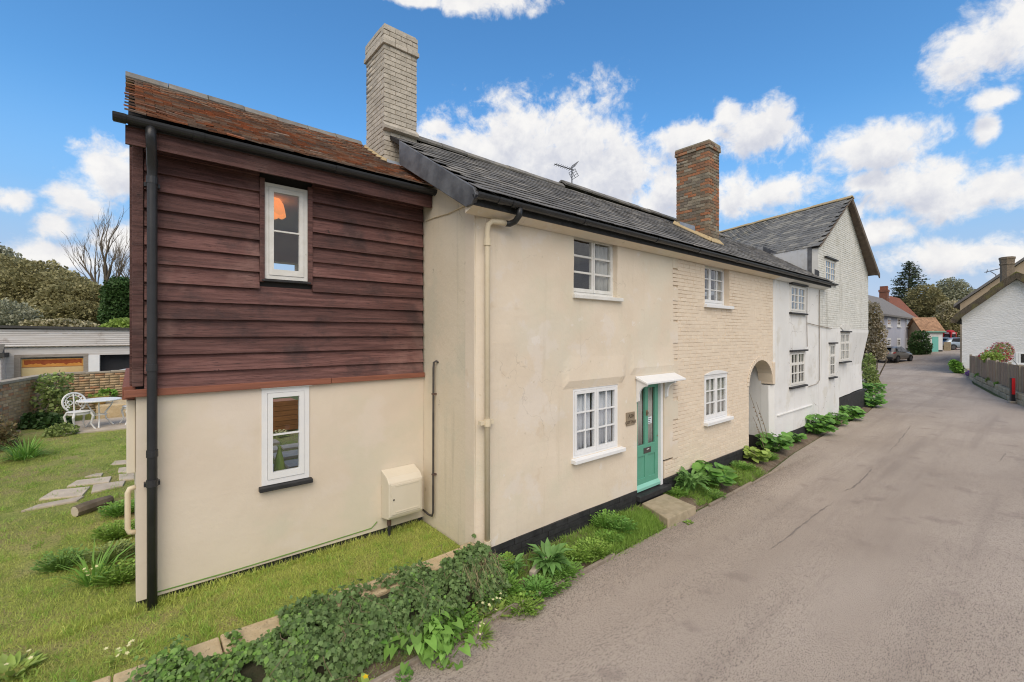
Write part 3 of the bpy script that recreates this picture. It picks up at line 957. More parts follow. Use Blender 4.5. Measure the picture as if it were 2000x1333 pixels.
def chimney_bricks(parent, x0, x1, y0, y1, z0, z1, m_, course=0.075, limit=300, rest='lower_bricks', jit=0.004):
    """header/stretcher courses round a stack; returns nothing, makes brick parts"""
    mats_, shapes, keys = [], [], {}

    def put(cx, cy, cz, lx, ly):
        key = (round(lx, 3), round(ly, 3))
        if key not in keys:
            keys[key] = len(shapes)
            e = 0.005
            b = MB()
            hx, hy, hh = lx / 2, ly / 2, (course - 0.011) / 2
            b.box(-hx, hx, -hy, hy, -hh, hh)
            for i, p in enumerate(b.v):
                b.v[i] = (p[0] * (1 - e * random.random()), p[1] * (1 - e * random.random()), p[2] * (1 - 0.06 * random.random()))
            shapes.append(b)
        q = Matrix.Translation((cx + random.uniform(-jit, jit), cy + random.uniform(-jit, jit), cz)) @ Matrix.Rotation(random.uniform(-0.012, 0.012), 4, 'Z')
        mats_.append((keys[key], q))
    n = int((z1 - z0) / course)
    wd_ = 0.1
    for k in range(n):
        zc = z0 + (k + 0.5) * course
        full_x = k % 2 == 0
        Lx, Ly = x1 - x0, y1 - y0
        if full_x:
            rx, ry = (x0, x1), (y0 + wd_, y1 - wd_)
        else:
            rx, ry = (x0 + wd_, x1 - wd_), (y0, y1)
        nx, ny = max(1, round((rx[1] - rx[0]) / 0.22)), max(1, round((ry[1] - ry[0]) / 0.22))
        lx, ly = (rx[1] - rx[0]) / nx, (ry[1] - ry[0]) / ny
        for i in range(nx):
            for yy in (y0 + wd_ / 2, y1 - wd_ / 2):
                put(rx[0] + (i + 0.5) * lx, yy, zc, lx - 0.01, wd_)
        for i in range(ny):
            for xx in (x0 + wd_ / 2, x1 - wd_ / 2):
                put(xx, ry[0] + (i + 0.5) * ly, zc, wd_, ly - 0.01)
    pieces('brick', shapes, mats_, m_, parent, limit, rest)


def roof_pieces(name, parent, m_, e0, along, slope, length, height, W, gauge, thk, keep=None, limit=300, rest=None, jit=0.012, skew=0.0, overlap=1.9, tilt=None):
    """overlapping slates or tiles on a plane: e0 eave corner, along unit vector, slope unit vector up the roof"""
    a, s = Vector(along).normalized(), Vector(slope).normalized()
    n = a.cross(s).normalized()
    if n.z < 0:
        n = -n
    shapes = []
    for v in range(3):
        b = MB()
        wv = W * (0.985 - 0.012 * v)
        lg = gauge * overlap
        tl = tilt if tilt else thk * 1.25
        pts = []
        for (u_, q_) in ((-wv / 2, 0), (wv / 2, 0), (wv / 2, lg), (-wv / 2, lg)):
            lift = tl * (1 - q_ / lg) + 0.002
            pts.append((u_, q_ + random.uniform(-1, 1) * 0.006, lift))
        b.hexa(pts + [(p[0], p[1], p[2] + thk) for p in pts])
        shapes.append(b)
    rows = int(height / gauge)
    cols = int(round(length / W))
    out_ = []
    for k in range(rows):
        for i in range(cols):
            u_ = (i + 0.5 + (0.5 if k % 2 else 0)) * W
            if u_ > length - W * 0.3:
                u_ = length - W * 0.45
            p = Vector(e0) + a * (u_ + skew * k * gauge) + s * (k * gauge)
            if keep and not keep(p):
                continue
            rot = Matrix.Rotation(random.gauss(0, jit), 4, 'Z') @ Matrix.Rotation(random.gauss(0, jit * 0.6), 4, 'X') @ Matrix.Rotation(random.gauss(0, jit * 0.8), 4, 'Y')
            out_.append((random.randrange(3), frame_matrix(p + s * random.gauss(0, gauge * 0.03), a, s, n) @ rot))
    pieces(name, shapes, out_, m_, parent, limit, rest)


def gutter(parent, x0, x1, y, z, r=0.055, joints=(), m_='black_pipe'):
    gm = MB()
    n = 10
    prof = [(math.cos(t_) * r, math.sin(t_) * r) for t_ in np.linspace(math.pi, 2 * math.pi, n)]
    inner = [(p[0] * 0.86, p[1] * 0.86) for p in prof[::-1]]
    poly = prof + inner
    gm.prism([(x0, y + p[0], z + p[1]) for p in poly], (x1 - x0, 0, 0))
    o = obj('gutter', gm, m_, parent)
    for jx in joints:
        jm = MB().prism([(jx - 0.045, y + p[0] * 1.13, z + p[1] * 1.13) for p in prof] + [(jx - 0.045, y + p[0] * 1.02, z + p[1] * 1.02) for p in prof[::-1]], (0.09, 0, 0))
        obj('gutter_joint', jm, m_, o)
    return o


def text(name, body, size, loc, m_, parent, local=False, bold=0.0):
    """raised lettering facing -Y"""
    cu = bpy.data.curves.new(name, 'FONT')
    cu.body = body
    cu.size = size
    cu.align_x = 'CENTER'
    cu.extrude = 0.002
    cu.offset = bold
    cu.resolution_u = 2
    tmp = bpy.data.objects.new(name, cu)
    COL.objects.link(tmp)
    dg = bpy.context.evaluated_depsgraph_get()
    me = bpy.data.meshes.new_from_object(tmp.evaluated_get(dg))
    bpy.data.objects.remove(tmp)
    me.transform(Matrix.Translation(loc) @ Matrix.Rotation(R(90), 4, 'X'))
    me.materials.clear()
    return link(name, me, m_, parent, local)


def ridge_row(parent, pts, r, m_, L=0.45, name='ridge_tile', mortar=True):
    """angular ridge tiles laid end to end along a line"""
    p0, p1 = Vector(pts[0]), Vector(pts[1])
    n = max(1, round((p1 - p0).length / L))
    d = (p1 - p0).normalized()
    side = d.cross(Vector((0, 0, 1))).normalized()
    for i in range(n):
        a = p0 + (p1 - p0) * (i / n) + d * 0.006
        b = p0 + (p1 - p0) * ((i + 1) / n) - d * 0.006
        dz = Vector((0, 0, random.uniform(-0.008, 0.008)))
        mb = MB()
        prof = [(-r, -r * 0.62), (-r * 0.55, -r * 0.12), (0, r * 0.12), (r * 0.55, -r * 0.12), (r, -r * 0.62), (r * 0.9, -r * 0.8), (0, -r * 0.1), (-r * 0.9, -r * 0.8)]
        mb.prism([a + dz + side * u_ + Vector((0, 0, v)) for (u_, v) in prof], b - a)
        obj(name, mb, m_, parent)


# ------------------------------------------------------------------ 1. weatherboarded wing
YW = 5.91
wing = thing('timber_clad_wing', (1.65, YW, 0.3), 'two-storey wing with dark red weatherboards above cream render', 'house')
HL = (1.16, 1.69, 1.27, 2.42)
HU = (1.19, 1.67, 3.72, 4.86)
wall('wall', 'cream_wing', wing, 0.03, 3.31, 0.345, 2.47, YW, 0.25, [HL], amp=0.006)
B('wall_base', 'black_paint', wing, 0.035, 3.30, YW + 0.03, YW + 0.2, -0.05, 0.343)
wall('board_backing', 'underlay', wing, 0.03, 3.31, 2.47, 5.05, YW + 0.02, 0.2, [HU], amp=0)
wl = MB().prism([(0.03, YW + 0.25, 0.1), (0.03, 9.4, 0.1), (0.03, 9.4, 5.05), (0.03, 7.7, 6.28), (0.03, YW + 0.25, 5.05)], (0.22, 0, 0))
obj('side_wall', wl, 'cream_wing', wing)
wall('back_wall', 'cream_wing', wing, 0.26, 3.31, 0.1, 5.05, 9.15, 0.25, [(0.9, 3.1, 0.12, 2.3), (1.93, 2.42, 3.72, 4.42), (0.45, 1.75, 3.3, 4.8)], amp=0)  # last opening is unseen, added to let daylight into the upper room
B('floor', 'room', wing, 0.26, 3.30, YW + 0.26, 9.14, 0.0, 0.40)
B('ceiling', 'ceiling_white', wing, 0.26, 3.30, YW + 0.26, 9.14, 2.5, 2.6)
B('upper_ceiling', 'ceiling_white', wing, 0.26, 3.30, YW + 0.23, 9.14, 5.0, 5.04)
B('room_lining', 'room', wing, 3.22, 3.30, YW + 0.26, 9.13, 0.41, 4.99)

# weatherboards, each its own feather-edged piece
zb, row = 2.50, 0


def feather(x0, x1, z0, h):
    t0, t1 = 0.056, 0.008
    yb = YW + 0.018
    mb = MB()
    n = max(1, int((x1 - x0) / 0.35))
    for i in range(n + 1):
        x = x0 + (x1 - x0) * i / n
        wv = 0.004 * noise.noise((x * 1.1, z0 * 3, 0))
        mb.v += [(x, yb - t0 + wv, z0 + wv), (x, yb, z0 + wv), (x, yb, z0 + h), (x, yb - t1 + wv * 0.5, z0 + h)]
    for i in range(n):
        for j in range(4):
            mb.f.append((4 * i + j, 4 * i + (j + 1) % 4, 4 * i + 4 + (j + 1) % 4, 4 * i + 4 + j))
    mb.f += [(3, 2, 1, 0), (4 * n, 4 * n + 1, 4 * n + 2, 4 * n + 3)]
    return mb


while zb < 4.98:
    h = 0.188 if row else 0.16
    tilt_ = random.uniform(-0.004, 0.004)
    spans = [(0.095, 3.285)]
    if zb + h > HU[2] - 0.03:
        spans = [(0.095, HU[0] - 0.055), (HU[1] + 0.055, 3.285)]
    for (a, b) in spans:
        o = obj('weatherboard', feather(a, b, zb + tilt_, 0.215), 'boards', wing)
    zb += h
    row += 1
B('corner_post', 'boards', wing, 0.0, 0.088, YW - 0.03, YW + 0.10, 2.53, 5.02, bevel=0.004)
B('drip_board', 'cedar', wing, -0.06, 1.95, YW - 0.055, YW + 0.02, 2.425, 2.50, bevel=0.006)
B('drip_board', 'cedar', wing, 1.955, 3.30, YW - 0.050, YW + 0.02, 2.428, 2.498, bevel=0.006)
B('drip_board', 'cedar', wing, -0.075, 0.025, YW + 0.025, 9.3, 2.40, 2.53)
obj('side_boarding', MB().prism([(-0.02, YW + 0.10, 2.54), (-0.02, 9.3, 2.54), (-0.02, 9.3, 4.98), (-0.02, YW + 0.1, 4.98)], (0.045, 0, 0)), 'boards', wing)
for a, b in ((HU[0] - 0.053, HU[0] - 0.002), (HU[1] + 0.002, HU[1] + 0.053)):
    B('window_trim', 'boards', wing, a, b, YW - 0.035, YW + 0.018, 3.68, 4.90)
for (kx, kz, s_) in ((0.33, 3.98, 0.035), (0.42, 4.06, 0.045), (0.48, 3.55, 0.0)):
    if s_:
        B('bare_knot', 'bare_knot', wing, kx, kx + s_ * 1.6, YW - 0.0125, YW - 0.002, kz, kz + s_ * 0.6, bevel=0.006)

window(wing, HL[0], HL[1], HL[2], HL[3], YW - 0.012, [(1, 1, 2)], fw=0.06, cw=0.055, sill='black_paint', sill_over=0.03, sill_out=0.06, sill_h=0.06, label='lower white casement with two panes and black sill')
B('drip_mould', 'white_paint', wing, HL[0] - 0.015, HL[1] + 0.02, YW - 0.05, YW + 0.01, HL[3] + 0.002, HL[3] + 0.03)
window(wing, HU[0], HU[1], HU[2], HU[3], YW - 0.012, [(1, 1, 2)], paint='old_white_paint', fw=0.045, cw=0.05, sill='black_paint', sill_over=0.03, sill_out=0.04, sill_h=0.035, label='upper white casement set in dark boards')
vase = tag(obj('vase', MB().lathe([(0.045, 0), (0.062, 0.05), (0.066, 0.12), (0.05, 0.22), (0.026, 0.31), (0.018, 0.36), (0.024, 0.385)], (1.43, YW + 0.34, 1.25), 20), 'vase_green', smooth=True),
           'tall green striped vase behind the lower window of the boarded wing', 'vase')
B('window_shelf', 'ceiling_white', wing, 1.02, 1.84, YW + 0.252, YW + 0.47, 1.20, 1.249)
ls = MB()
n = 48
for k, (r_, z_) in enumerate([(0.06, 0.25), (0.12, 0.235), (0.165, 0.17), (0.185, 0.09), (0.2, 0.0)]):
    for j in range(n):
        t_ = 2 * math.pi * j / n
        rr = r_ * (1 + 0.05 * math.cos(8 * t_))
        ls.v.append((1.50 + rr * math.cos(t_), 7.1 + rr * math.sin(t_), 4.78 + z_ - (0.03 * abs(math.sin(4 * t_)) if k == 4 else 0)))
ls.f = [(k * n + j, k * n + (j + 1) % n, (k + 1) * n + (j + 1) % n, (k + 1) * n + j) for k in range(4) for j in range(n)]
lamp = thing('pendant_lamp', (1.50, 7.1, 4.78), 'orange scalloped lampshade hanging inside the upper window of the boarded wing', 'lampshade')
o = obj('lamp_shade', ls, 'lamp_orange', lamp, smooth=True, fix=False)
o.modifiers.new('thickness', 'SOLIDIFY').thickness = 0.004
obj('cord', MB().tube([(1.50, 7.1, 4.98), (1.50, 7.1, 4.999)], 0.006, 6), 'white_paint', lamp)

# wing roof
EV = Vector((-0.06, 5.58, 5.145))
RG = Vector((-0.02, 7.62, 6.36))
sl = (RG - Vector((RG.x, EV.y, EV.z)))
deck = MB().prism([(-0.03, 5.62, 5.10), (-0.03, 7.62, 6.315), (-0.03, 9.6, 5.10), (-0.03, 9.6, 5.06), (-0.03, 7.62, 6.26), (-0.03, 5.62, 5.05)], (3.33, 0, 0))
wroof = obj('roof', deck, 'underlay', wing)
roof_pieces('roof_tile', wroof, 'clay_tile', EV, (1, 0, 0), sl, 3.42, sl.length, 0.165, 0.098, 0.016, limit=300, rest='upper_tiles', jit=0.045, overlap=1.6,
            keep=lambda p: not (p.x > 2.93 and p.y > 6.45), tilt=0.030)
ridge_row(wing, ((-0.07, 7.62, 6.44), (3.0, 7.62, 6.41)), 0.19, 'ridge', 0.46)
obj('ridge_mortar', MB().box(-0.05, 3.0, 7.49, 7.75, 6.30, 6.362), 'mortar', wing)
B('fascia', 'boards', wing, -0.05, 3.30, 5.655, 5.685, 4.89, 5.07)
B('soffit', 'underlay', wing, -0.04, 3.295, 5.69, YW - 0.03, 5.02, 5.05)
gutter(wing, -0.14, 3.36, 5.595, 5.125, 0.062, (-0.09, 0.52, 3.33, 1.95))
dp = MB()
dp.tube([(0.14, 5.595, 5.09), (0.14, 5.595, 4.98), (0.145, 5.63, 4.90), (0.152, 5.76, 4.79), (0.155, 5.80, 4.70), (0.155, 5.805, 4.5), (0.155, 5.81, 2.0), (0.155, 5.81, 0.23)], 0.044, 14)
dpo = obj('downpipe', dp, 'black_pipe', wing, smooth=True)
for z_ in (4.62, 2.72, 1.85, 1.55, 4.80):
    obj('pipe_collar', MB().tube([(0.155, 5.807, z_ - 0.035), (0.155, 5.807, z_ + 0.035)], 0.050, 14), 'black_pipe', dpo)
for z_ in (4.58, 1.53):
    B('pipe_bracket', 'black_pipe', dpo, 0.09, 0.22, 5.84, YW - 0.005, z_ - 0.02, z_ + 0.02)

# fixings on the wing
mb_ = thing('meter_box', (2.86, 5.78, 0.5), 'cream meter cupboard with sloping top on the corner of the rendered wall', 'meter box')
obj('cabinet', MB().prism([(2.64, YW - 0.003, 0.50), (2.64, 5.68, 0.54), (2.64, 5.66, 0.58), (2.64, 5.66, 1.03), (2.64, 5.72, 1.10), (2.64, YW - 0.003, 1.17)], (0.51, 0, 0)), 'meter', mb_, bevel=0.01)
dr_ = B('door', 'meter', mb_, 2.67, 3.12, 5.645, 5.659, 0.60, 1.015, bevel=0.006)
B('lock', 'dark_metal', dr_, 2.695, 2.715, 5.638, 5.644, 0.80, 0.82)
for z_ in (0.63, 0.985):
    B('door_ridge', 'meter', dr_, 2.73, 3.08, 5.64, 5.644, z_, z_ + 0.012)
obj('supply_pipe', MB().tube([(2.71, 5.80, 0.2), (2.71, 5.80, 0.51)], 0.022, 10), 'black_pipe', mb_)
obj('collar', MB().tube([(2.71, 5.80, 0.42), (2.71, 5.80, 0.505)], 0.03, 10), 'rust_pipe', mb_)
sb = thing('wall_cabinet', (-0.06, 6.25, 1.35), 'narrow cream service cabinet on the end wall above the garden', 'cabinet')
B('body', 'meter', sb, -0.045, 0.028, 6.05, 6.45, 1.62, 2.38, bevel=0.01)
wp = thing('waste_pipe', (-0.06, 6.15, 0.5), 'cream waste pipe with bent foot on the garden end wall', 'pipe')
obj('pipe', MB().tube([(0.03, 6.15, 1.45), (-0.02, 6.15, 1.44), (-0.035, 6.15, 1.40), (-0.035, 6.15, 1.03), (-0.02, 6.15, 0.985), (0.03, 6.15, 0.975)], 0.026, 10), 'cream_pipe', wp, smooth=True)
gc = MB().tube([(0.16, YW - 0.006, 0.385), (0.9, YW - 0.008, 0.375), (1.8, YW - 0.007, 0.385), (2.5, YW - 0.006, 0.40), (2.58, YW - 0.01, 0.47)], 0.006, 6)
tag(obj('earth_cable', gc, 'bright_leaf', None), 'thin green cable along the foot of the cream rendered wing', 'cable')

# ------------------------------------------------------------------ 2. cream rendered cottage with the green door
YF = 4.52
cotA = thing('rendered_cottage', (5.7, YF, 0), 'cream rendered cottage with green front door and white chimney', 'house')
HA = [(5.08, 6.17, 3.66, 4.60), (5.07, 6.19, 1.18, 2.23), (6.73, 7.62, 0.10, 2.24)]


def roundcorner(x, z):
    r_ = 0.10
    d = x - 3.31
    return r_ - math.sqrt(max(r_ * r_ - (r_ - d) ** 2, 0)) if d < r_ else 0.0


def eyebrow(x, z):                            # render swells out over the ground floor openings
    d = roundcorner(x, z)
    if 4.95 < x < 6.3 and 2.245 < z < 2.75:
        d -= 0.035 * (1 - (z - 2.245) / 0.5)
    if 6.55 < x < 8.0 and 2.36 < z < 2.8:
        d -= 0.03 * (1 - (z - 2.36) / 0.44)
    return d


wall('front_wall', 'cream', cotA, 3.31, 7.94, 0.34, 4.66, YF, 0.30, HA, step=0.12, amp=0.014, disp=eyebrow, keep=lambda x, z: not (x > 7.64 and z < 0.66))
for k, (a, b) in enumerate(((0.66, 1.0), (1.42, 1.78), (2.2, 2.55), (2.9, 3.3), (3.72, 3.98), (4.35, 4.66))):
    B('render_edge', 'cream', cotA, 7.942, 8.13, YF + 0.002, YF + 0.1, a, b)
obj('gable_wall', MB().prism([(3.315, YF + 0.09, 0.1), (3.315, 9.1, 0.1), (3.315, 9.1, 4.75), (3.315, 6.8, 6.22), (3.315, YF + 0.09, 4.78)], (0.24, 0, 0)), 'cream_stained', cotA)
B('back_wall', 'cream', cotA, 3.56, 8.13, 8.85, 9.1, 0, 4.75)
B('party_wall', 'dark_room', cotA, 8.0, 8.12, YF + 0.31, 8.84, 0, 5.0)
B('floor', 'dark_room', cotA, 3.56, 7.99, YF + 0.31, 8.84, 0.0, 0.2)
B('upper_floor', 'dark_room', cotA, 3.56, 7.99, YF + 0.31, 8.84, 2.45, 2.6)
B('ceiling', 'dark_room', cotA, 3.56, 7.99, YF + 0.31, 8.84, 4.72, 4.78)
pl = MB()
for (a, b, t_) in ((3.37, 6.72, 0.345), (7.63, 11.49, 0.335)):
    n = int((b - a) / 0.25)
    for i in range(n):
        x0_, x1_ = a + (b - a) * i / n, a + (b - a) * (i + 1) / n - 0.004
        for k in range(5):
            dy = random.uniform(-0.006, 0.006)
            pl.box(x0_ + 0.12 * (k % 2), min(x1_ + 0.12 * (k % 2), b), YF - 0.02 + dy, YF + 0.3, -0.08 + k * 0.084, -0.08 + (k + 1) * 0.084 - 0.006)
obj('plinth', pl, 'black_paint', cotA, fix=False, kind='stuff')

window(cotA, 5.08, 6.17, 3.68, 4.62, YF + 0.085, [(1, 1, 3), (0.95, 1, 3)], paint='old_white_paint', fw=0.04, cw=0.04, bar=0.03, sill='old_white_paint', sill_over=0.03, sill_out=0.14, sill_h=0.07, sill_right=6.27,
       label='upper six-pane casement with open curtain', curtain=[(0.66, 0.97)], cmat='net_curtain')
window(cotA, 5.07, 6.19, 1.18, 2.23, YF + 0.01, [(1, 2, 3), (1, 2, 3)], fw=0.036, cw=0.046, bar=0.02, sill_over=0.04, sill_out=0.1, sill_h=0.07, sill_right=6.29, label='ground-floor twelve-pane casement with white curtains', curtain=[(0.02, 0.44), (0.5, 0.93)])

# green door
yd = YF + 0.075
B('door_frame', 'white_paint', cotA, 6.735, 6.768, YF + 0.02, YF + 0.16, 0.245, 2.235)
B('door_frame', 'white_paint', cotA, 7.535, 7.612, YF + 0.02, YF + 0.16, 0.245, 2.235)
B('door_frame', 'white_paint', cotA, 6.77, 7.533, YF + 0.03, YF + 0.16, 2.20, 2.235)
D0, D1, DZ0, DZ1 = 6.772, 7.531, 0.262, 2.196
st = MB()
st.box(D0, D0 + 0.10, yd, yd + 0.045, DZ0, DZ1)
st.box(D1 - 0.10, D1, yd, yd + 0.045, DZ0, DZ1)
xm = (D0 + D1) / 2
st.box(xm - 0.05, xm + 0.05, yd, yd + 0.045, DZ0, DZ1)
for (a, b) in ((DZ0, DZ0 + 0.2), (0.86, 1.06), (DZ1 - 0.11, DZ1)):
    st.box(D0 + 0.1, xm - 0.05, yd + 0.0005, yd + 0.0445, a, b)
    st.box(xm + 0.05, D1 - 0.1, yd + 0.0005, yd + 0.0445, a, b)
door = obj('front_door', st, 'green_door', cotA, bevel=0.004)
door['label'] = 'green panelled door with two tall glazed lights'
for (a, b) in ((D0 + 0.1, xm - 0.05), (xm + 0.05, D1 - 0.1)):
    B('panel', 'green_door', door, a + 0.001, b - 0.001, yd + 0.018, yd + 0.035, DZ0 + 0.201, 0.859)
    B('pane', 'glass', door, a + 0.001, b - 0.001, yd + 0.02, yd + 0.024, 1.061, DZ1 - 0.111)
    c = MB()
    n = 16
    for i in range(n + 1):
        xx = a + (b - a) * i / n
        yy = yd + 0.075 + 0.014 * math.sin(i * 1.6) + 0.008 * math.sin(i * 0.7)
        c.v += [(xx, yy, 1.0), (xx, yy, 2.15)]
    c.f = [(2 * i, 2 * i + 2, 2 * i + 3, 2 * i + 1) for i in range(n)]
    cu = obj('curtain', c, 'net_curtain', door, smooth=True, fix=False)
    cu.modifiers.new('thickness', 'SOLIDIFY').thickness = 0.003
obj('weather_bar', MB().prism([(D0, yd, DZ0 + 0.10), (D0, yd - 0.05, DZ0 + 0.05), (D0, yd - 0.05, DZ0 + 0.005), (D0, yd, DZ0 + 0.005)], (D1 - D0, 0, 0)), 'green_light', door)
B('letterbox', 'dark_metal', door, xm - 0.10, xm + 0.13, yd - 0.01, yd + 0.003, 0.90, 1.0, bevel=0.004)
B('letter_flap', 'cast_white', door, xm - 0.015, xm + 0.06, yd - 0.016, yd - 0.011, 0.963, 0.975)
B('knocker', 'brass', door, xm - 0.03, xm + 0.02, yd - 0.014, yd - 0.001, 1.58, 1.685, bevel=0.006)
B('lock', 'brass', door, D1 - 0.04, D1 - 0.025, yd - 0.012, yd - 0.001, 1.16, 1.175)
text('door_number', '10', 0.085, (xm - 0.005, yd - 0.0165, 1.60), 'plaque_letter', door)
note = thing('door_notice', (xm + 0.12, yd, 1.46), 'small white paper notice taped inside the green door glass', 'notice')
B('paper', 'paper', note, xm + 0.055, xm + 0.185, yd + 0.012, yd + 0.014, 1.42, 1.545)
for i, wd_ in enumerate((0.085, 0.06, 0.075)):
    B('handwriting', 'ink', note, xm + 0.075, xm + 0.075 + wd_, yd + 0.010, yd + 0.0115, 1.505 - 0.034 * i, 1.515 - 0.034 * i)
B('threshold', 'black_paint', cotA, 6.68, 7.72, YF - 0.10, YF + 0.16, 0.15, 0.243, bevel=0.01)
B('threshold_riser', 'black_paint', cotA, 6.725, 7.625, YF - 0.015, YF + 0.2, -0.05, 0.148)
cnp = thing('door_hood', (7.3, YF, 2.2), 'white painted hood on curved brackets over the green door', 'door hood')
obj('hood', MB().prism([(6.68, YF - 0.004, 2.285), (6.68, YF - 0.24, 2.20), (6.68, YF - 0.24, 2.235), (6.68, YF - 0.004, 2.33)], (1.30, 0, 0)), 'white_paint', cnp, bevel=0.006)
for x_ in (6.71, 7.64):
    pts = [(x_, YF - 0.003, 2.28), (x_, YF - 0.215, 2.20)]
    for i in range(7):
        t_ = i / 6 * math.pi / 2
        pts.append((x_, YF - 0.05 - 0.16 * (1 - math.sin(t_)), 2.17 - 0.20 * (1 - math.cos(t_))))
    pts += [(x_, YF - 0.05, 1.90), (x_, YF - 0.003, 1.87)]
    obj('bracket', MB().prism(pts, (0.045, 0, 0)), 'white_paint', cnp)
pq = thing('name_plaque', (6.52, YF, 1.5), 'bronze house name plaque beside the green door', 'plaque')
pqx = B('plate', 'plaque', pq, 6.40, 6.64, YF - 0.022, YF + 0.012, 1.50, 1.725, bevel=0.004)
text('lettering', 'ASH', 0.092, (6.535, YF - 0.0235, 1.63), 'plaque_letter', pq, bold=0.001)
text('lettering', 'COTTAGE', 0.068, (6.52, YF - 0.0235, 1.535), 'plaque_letter', pq, bold=0.001)

# roof of slates shared by the row, one part per cottage
RS = Vector((0, 2.52, 1.56)).normalized()


def slate_roof(parent, xa, xb, keep=None, label=None):
    dk = MB().prism([(xa, 4.27, 4.765), (xa, 6.8, 6.33), (xa, 9.35, 4.77), (xa, 9.35, 4.72), (xa, 6.8, 6.27), (xa, 4.27, 4.71)], (xb - xa, 0, 0))
    rf = obj('roof', dk, 'underlay', parent)
    roof_pieces('slate', rf, 'slate', (xa, 4.215, 4.745), (1, 0, 0), RS, xb - xa, 2.99, 0.285, 0.187, 0.007, keep=keep, limit=300, jit=0.013, overlap=1.5, tilt=0.018)
    B('fascia', 'black_paint', parent, xa + 0.002, xb - 0.002, 4.31, 4.335, 4.60, 4.71)
    obj('eaves_cove', MB().prism([(xa + 0.003, 4.336, 4.60), (xa + 0.003, YF - 0.016, 4.54), (xa + 0.003, YF - 0.016, 4.66), (xa + 0.003, 4.336, 4.66)], (xb - xa - 0.006, 0, 0)), 'cream' if xa < 13 else 'white_render', parent)
    return rf


slate_roof(cotA, 3.09, 8.13, keep=lambda p: not (p.x < 3.62 and p.y > 6.35))
ridge_row(cotA, ((3.58, 6.8, 6.42), (7.2, 6.8, 6.39)), 0.16, 'ridge', 0.5)
ridge_row(cotA, ((7.22, 6.8, 6.47), (8.13, 6.8, 6.465)), 0.16, 'ridge', 0.5)
gutter(cotA, 3.06, 8.13, 4.235, 4.715, 0.06, (3.10, 3.64, 5.0, 6.9, 3.42))
# lead-dressed barge board
obj('barge_board', MB().prism([(3.06, 4.24, 4.70), (3.06, 4.33, 4.60), (3.06, 4.46, 4.60), (3.06, 6.20, 5.62), (3.06, 6.22, 5.99), (3.06, 4.30, 4.80)], (0.06, 0, 0)), 'lead', cotA, bevel=0.008)
obj('barge_soffit', MB().prism([(3.12, 4.46, 4.62), (3.12, 6.20, 5.66), (3.12, 6.20, 5.70), (3.12, 4.46, 4.66)], (0.19, 0, 0)), 'cream_stained', cotA)
# white chimney
CX0, CX1, CY0, CY1 = 2.99, 3.56, 6.58, 7.28
ch = B('chimney', 'chimney_joint', cotA, CX0 + 0.012, CX1 - 0.012, CY0 + 0.012, CY1 - 0.012, 5.2, 7.93)
chimney_bricks(ch, CX0, CX1, CY0, CY1, 5.35, 7.60, 'chimney_brick', limit=250, jit=0.002)
chimney_bricks(ch, CX0 - 0.03, CX1 + 0.03, CY0 - 0.03, CY1 + 0.03, 7.60, 7.675, 'chimney_brick', limit=60, jit=0.003)
chimney_bricks(ch, CX0 - 0.014, CX1 + 0.014, CY0 - 0.014, CY1 + 0.014, 7.675, 7.95, 'chimney_brick', limit=60, jit=0.002)
obj('old_weathering', MB().prism([(CX0 - 0.02, CY0 - 0.07, 6.27), (CX0 - 0.02, CY0 - 0.075, 6.31), (CX0 - 0.02, CY0 + 0.02, 6.40), (CX0 - 0.02, CY0 + 0.02, 6.25)], (CX1 - CX0 + 0.02, 0, 0)), 'chimney_brick', ch)
obj('fillet', MB().prism([(CX0 - 0.07, 6.50, 5.665), (CX0 + 0.01, 6.50, 5.775), (CX0 + 0.01, 6.50, 5.62)], (0, 0.85, 0.505)), 'mortar', ch)
obj('flashing', MB().prism([(3.0, 6.40, 5.635), (3.0, 6.565, 5.80), (3.0, 6.572, 5.80), (3.0, 6.572, 5.70), (3.0, 6.42, 5.62)], (0.36, 0, 0)), 'new_lead', ch)

# pipes on the corner
sp = MB().tube([(3.40, YF - 0.055, 0.40), (3.40, YF - 0.055, 4.36), (3.41, YF - 0.06, 4.44), (3.46, YF - 0.07, 4.485), (3.56, YF - 0.09, 4.49), (3.66, YF - 0.10, 4.49)], 0.035, 12)
spo = obj('downpipe', sp, 'cream_pipe', cotA, smooth=True)
spo['label'] = 'cream downpipe on the cottage corner'
for z_ in (0.42, 1.95, 4.22):
    obj('pipe_collar', MB().tube([(3.40, YF - 0.055, z_ - 0.045), (3.40, YF - 0.055, z_ + 0.045)], 0.046, 12), 'cream_pipe', spo)
B('pipe_bracket', 'cream_pipe', spo, 3.30, 3.50, YF - 0.06, YF - 0.0, 1.925, 1.975)
obj('pipe_elbow', MB().tube([(3.74, 4.235, 4.665), (3.745, 4.25, 4.57), (3.745, 4.33, 4.51), (3.72, 4.41, 4.49), (3.67, YF - 0.10, 4.49)], 0.04, 12), 'black_pipe', spo, smooth=True)
obj('pipe_shoe', MB().tube([(3.40, YF - 0.055, 0.40), (3.40, YF - 0.06, 0.30), (3.43, YF - 0.11, 0.22), (3.45, YF - 0.17, 0.17)], [0.05, 0.05, 0.055, 0.06], 12), 'rust_pipe', spo, smooth=True)
ip = thing('iron_pipe', (3.27, 5.5, 0.4), 'thin dark iron pipe with bent top on the cottage end wall', 'pipe')
obj('pipe', MB().tube([(3.32, 5.50, 2.66), (3.29, 5.52, 2.68), (3.27, 5.55, 2.66), (3.27, 5.56, 2.58), (3.27, 5.57, 0.52), (3.27, 5.60, 0.46), (3.27, 5.70, 0.45), (3.27, 5.86, 0.47)], 0.015, 8), 'dark_metal', ip, smooth=True)
for z_ in (1.05, 2.2):
    B('clip', 'rust_pipe', ip, 3.255, 3.316, 5.545, 5.59, z_, z_ + 0.02)
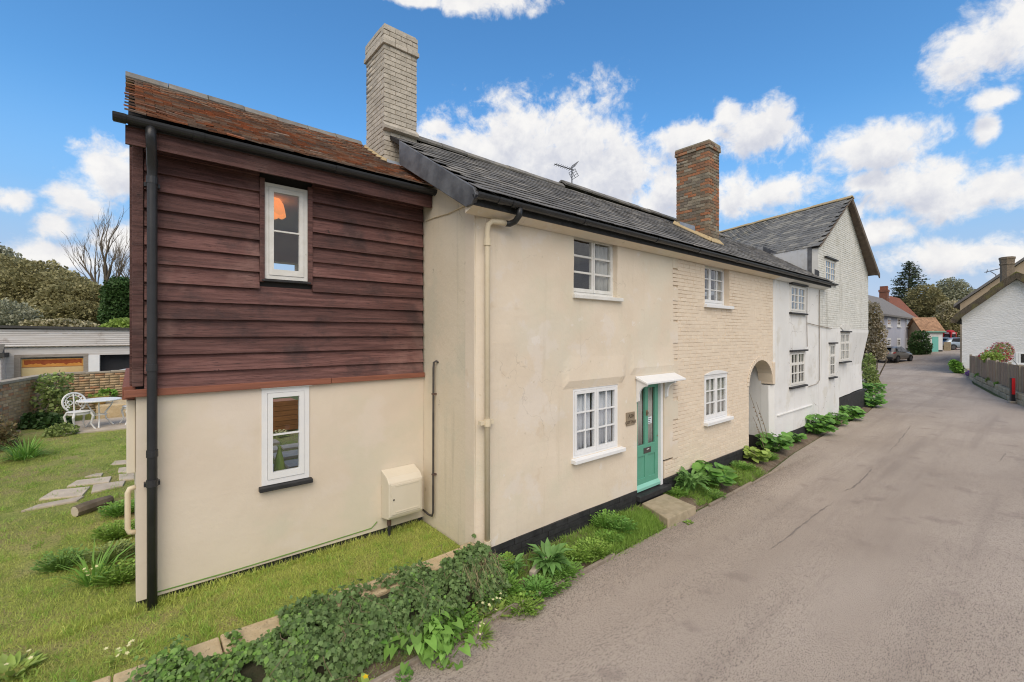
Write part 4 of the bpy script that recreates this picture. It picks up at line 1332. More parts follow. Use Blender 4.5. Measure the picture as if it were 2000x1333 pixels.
cb = MB().tube([(3.305, 5.84, 4.74), (3.305, 5.6, 4.74), (3.30, 5.2, 4.72), (3.295, 4.8, 4.74), (3.295, 4.62, 4.78)], 0.008, 6)
tag(obj('cable', cb, 'cream_pipe'), 'thin cream cable sagging across the top of the cottage end wall', 'cable')
# aerial on the far roof slope
ae = thing('tv_aerial', (6.55, 7.0, 6.2), 'grey television aerial on a thin pole above the slate roof', 'aerial')
ap = at_y(1117, 378, 6.95)
px_, pz_ = ap.x, ap.z
obj('mast', MB().tube([(px_, 6.95, pz_ - 0.25), (px_, 6.95, pz_ + 0.60)], 0.014, 8), 'aerial', ae)
bd = Vector((-0.93, 0.30, 0.13)).normalized()
c0 = Vector((px_, 6.95, pz_ + 0.55))
boom = obj('boom', MB().tube([c0 - bd * 0.06, c0 + bd * 0.46], 0.011, 6), 'aerial', ae)
sd_ = bd.cross(Vector((0, 0, 1))).normalized()
for i in range(7):
    q = c0 + bd * (0.10 + 0.055 * i)
    obj('director', MB().tube([q - sd_ * 0.085, q + sd_ * 0.085], 0.005, 5), 'aerial', boom)
for s_ in (-1, 1):
    rf_ = MB()
    for i in range(4):
        q = c0 - bd * 0.03 * i + Vector((0, 0, s_ * (0.03 + 0.045 * i)))
        rf_.tube([q - sd_ * 0.15, q + sd_ * 0.15], 0.006, 5)
    for e in (-1, 0, 1):
        rf_.tube([c0 + sd_ * 0.14 * e + Vector((0, 0, s_ * 0.03)), c0 + sd_ * 0.14 * e - bd * 0.09 + Vector((0, 0, s_ * 0.165))], 0.006, 5)
    obj('reflector', rf_, 'aerial', ae)

# ------------------------------------------------------------------ 3. cream painted brick cottage with the arched passage
cotB = thing('painted_brick_cottage', (10.5, YF, 0), 'cream painted brick cottage with arched passage and tall red-brown chimney', 'house')
AX, AW, AZ, AR = 12.25, 0.755, 1.80, 0.61      # passage arch: centre, half width, springing, rise


def arch_top(x):
    q = (x - AX) / AW
    return AZ + AR * math.sqrt(max(0.0, 1 - q * q)) if abs(q) < 1 else None


HB = [(9.25, 10.42, 3.70, 4.58), (9.22, 10.34, 1.20, 2.20)]
YB = YF + 0.020
wall('backing', 'cream_joint', cotB, 8.14, 11.494, 0.335, 4.66, YB, 0.28, HB, step=0.3, amp=0)
ar = MB()                                      # wall above the arch, with its soffit
n = 28
xs_ = [AX - AW + 2 * AW * i / n for i in range(n + 1)]
for i in range(n):
    a, b = xs_[i], xs_[i + 1]
    za, zb_ = arch_top(a) or AZ, arch_top(b) or AZ
    ar.hexa([(a, YB, za), (b, YB, zb_), (b, YB + 0.34, zb_), (a, YB + 0.34, za), (a, YB, 4.66), (b, YB, 4.66), (b, YB + 0.34, 4.66), (a, YB + 0.34, 4.66)])
obj('arch', ar, 'cream_brick', cotB, fix=False)
B('arch_springer', 'cream_brick', cotB, 13.006, 13.16, YF - 0.004, YF + 0.36, AZ - 0.06, 2.32, bevel=0.004)
B('passage_wall', 'cream_joint', cotB, 11.25, 11.494, YB + 0.29, 9.0, 0, 2.55)
B('passage_ceiling', 'room', cotB, 11.495, 13.0, YB + 0.35, 9.0, 2.46, 2.58)
B('passage_end', 'white_render', cotB, 11.495, 13.0, 8.6, 8.8, 0, 2.455)
B('back_wall', 'cream', cotB, 8.14, 13.04, 8.82, 9.1, 2.6, 4.75)
B('back_wall', 'cream', cotB, 8.14, 11.24, 8.82, 9.1, 0.0, 2.58)
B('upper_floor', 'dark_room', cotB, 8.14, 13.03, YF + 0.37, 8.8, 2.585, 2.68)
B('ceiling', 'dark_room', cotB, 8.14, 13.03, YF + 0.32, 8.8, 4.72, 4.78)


def cutsB(z):
    c = []
    for h in HB:
        if h[2] - 0.002 < z < h[3] + 0.002:
            c.append((h[0], h[1]))
    if 2.2 < z < 2.27:
        c.append((9.24, 10.32))
    if z < AZ:
        c.append((AX - AW, 14))
    elif z < AZ + AR:
        q = AW * math.sqrt(1 - ((z - AZ) / AR) ** 2)
        c.append((AX - q - 0.11, AX + q + 0.11))
    return c


def startB(z):
    return 8.135 if any(a - 0.02 < z + 0.03 < b + 0.02 for (a, b) in ((0.66, 1.0), (1.42, 1.78), (2.2, 2.55), (2.9, 3.3), (3.72, 3.98), (4.35, 4.66))) else (7.945 if z > 0.62 else 7.66)


B('toothing', 'cream_joint', cotB, 7.65, 8.138, YB + 0.004, YB + 0.05, 0.335, 0.655)
B('toothing', 'cream_joint', cotB, 7.945, 8.138, YB + 0.012, YB + 0.05, 0.66, 4.66)
facing('brick_facing', brick_rows(7.66, 13.045, 0.345, 4.63, cutsB, start=startB, mj=0.006, bh=0.069), YF + 0.014, 0.008, 'cream_brick', cotB, disp=lambda x, z: 0.008 * noise.noise((x * 0.8, z * 0.8, 3)))
# ring of the arch
rg = MB()
m_n = 22
for i in range(m_n):
    t0, t1 = math.pi * i / m_n + 0.008, math.pi * (i + 1) / m_n - 0.008
    p = [(AX - (AW + e) * math.cos(t_), AZ + (AR + e) * math.sin(t_)) for (t_, e) in ((t0, 0.001), (t1, 0.001), (t1, 0.105), (t0, 0.105))]
    rg.prism([(q[0], YF + 0.003, q[1]) for q in p], (0, 0.016, 0))
obj('arch_bricks', rg, 'cream_brick', cotB, kind='stuff')
# segmental head over the lower window
sg = MB()
for i in range(10):
    a, b = 9.22 + 1.12 * i / 10, 9.22 + 1.12 * (i + 1) / 10
    za, zb_ = 2.20 + 0.075 * math.sin(math.pi * i / 10), 2.20 + 0.075 * math.sin(math.pi * (i + 1) / 10)
    sg.hexa([(a, YF + 0.005, 2.198), (b, YF + 0.005, 2.198), (b, YF + 0.05, 2.198), (a, YF + 0.05, 2.198), (a, YF + 0.005, za + 0.004), (b, YF + 0.005, zb_ + 0.004), (b, YF + 0.05, zb_ + 0.004), (a, YF + 0.05, za + 0.004)])
obj('window_head', sg, 'white_paint', cotB)
window(cotB, 9.25, 10.42, 3.72, 4.60, YF + 0.135, [(0.62, 1, 3), (1, 2, 3)], fw=0.045, cw=0.045, bar=0.022, sill_over=0.05, sill_out=0.19, sill_h=0.08, sill_right=10.52, label='upper casement set deep in painted brickwork', curtain=[(0.72, 0.97)], cmat='net_curtain')
window(cotB, 9.22, 10.34, 1.21, 2.197, YF + 0.03, [(1, 2, 3), (1, 2, 3)], fw=0.045, cw=0.05, bar=0.02, sill_over=0.03, sill_out=0.11, sill_h=0.08, sill_right=10.44, label='ground-floor twelve-pane casement under a low brick arch', curtain=[(0.03, 0.46), (0.52, 0.96)], cmat='net_curtain')
slate_roof(cotB, 8.135, 13.04, keep=lambda p: not (10.72 < p.x < 11.42 and 5.12 < p.y < 6.1))
ridge_row(cotB, ((8.14, 6.8, 6.46), (13.04, 6.8, 6.44)), 0.16, 'ridge', 0.5)
gutter(cotB, 8.135, 13.04, 4.235, 4.713, 0.06, (8.4, 10.1, 11.8))
# red-brown chimney
RX0, RX1, RY0, RY1 = 10.80, 11.37, 5.20, 6.06
rc = B('chimney', 'stock_joint', cotB, RX0 + 0.01, RX1 - 0.01, RY0 + 0.01, RY1 - 0.01, 5.1, 7.86)
chimney_bricks(rc, RX0, RX1, RY0, RY1, 5.20, 7.675, 'stock_brick', limit=290)
chimney_bricks(rc, RX0 - 0.03, RX1 + 0.03, RY0 - 0.03, RY1 + 0.03, 7.675, 7.825, 'stock_brick', limit=40)
obj('cap_mortar', MB().prism([(RX0 - 0.02, RY0 - 0.02, 7.826), (RX1 + 0.02, RY0 - 0.02, 7.826), (RX1 + 0.02, RY1 + 0.02, 7.826), (RX0 - 0.02, RY1 + 0.02, 7.826)], (0, 0, 0.035)), 'stock_joint', rc)
obj('flashing', MB().prism([(RX0 - 0.015, 5.55, 5.60), (RX0 - 0.015, 5.95, 5.86), (RX0 - 0.015, 5.95, 5.99), (RX0 - 0.015, 5.55, 5.80)], (0.008, 0, 0)), 'new_lead', rc)
obj('fillet', MB().prism([(RX0 - 0.06, 5.12, 5.34), (RX0 - 0.06, 6.12, 5.955), (RX0 + 0.01, 6.12, 6.03), (RX0 + 0.01, 5.12, 5.42)], (0, 0, 0.02)).prism([(RX0 - 0.03, 5.10, 5.33), (RX1 + 0.03, 5.10, 5.33), (RX1 + 0.03, 5.21, 5.46), (RX0 - 0.03, 5.21, 5.46)], (0, 0, 0.02)), 'mortar', rc)

# ------------------------------------------------------------------ 4. white rendered cottage
cotC = thing('white_cottage', (15.0, YF, 0), 'white rendered cottage between the arched passage and the tall gable', 'house')
HC = [(14.28, 15.54, 3.70, 4.50), (14.28, 15.52, 1.56, 2.57)]
wall('front_wall', 'white_render', cotC, 13.0, 16.88, 0.30, 4.66, YF + 0.005, 0.3, HC, amp=0.016, disp=lambda x, z: (0.10 - math.sqrt(max(0.01 - (0.10 - (x - 13.0)) ** 2, 0))) if x < 13.1 else 0, step=0.15,
     keep=lambda x, z: not (x < 13.16 and z > AZ - 0.06 and z < 2.32) and not (x < 13.045 and z > 2.3))
B('passage_side', 'white_render', cotC, 13.003, 13.25, YF + 0.30, 8.6, 0.30, 2.45)
B('plinth', 'black_paint', cotC, 13.02, 16.87, YF + 0.004, YF + 0.28, -0.06, 0.298)
B('passage_plinth', 'black_paint', cotC, 12.99, 13.2, YF + 0.05, 8.6, -0.06, 0.298)
B('back_wall', 'white_render', cotC, 13.05, 16.88, 8.82, 9.1, 0, 4.75)
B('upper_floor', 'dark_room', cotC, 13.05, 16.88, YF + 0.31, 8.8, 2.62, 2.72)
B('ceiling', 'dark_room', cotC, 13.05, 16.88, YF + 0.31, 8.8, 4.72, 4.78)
window(cotC, 14.28, 15.54, 3.71, 4.50, YF - 0.01, [(1, 2, 3), (1, 2, 3)], fw=0.04, cw=0.04, bar=0.03, paint='old_white_paint', sill='black_paint', sill_over=0.06, sill_out=0.07, lintel='black_paint', label='upper white window with dark sill and lintel')
window(cotC, 14.28, 15.52, 1.57, 2.57, YF - 0.01, [(1, 2, 3), (1, 2, 3)], fw=0.04, cw=0.04, bar=0.03, paint='old_white_paint', sill='black_paint', sill_over=0.06, sill_out=0.07, lintel='black_paint', transom=True, label='lower white window with dark sill and thick transom')
slate_roof(cotC, 13.045, 17.42, keep=lambda p: p.x < 16.86 + 0.35 * max(0, p.y - 4.55) or p.y < 4.42)
gutter(cotC, 13.045, 17.45, 4.235, 4.711, 0.06, (14.0, 15.6, 17.2))
ridge_row(cotC, ((13.05, 6.8, 6.44), (15.4, 6.8, 6.43)), 0.16, 'ridge', 0.5)
cm = MB().tube([(15.66, YF - 0.025, 4.5), (15.64, YF - 0.025, 3.4), (15.66, YF - 0.03, 2.7)], 0.011, 6)
cm.tube([(16.86, YF - 0.03, 4.5), (16.87, YF - 0.03, 1.6), (16.6, YF - 0.03, 1.5), (15.8, YF - 0.03, 1.47)], 0.011, 6)
cm.tube([(15.7, YF - 0.03, 3.42), (16.6, YF - 0.03, 3.36), (18.2, YF - 0.03, 3.28)], 0.011, 6)
tag(obj('wall_cable', cm, 'grey_wood'), 'grey cables running down and across the white cottage front', 'cable')
B('drip_ledge', 'white_render', cotC, 13.3, 16.2, YF - 0.035, YF + 0.01, 0.86, 0.885)

# ------------------------------------------------------------------ 5. tall white gable-fronted house
gab = thing('white_gable_house', (20, YF, 0), 'tall white painted brick house with gable end to the lane', 'house')
EL, APX, ER = Vector((16.80, 4.47, 5.93)), Vector((20.16, 4.36, 8.12)), Vector((23.68, 4.20, 5.62))
SK = Vector((0.33, 0.944, 0))                  # the wing runs back at a skew to the lane


def jetty(x, z):
    k = min(max((x - 18.2) / 4.6, 0), 1)
    s_ = 0 if z > 3.15 else (3.15 - z) / 1.35 if z > 1.8 else 1 - 0.25 * (1.8 - z) / 1.2
    return 0.24 * k * min(max(s_, 0), 1)


HD = [(17.5, 18.74, 4.84, 5.62), (18.02, 18.68, 1.62, 2.75), (19.38, 20.57, 2.09, 3.15)]
wall('front_wall', 'white_render', gab, 16.885, 23.52, 0.18, 3.28, YF, 0.3, [(h[0], h[1], h[2], h[3]) for h in HD[1:]], amp=0.02, disp=jetty, step=0.2, keep=lambda x, z: not (x > 19.3 and z < 0.76))
wall('upper_backing', 'white_joint', gab, 16.885, 23.52, 3.28, 5.66, YF + 0.012, 0.3, HD[:1], amp=0)
obj('gable', MB().prism([(16.89, YF + 0.012, 5.661), (23.52, YF + 0.012, 5.661), (23.52, YF + 0.012, 5.70), (20.18, YF + 0.012, 8.03), (16.89, YF + 0.012, 5.93)], (0, 0.3, 0)), 'white_joint', gab)


def cutsD(z):
    c = []
    if HD[0][2] < z < HD[0][3]:
        c.append(HD[0][:2])
    if z > 5.66:
        xl = 16.88 + (z - 5.90) / (8.03 - 5.90) * 3.3 if z > 5.9 else 16.88
        xr = 23.5 - (z - 5.66) / (8.03 - 5.66) * 3.34
        c += [(0, xl), (xr, 30)]
    return c


facing('brick_facing', brick_rows(16.885, 23.52, 3.285, 7.95, cutsD), YF + 0.001, 0.011, 'white_brick', gab, disp=lambda x, z: 0.012 * noise.noise((x * 0.7, z * 0.7, 9)))
B('plinth', 'black_paint', gab, 19.31, 23.50, YF + 0.12, YF + 0.35, -0.08, 0.758)
pb = MB()
for i in range(20):
    pb.box(19.3 + i * 0.21, 19.3 + i * 0.21 + 0.2, YF + 0.11 + 0.005 * random.random() + 0.05 * min(1, i / 12), YF + 0.32, -0.05, 0.75)
obj('plinth_boards', pb, 'weathered_wood', gab, kind='stuff')
for (h, tr, cs) in ((HD[0], False, [(1, 2, 3), (1, 2, 3)]), (HD[1], True, [(1, 2, 3)]), (HD[2], True, [(1, 2, 3), (1, 2, 3)])):
    yy = YF - 0.012 + (0.05 * min(max((h[0] - 18.2) / 4.6, 0), 1) if h is not HD[0] else 0)
    window(gab, h[0], h[1], h[2], h[3], yy, cs, fw=0.04, cw=0.04, bar=0.03, paint='old_white_paint', sill='black_paint', sill_over=0.06, sill_out=0.07, lintel='black_paint', transom=tr)
dm = []
for i in range(18):
    t_ = 2 * math.pi * i / 18
    r_ = 1 + 0.3 * noise.noise((math.cos(t_) * 2, math.sin(t_) * 2, 4))
    dm.append((20.0 + 0.62 * r_ * math.cos(t_), YF - 0.02, 3.33 + 0.13 * r_ * math.sin(t_)))
obj('damaged_render', MB().prism(dm, (0, 0.06, 0)), 'white_joint', gab)
# side and back walls, floors
sdw = MB().prism([(16.89, YF + 0.32, 4.7), (16.89 + 0.33 * 8.4, YF + 8.2, 4.7), (16.89 + 0.33 * 8.4, YF + 8.2, 5.92), (16.89, YF + 0.32, 5.92)], (0.25, 0, 0))
obj('side_wall', sdw, 'white_render', gab)
B('corner_strip', 'lead', gab, 16.872, 17.1, YF + 0.19, YF + 0.31, 4.66, 5.92)  # single dark strip between the side wall and the brick corner
obj('flashing', MB().prism([(16.84, 4.5, 4.93), (16.84 + 0.33 * 1.9, 6.4, 6.11), (16.84 + 0.33 * 1.9, 6.4, 6.28), (16.84, 4.5, 5.12)], (0.03, 0, 0)), 'lead', gab)
obj('far_wall', MB().prism([(23.27, YF + 0.33, 0), (23.27 + 2.77, YF + 8.2, 0), (23.27 + 2.77, YF + 8.2, 5.6), (23.27, YF + 0.33, 5.6)], (0.25, 0, 0)), 'white_render', gab)
obj('back_wall', MB().prism([(19.7, YF + 8.21, 0), (26.2, YF + 8.21, 0), (26.2, YF + 8.21, 5.6), (22.9, YF + 8.21, 7.95), (19.7, YF + 8.21, 5.9)], (0, 0.25, 0)), 'white_render', gab)
B('upper_floor', 'dark_room', gab, 17.3, 23.25, YF + 0.31, 12.0, 3.3, 3.4)
gr_ = MB()
LN = 8.9
for (e_, nm) in ((EL, 0), (ER, 1)):
    dn = Vector((0, 0, -0.06))
    p = [e_, APX, APX + SK * LN, e_ + SK * LN]
    gr_.hexa([q + dn for q in p] + p)
groof = obj('roof', gr_, 'underlay', gab)
v_ = APX - EL
sl_ = (v_ - SK * v_.dot(SK)).normalized()
ht = (v_ - SK * v_.dot(SK)).length
sk_ = v_.dot(SK) / ht
roof_pieces('slate', groof, 'mossy_slate', EL + Vector((0, 0, 0.005)) - sl_ * 0.05, SK, sl_, LN, ht + 0.03, 0.30, 0.19, 0.008, limit=300, rest='far_slates', jit=0.018, skew=sk_, overlap=1.5, tilt=0.016,
            keep=lambda p: p.z > 4.78 + 0.62 * (p.y - 4.3) - 0.15 or p.y > 7)
v2 = APX - ER
s2 = (v2 - SK * v2.dot(SK)).normalized()
roof_pieces('slate', groof, 'mossy_slate', ER + Vector((0, 0, 0.005)), SK, s2, LN, (v2 - SK * v2.dot(SK)).length, 0.30, 0.19, 0.008, limit=0, rest='rear_slates', jit=0.012, skew=v2.dot(SK) / (v2 - SK * v2.dot(SK)).length, overlap=1.5, tilt=0.016)
ridge_row(gab, (APX + Vector((0, 0, 0.07)) - SK * 0.02, APX + SK * LN + Vector((0, 0, 0.07))), 0.14, 'mortar', 0.5)
for (p, q) in ((EL, APX), (APX, ER)):
    n_ = Vector((0, -0.04, 0))
    d_ = Vector((0, 0, -0.20 if q is ER else -0.05))
    obj('barge_board', MB().prism([p - Vector((0, 0, 0.02)), q - Vector((0, 0, 0.02)), q + d_, p + d_], n_), 'barge', gab)
obj('verge_soffit', MB().prism([APX + Vector((0, 0.0, -0.07)), ER + Vector((0, 0, -0.07)), Vector((23.55, YF + 0.01, 5.60)), Vector((20.16, YF + 0.01, 8.03))], (0, 0, -0.02)), 'barge', gab)

# ------------------------------------------------------------------ step, kerb, garden wall
stp = thing('door_step', (6.95, 4.05, 0), 'worn sandy stone doorstep slab below the green door', 'step')
obj('slab', MB().hexa([(6.45, 3.76, -0.03), (7.33, 3.74, -0.03), (7.45, 4.40, -0.03), (6.68, 4.40, -0.03), (6.46, 3.77, 0.135), (7.33, 3.75, 0.13), (7.44, 4.39, 0.15), (6.69, 4.39, 0.155)]), 'step', stp, bevel=0.015)
kb = thing('kerb_edging', (4, 3.74, 0), 'line of narrow concrete edging strips between road and planting', 'kerb')
x = -3.0
while x < 10.6:
    L = random.uniform(0.85, 0.95)
    if not (6.1 < x + L / 2 < 7.75) and not (4.95 < x < 5.1):
        t_ = random.uniform(-0.012, 0.012)
        zt = 0.045 + random.uniform(-0.012, 0.012)
        obj('edging_strip', MB().hexa([(x, 3.725 + t_, -0.05), (x + L, 3.725 - t_, -0.05), (x + L, 3.77 - t_, -0.05), (x, 3.77 + t_, -0.05), (x, 3.725 + t_, zt), (x + L, 3.725 - t_, zt + 0.008), (x + L, 3.77 - t_, zt + 0.008), (x, 3.77 + t_, zt)]), 'kerb', kb, bevel=0.008)
    x += L + 0.01
gw = thing('low_garden_wall', (1.5, 4.5, 0), 'low ivy-covered garden wall with sandy stone coping', 'wall')
B('core', 'stone_wall', gw, -2.5, 3.30, 4.40, 4.60, -0.1, 0.33)
x = -2.4
while x < 3.2:
    L = min(random.uniform(0.42, 0.75), 3.28 - x)
    zt = 0.415 + random.uniform(-0.012, 0.012)
    mbk = MB().box(x, x + L - 0.012, 4.37 + random.uniform(-0.02, 0.02), 4.64 + random.uniform(-0.01, 0.02), 0.331, zt)
    for i, p in enumerate(mbk.v):
        mbk.v[i] = (p[0], p[1] + random.uniform(-0.02, 0.02), p[2] + (random.uniform(-0.015, 0.015) if p[2] > 0.35 else 0))
    obj('coping_stone', mbk, 'sandstone', gw, bevel=0.015)
    x += L
tag(obj('loose_brick', MB().hexa([(0.12, 4.34, 0.40), (0.29, 4.32, 0.40), (0.31, 4.42, 0.41), (0.14, 4.44, 0.41), (0.13, 4.35, 0.46), (0.29, 4.33, 0.455), (0.30, 4.41, 0.46), (0.145, 4.43, 0.465)]), 'red_brick', bevel=0.012),
    'broken red brick lying on the low garden wall', 'brick')

# ------------------------------------------------------------------ garden behind: slabs, walls, furniture
SL = [[(40, 998), (75, 985), (165, 968), (150, 978)], [(75, 975), (105, 957), (176, 950), (160, 968)], [(130, 950), (150, 938), (218, 930), (213, 941)], [(178, 962), (182, 947), (245, 938), (240, 948)],
      [(165, 931), (185, 925), (202, 923), (198, 929)], [(230, 922), (232, 914), (262, 910), (262, 922)], [(232, 937), (232, 926), (262, 924), (262, 935)], [(215, 908), (225, 900), (262, 897), (262, 904)]]
path = tag(bpy.data.objects.new('stepping_path', None), kind='structure')
COL.objects.link(path)
for q in SL:
    p = []
    for (a, b) in q:
        z = 0.35
        for _ in range(5):
            w_ = at_z(a, b, z)
            z = lawn_z(w_.x, w_.y) + 0.03
        p.append(w_)
    obj('paving_slab', MB().prism([Vector((v.x, v.y, v.z - 0.05)) for v in p], (0, 0, 0.05)), 'slab', path, bevel=0.008)
for (x0_, x1_, y0_, y1_) in ((1.5, 2.3, 9.55, 10.05), (2.36, 3.1, 9.55, 10.1), (1.6, 2.2, 10.13, 10.6), (2.27, 2.9, 10.18, 10.7), (1.9, 2.5, 10.75, 11.2), (2.56, 3.2, 10.78, 11.15), (2.1, 2.6, 11.3, 11.7)):
    zt = lawn_z((x0_ + x1_) / 2, (y0_ + y1_) / 2) + 0.035
    obj('paving_slab', MB().box(x0_, x1_, y0_, y1_, zt - 0.06, zt), 'slab', path, bevel=0.01)

pb_ = thing('planter_box', (2.75, 12.6, 0.6), 'slatted brown wooden planter on the lawn seen through the lower wing window', 'planter')
pz = lawn_z(2.7, 12.6) + 0.01
B('core', 'planter_wood', pb_, 2.47, 3.23, 12.27, 12.93, pz, pz + 0.72)
for k in range(6):
    B('slat', 'planter_wood', pb_, 2.42, 3.28, 12.22, 12.25, pz + 0.125 * k, pz + 0.125 * k + 0.115)
    B('slat', 'planter_wood', pb_, 2.42, 2.45, 12.252, 12.95, pz + 0.125 * k, pz + 0.125 * k + 0.115)

# brick boundary wall in three straight lengths, each brick a piece
bw = thing('brick_garden_wall', (-1.8, 17, 0.6), 'buff and orange brick wall round the back of the garden', 'wall')
TOPZ = 1.97
legs = [((-4.4, 9.0), (-2.3, 15.4)), ((-2.3, 15.4), (-1.62, 18.15)), ((-1.62, 18.15), (1.2, 18.35))]
mats_ = []
br_shapes = [MB().box(-0.105, 0.105, 0, 0.09, -0.031, 0.031), MB().box(-0.05, 0.05, 0, 0.09, -0.031, 0.031)]
for (p0, p1) in legs:
    a, b = Vector(p0 + (0,)), Vector(p1 + (0,))
    d = (b - a).normalized()
    nrm = Vector((d.y, -d.x, 0))               # towards the lawn
    L = (b - a).length
    back = -nrm
    cr = MB().prism([a + back * 0.008 + Vector((0, 0, 0.3)), b + back * 0.008 + Vector((0, 0, 0.3)), b + back * 0.22 + Vector((0, 0, 0.3)), a + back * 0.22 + Vector((0, 0, 0.3))], (0, 0, TOPZ - 0.3 - 0.06))
    obj('wall_core', cr, 'garden_joint', bw)
    nc_ = max(1, round(L / 0.6))
    for i in range(nc_):
        p, q = a + d * (L * i / nc_ + 0.006), a + d * (L * (i + 1) / nc_ - 0.006)
        dz = random.uniform(-0.012, 0.012)
        obj('coping_brick', MB().prism([p + nrm * 0.02, q + nrm * 0.02, q + back * 0.25, p + back * 0.25], (0, 0, 0.055 + dz)).add([], []), 'concrete', bw).location.z += TOPZ - 0.06
    rows = int((TOPZ - 0.06 - 0.38) / 0.075)
    for k in range(rows):
        u_ = -0.11 * (k % 2)
        while u_ < L:
            sh = 1 if random.random() < 0.25 else 0
            ln = 0.10 if sh else 0.21
            c_ = u_ + ln / 2
            if 0.05 < c_ < L - 0.05:
                pos = a + d * c_ + nrm * random.uniform(0.0, 0.008) + Vector((0, 0, 0.40 + 0.075 * (k + 0.5)))
                m4 = frame_matrix(pos, d, back, Vector((0, 0, 1)))
                mats_.append((sh, m4))
            u_ += ln + 0.012
pieces('brick', br_shapes, mats_, 'garden_brick', bw, 300, 'more_bricks', centre=(-1.7, 16.5, 1.4))

# raised bed edge and patio
tag(B('raised_bed', 'sandstone', None, -0.75, 1.0, 16.6, 18.0, 0.6, 1.12, bevel=0.03), 'buff stone raised bed in front of the brick garden wall', 'raised bed')
tag(B('patio', 'slab', None, -1.3, 1.0, 14.5, 16.55, 0.55, 0.765), kind='structure')


def ornate_chair(name, loc, rz, label):
    t = thing(name, loc, label, 'chair', 'white cast garden chairs', rz)
    b = MB()
    cz, r_ = 0.66, 0.22
    ring = [(r_ * math.cos(a), 0.20 + 0.05 * math.sin(a), cz + r_ * math.sin(a)) for a in np.linspace(-0.9, math.pi + 0.9, 26)]
    b.tube(ring, 0.022, 6)
    inner = [(r_ * 0.72 * math.cos(a), 0.20 + 0.05 * math.sin(a), cz + r_ * 0.72 * math.sin(a)) for a in np.linspace(-0.9, math.pi + 0.9, 22)]
    b.tube(inner, 0.012, 5)
    for i in range(13):
        a = -0.6 + (math.pi + 1.2) * i / 12
        b.tube([(r_ * 0.7 * math.cos(a), 0.205 + 0.05 * math.sin(a), cz + r_ * 0.7 * math.sin(a)), (r_ * math.cos(a + 0.12), 0.20 + 0.05 * math.sin(a), cz + r_ * math.sin(a + 0.12))], 0.011, 4)
    for (sx, cx_) in ((1, 0.07), (-1, -0.07)):
        sc = [(cx_ + sx * 0.06 * math.cos(a) * (1 - a / 9), 0.205, cz - 0.02 + 0.07 * math.sin(a) * (1 - a / 9)) for a in np.linspace(0, 5.5, 14)]
        b.tube(sc, 0.011, 4)
        b.tube([(sx * 0.10, 0.19, 0.45), (sx * 0.16, 0.2, 0.52), (sx * 0.08, 0.21, 0.6), (sx * 0.12, 0.22, 0.72)], 0.013, 4)
    b.tube([(0, 0.195, 0.45), (0, 0.21, 0.68), (0, 0.235, 0.86)], 0.016, 4)
    obj('backrest', b, 'cast_white', t, local=True)
    s = MB().lathe([(0.20, 0.43), (0.225, 0.445), (0.225, 0.455), (0.18, 0.46)], (0, 0, 0), 22)
    s.lathe([(0.2, 0.38), (0.205, 0.43)], (0, 0, 0), 16)
    obj('seat', s, 'cast_white', t, local=True)
    for (sx, sy) in ((1, 1), (1, -1), (-1, 1), (-1, -1)):
        obj('leg', MB().tube([(sx * 0.15, sy * 0.15, 0.43), (sx * 0.19, sy * 0.19, 0.33), (sx * 0.16, sy * 0.16, 0.14), (sx * 0.21, sy * 0.21, 0.02), (sx * 0.23, sy * 0.23, 0.0)], [0.028, 0.026, 0.016, 0.018, 0.014], 7), 'cast_white', t, local=True)
    return t


ornate_chair('garden_chair', (-0.98, 15.0, 0.755), R(28), 'white ornate cast chair to the left of the round garden table')
ornate_chair('garden_chair', (0.03, 15.25, 0.765), R(-75), 'white ornate cast chair half hidden behind the end of the boarded wing')
tb = thing('garden_table', (-0.62, 15.2, 0.765), 'round white cast garden table between two chairs', 'table')
tz = MB().lathe([(0.05, 0.64), (0.40, 0.645), (0.42, 0.655), (0.42, 0.672), (0.40, 0.68), (0.04, 0.675)], (-0.62, 15.2, 0.765), 30)
obj('table_top', tz, 'cast_white', tb)
for a in (0.5, 2.6, 4.7):
    ca, sa = math.cos(a), math.sin(a)
    obj('leg', MB().tube([(-0.62 + ca * r_, 15.2 + sa * r_, 0.765 + z_) for (r_, z_) in ((0.30, 0.65), (0.24, 0.5), (0.12, 0.34), (0.13, 0.2), (0.24, 0.06), (0.29, 0.0))], [0.016, 0.016, 0.02, 0.018, 0.016, 0.02], 7), 'cast_white', tb)
obj('stretcher', MB().tube([(-0.62 + 0.14 * math.cos(a), 15.2 + 0.14 * math.sin(a), 0.765 + 0.30) for a in np.linspace(0, 2 * math.pi, 16)], 0.012, 5), 'cast_white', tb)
pot = thing('flower_pot', (-0.3, 17.2, 1.12), 'yellow bowl planter on the raised bed behind the garden table', 'plant pot')
pp = at_t(198, 773, 13.3)
obj('bowl', MB().lathe([(0.12, 1.12), (0.19, 1.22), (0.21, 1.33), (0.225, 1.34), (0.2, 1.34)], (pp.x, 17.0, 0), 20), 'terracotta_pot', pot, smooth=True)
N_ = 60
P_ = np.stack([pp.x + RNG.normal(0, .09, N_), 17.0 + RNG.normal(0, .09, N_), np.full(N_, 1.33)], 1)
scatter('leaves', 'oval', P_, rdir(N_, .1, 1), rdir(N_, .2, 1), RNG.uniform(.06, .12, N_), 'lime_leaf', pot)

# garages behind the garden
GY = 23.0
gar = thing('garage_block', (-1, GY, 0), 'weathered white boarded garage block with flat felt roof behind the garden wall', 'garage')


def gpx(px):
    d = ray(px, 700)
    return d.x * GY / d.y


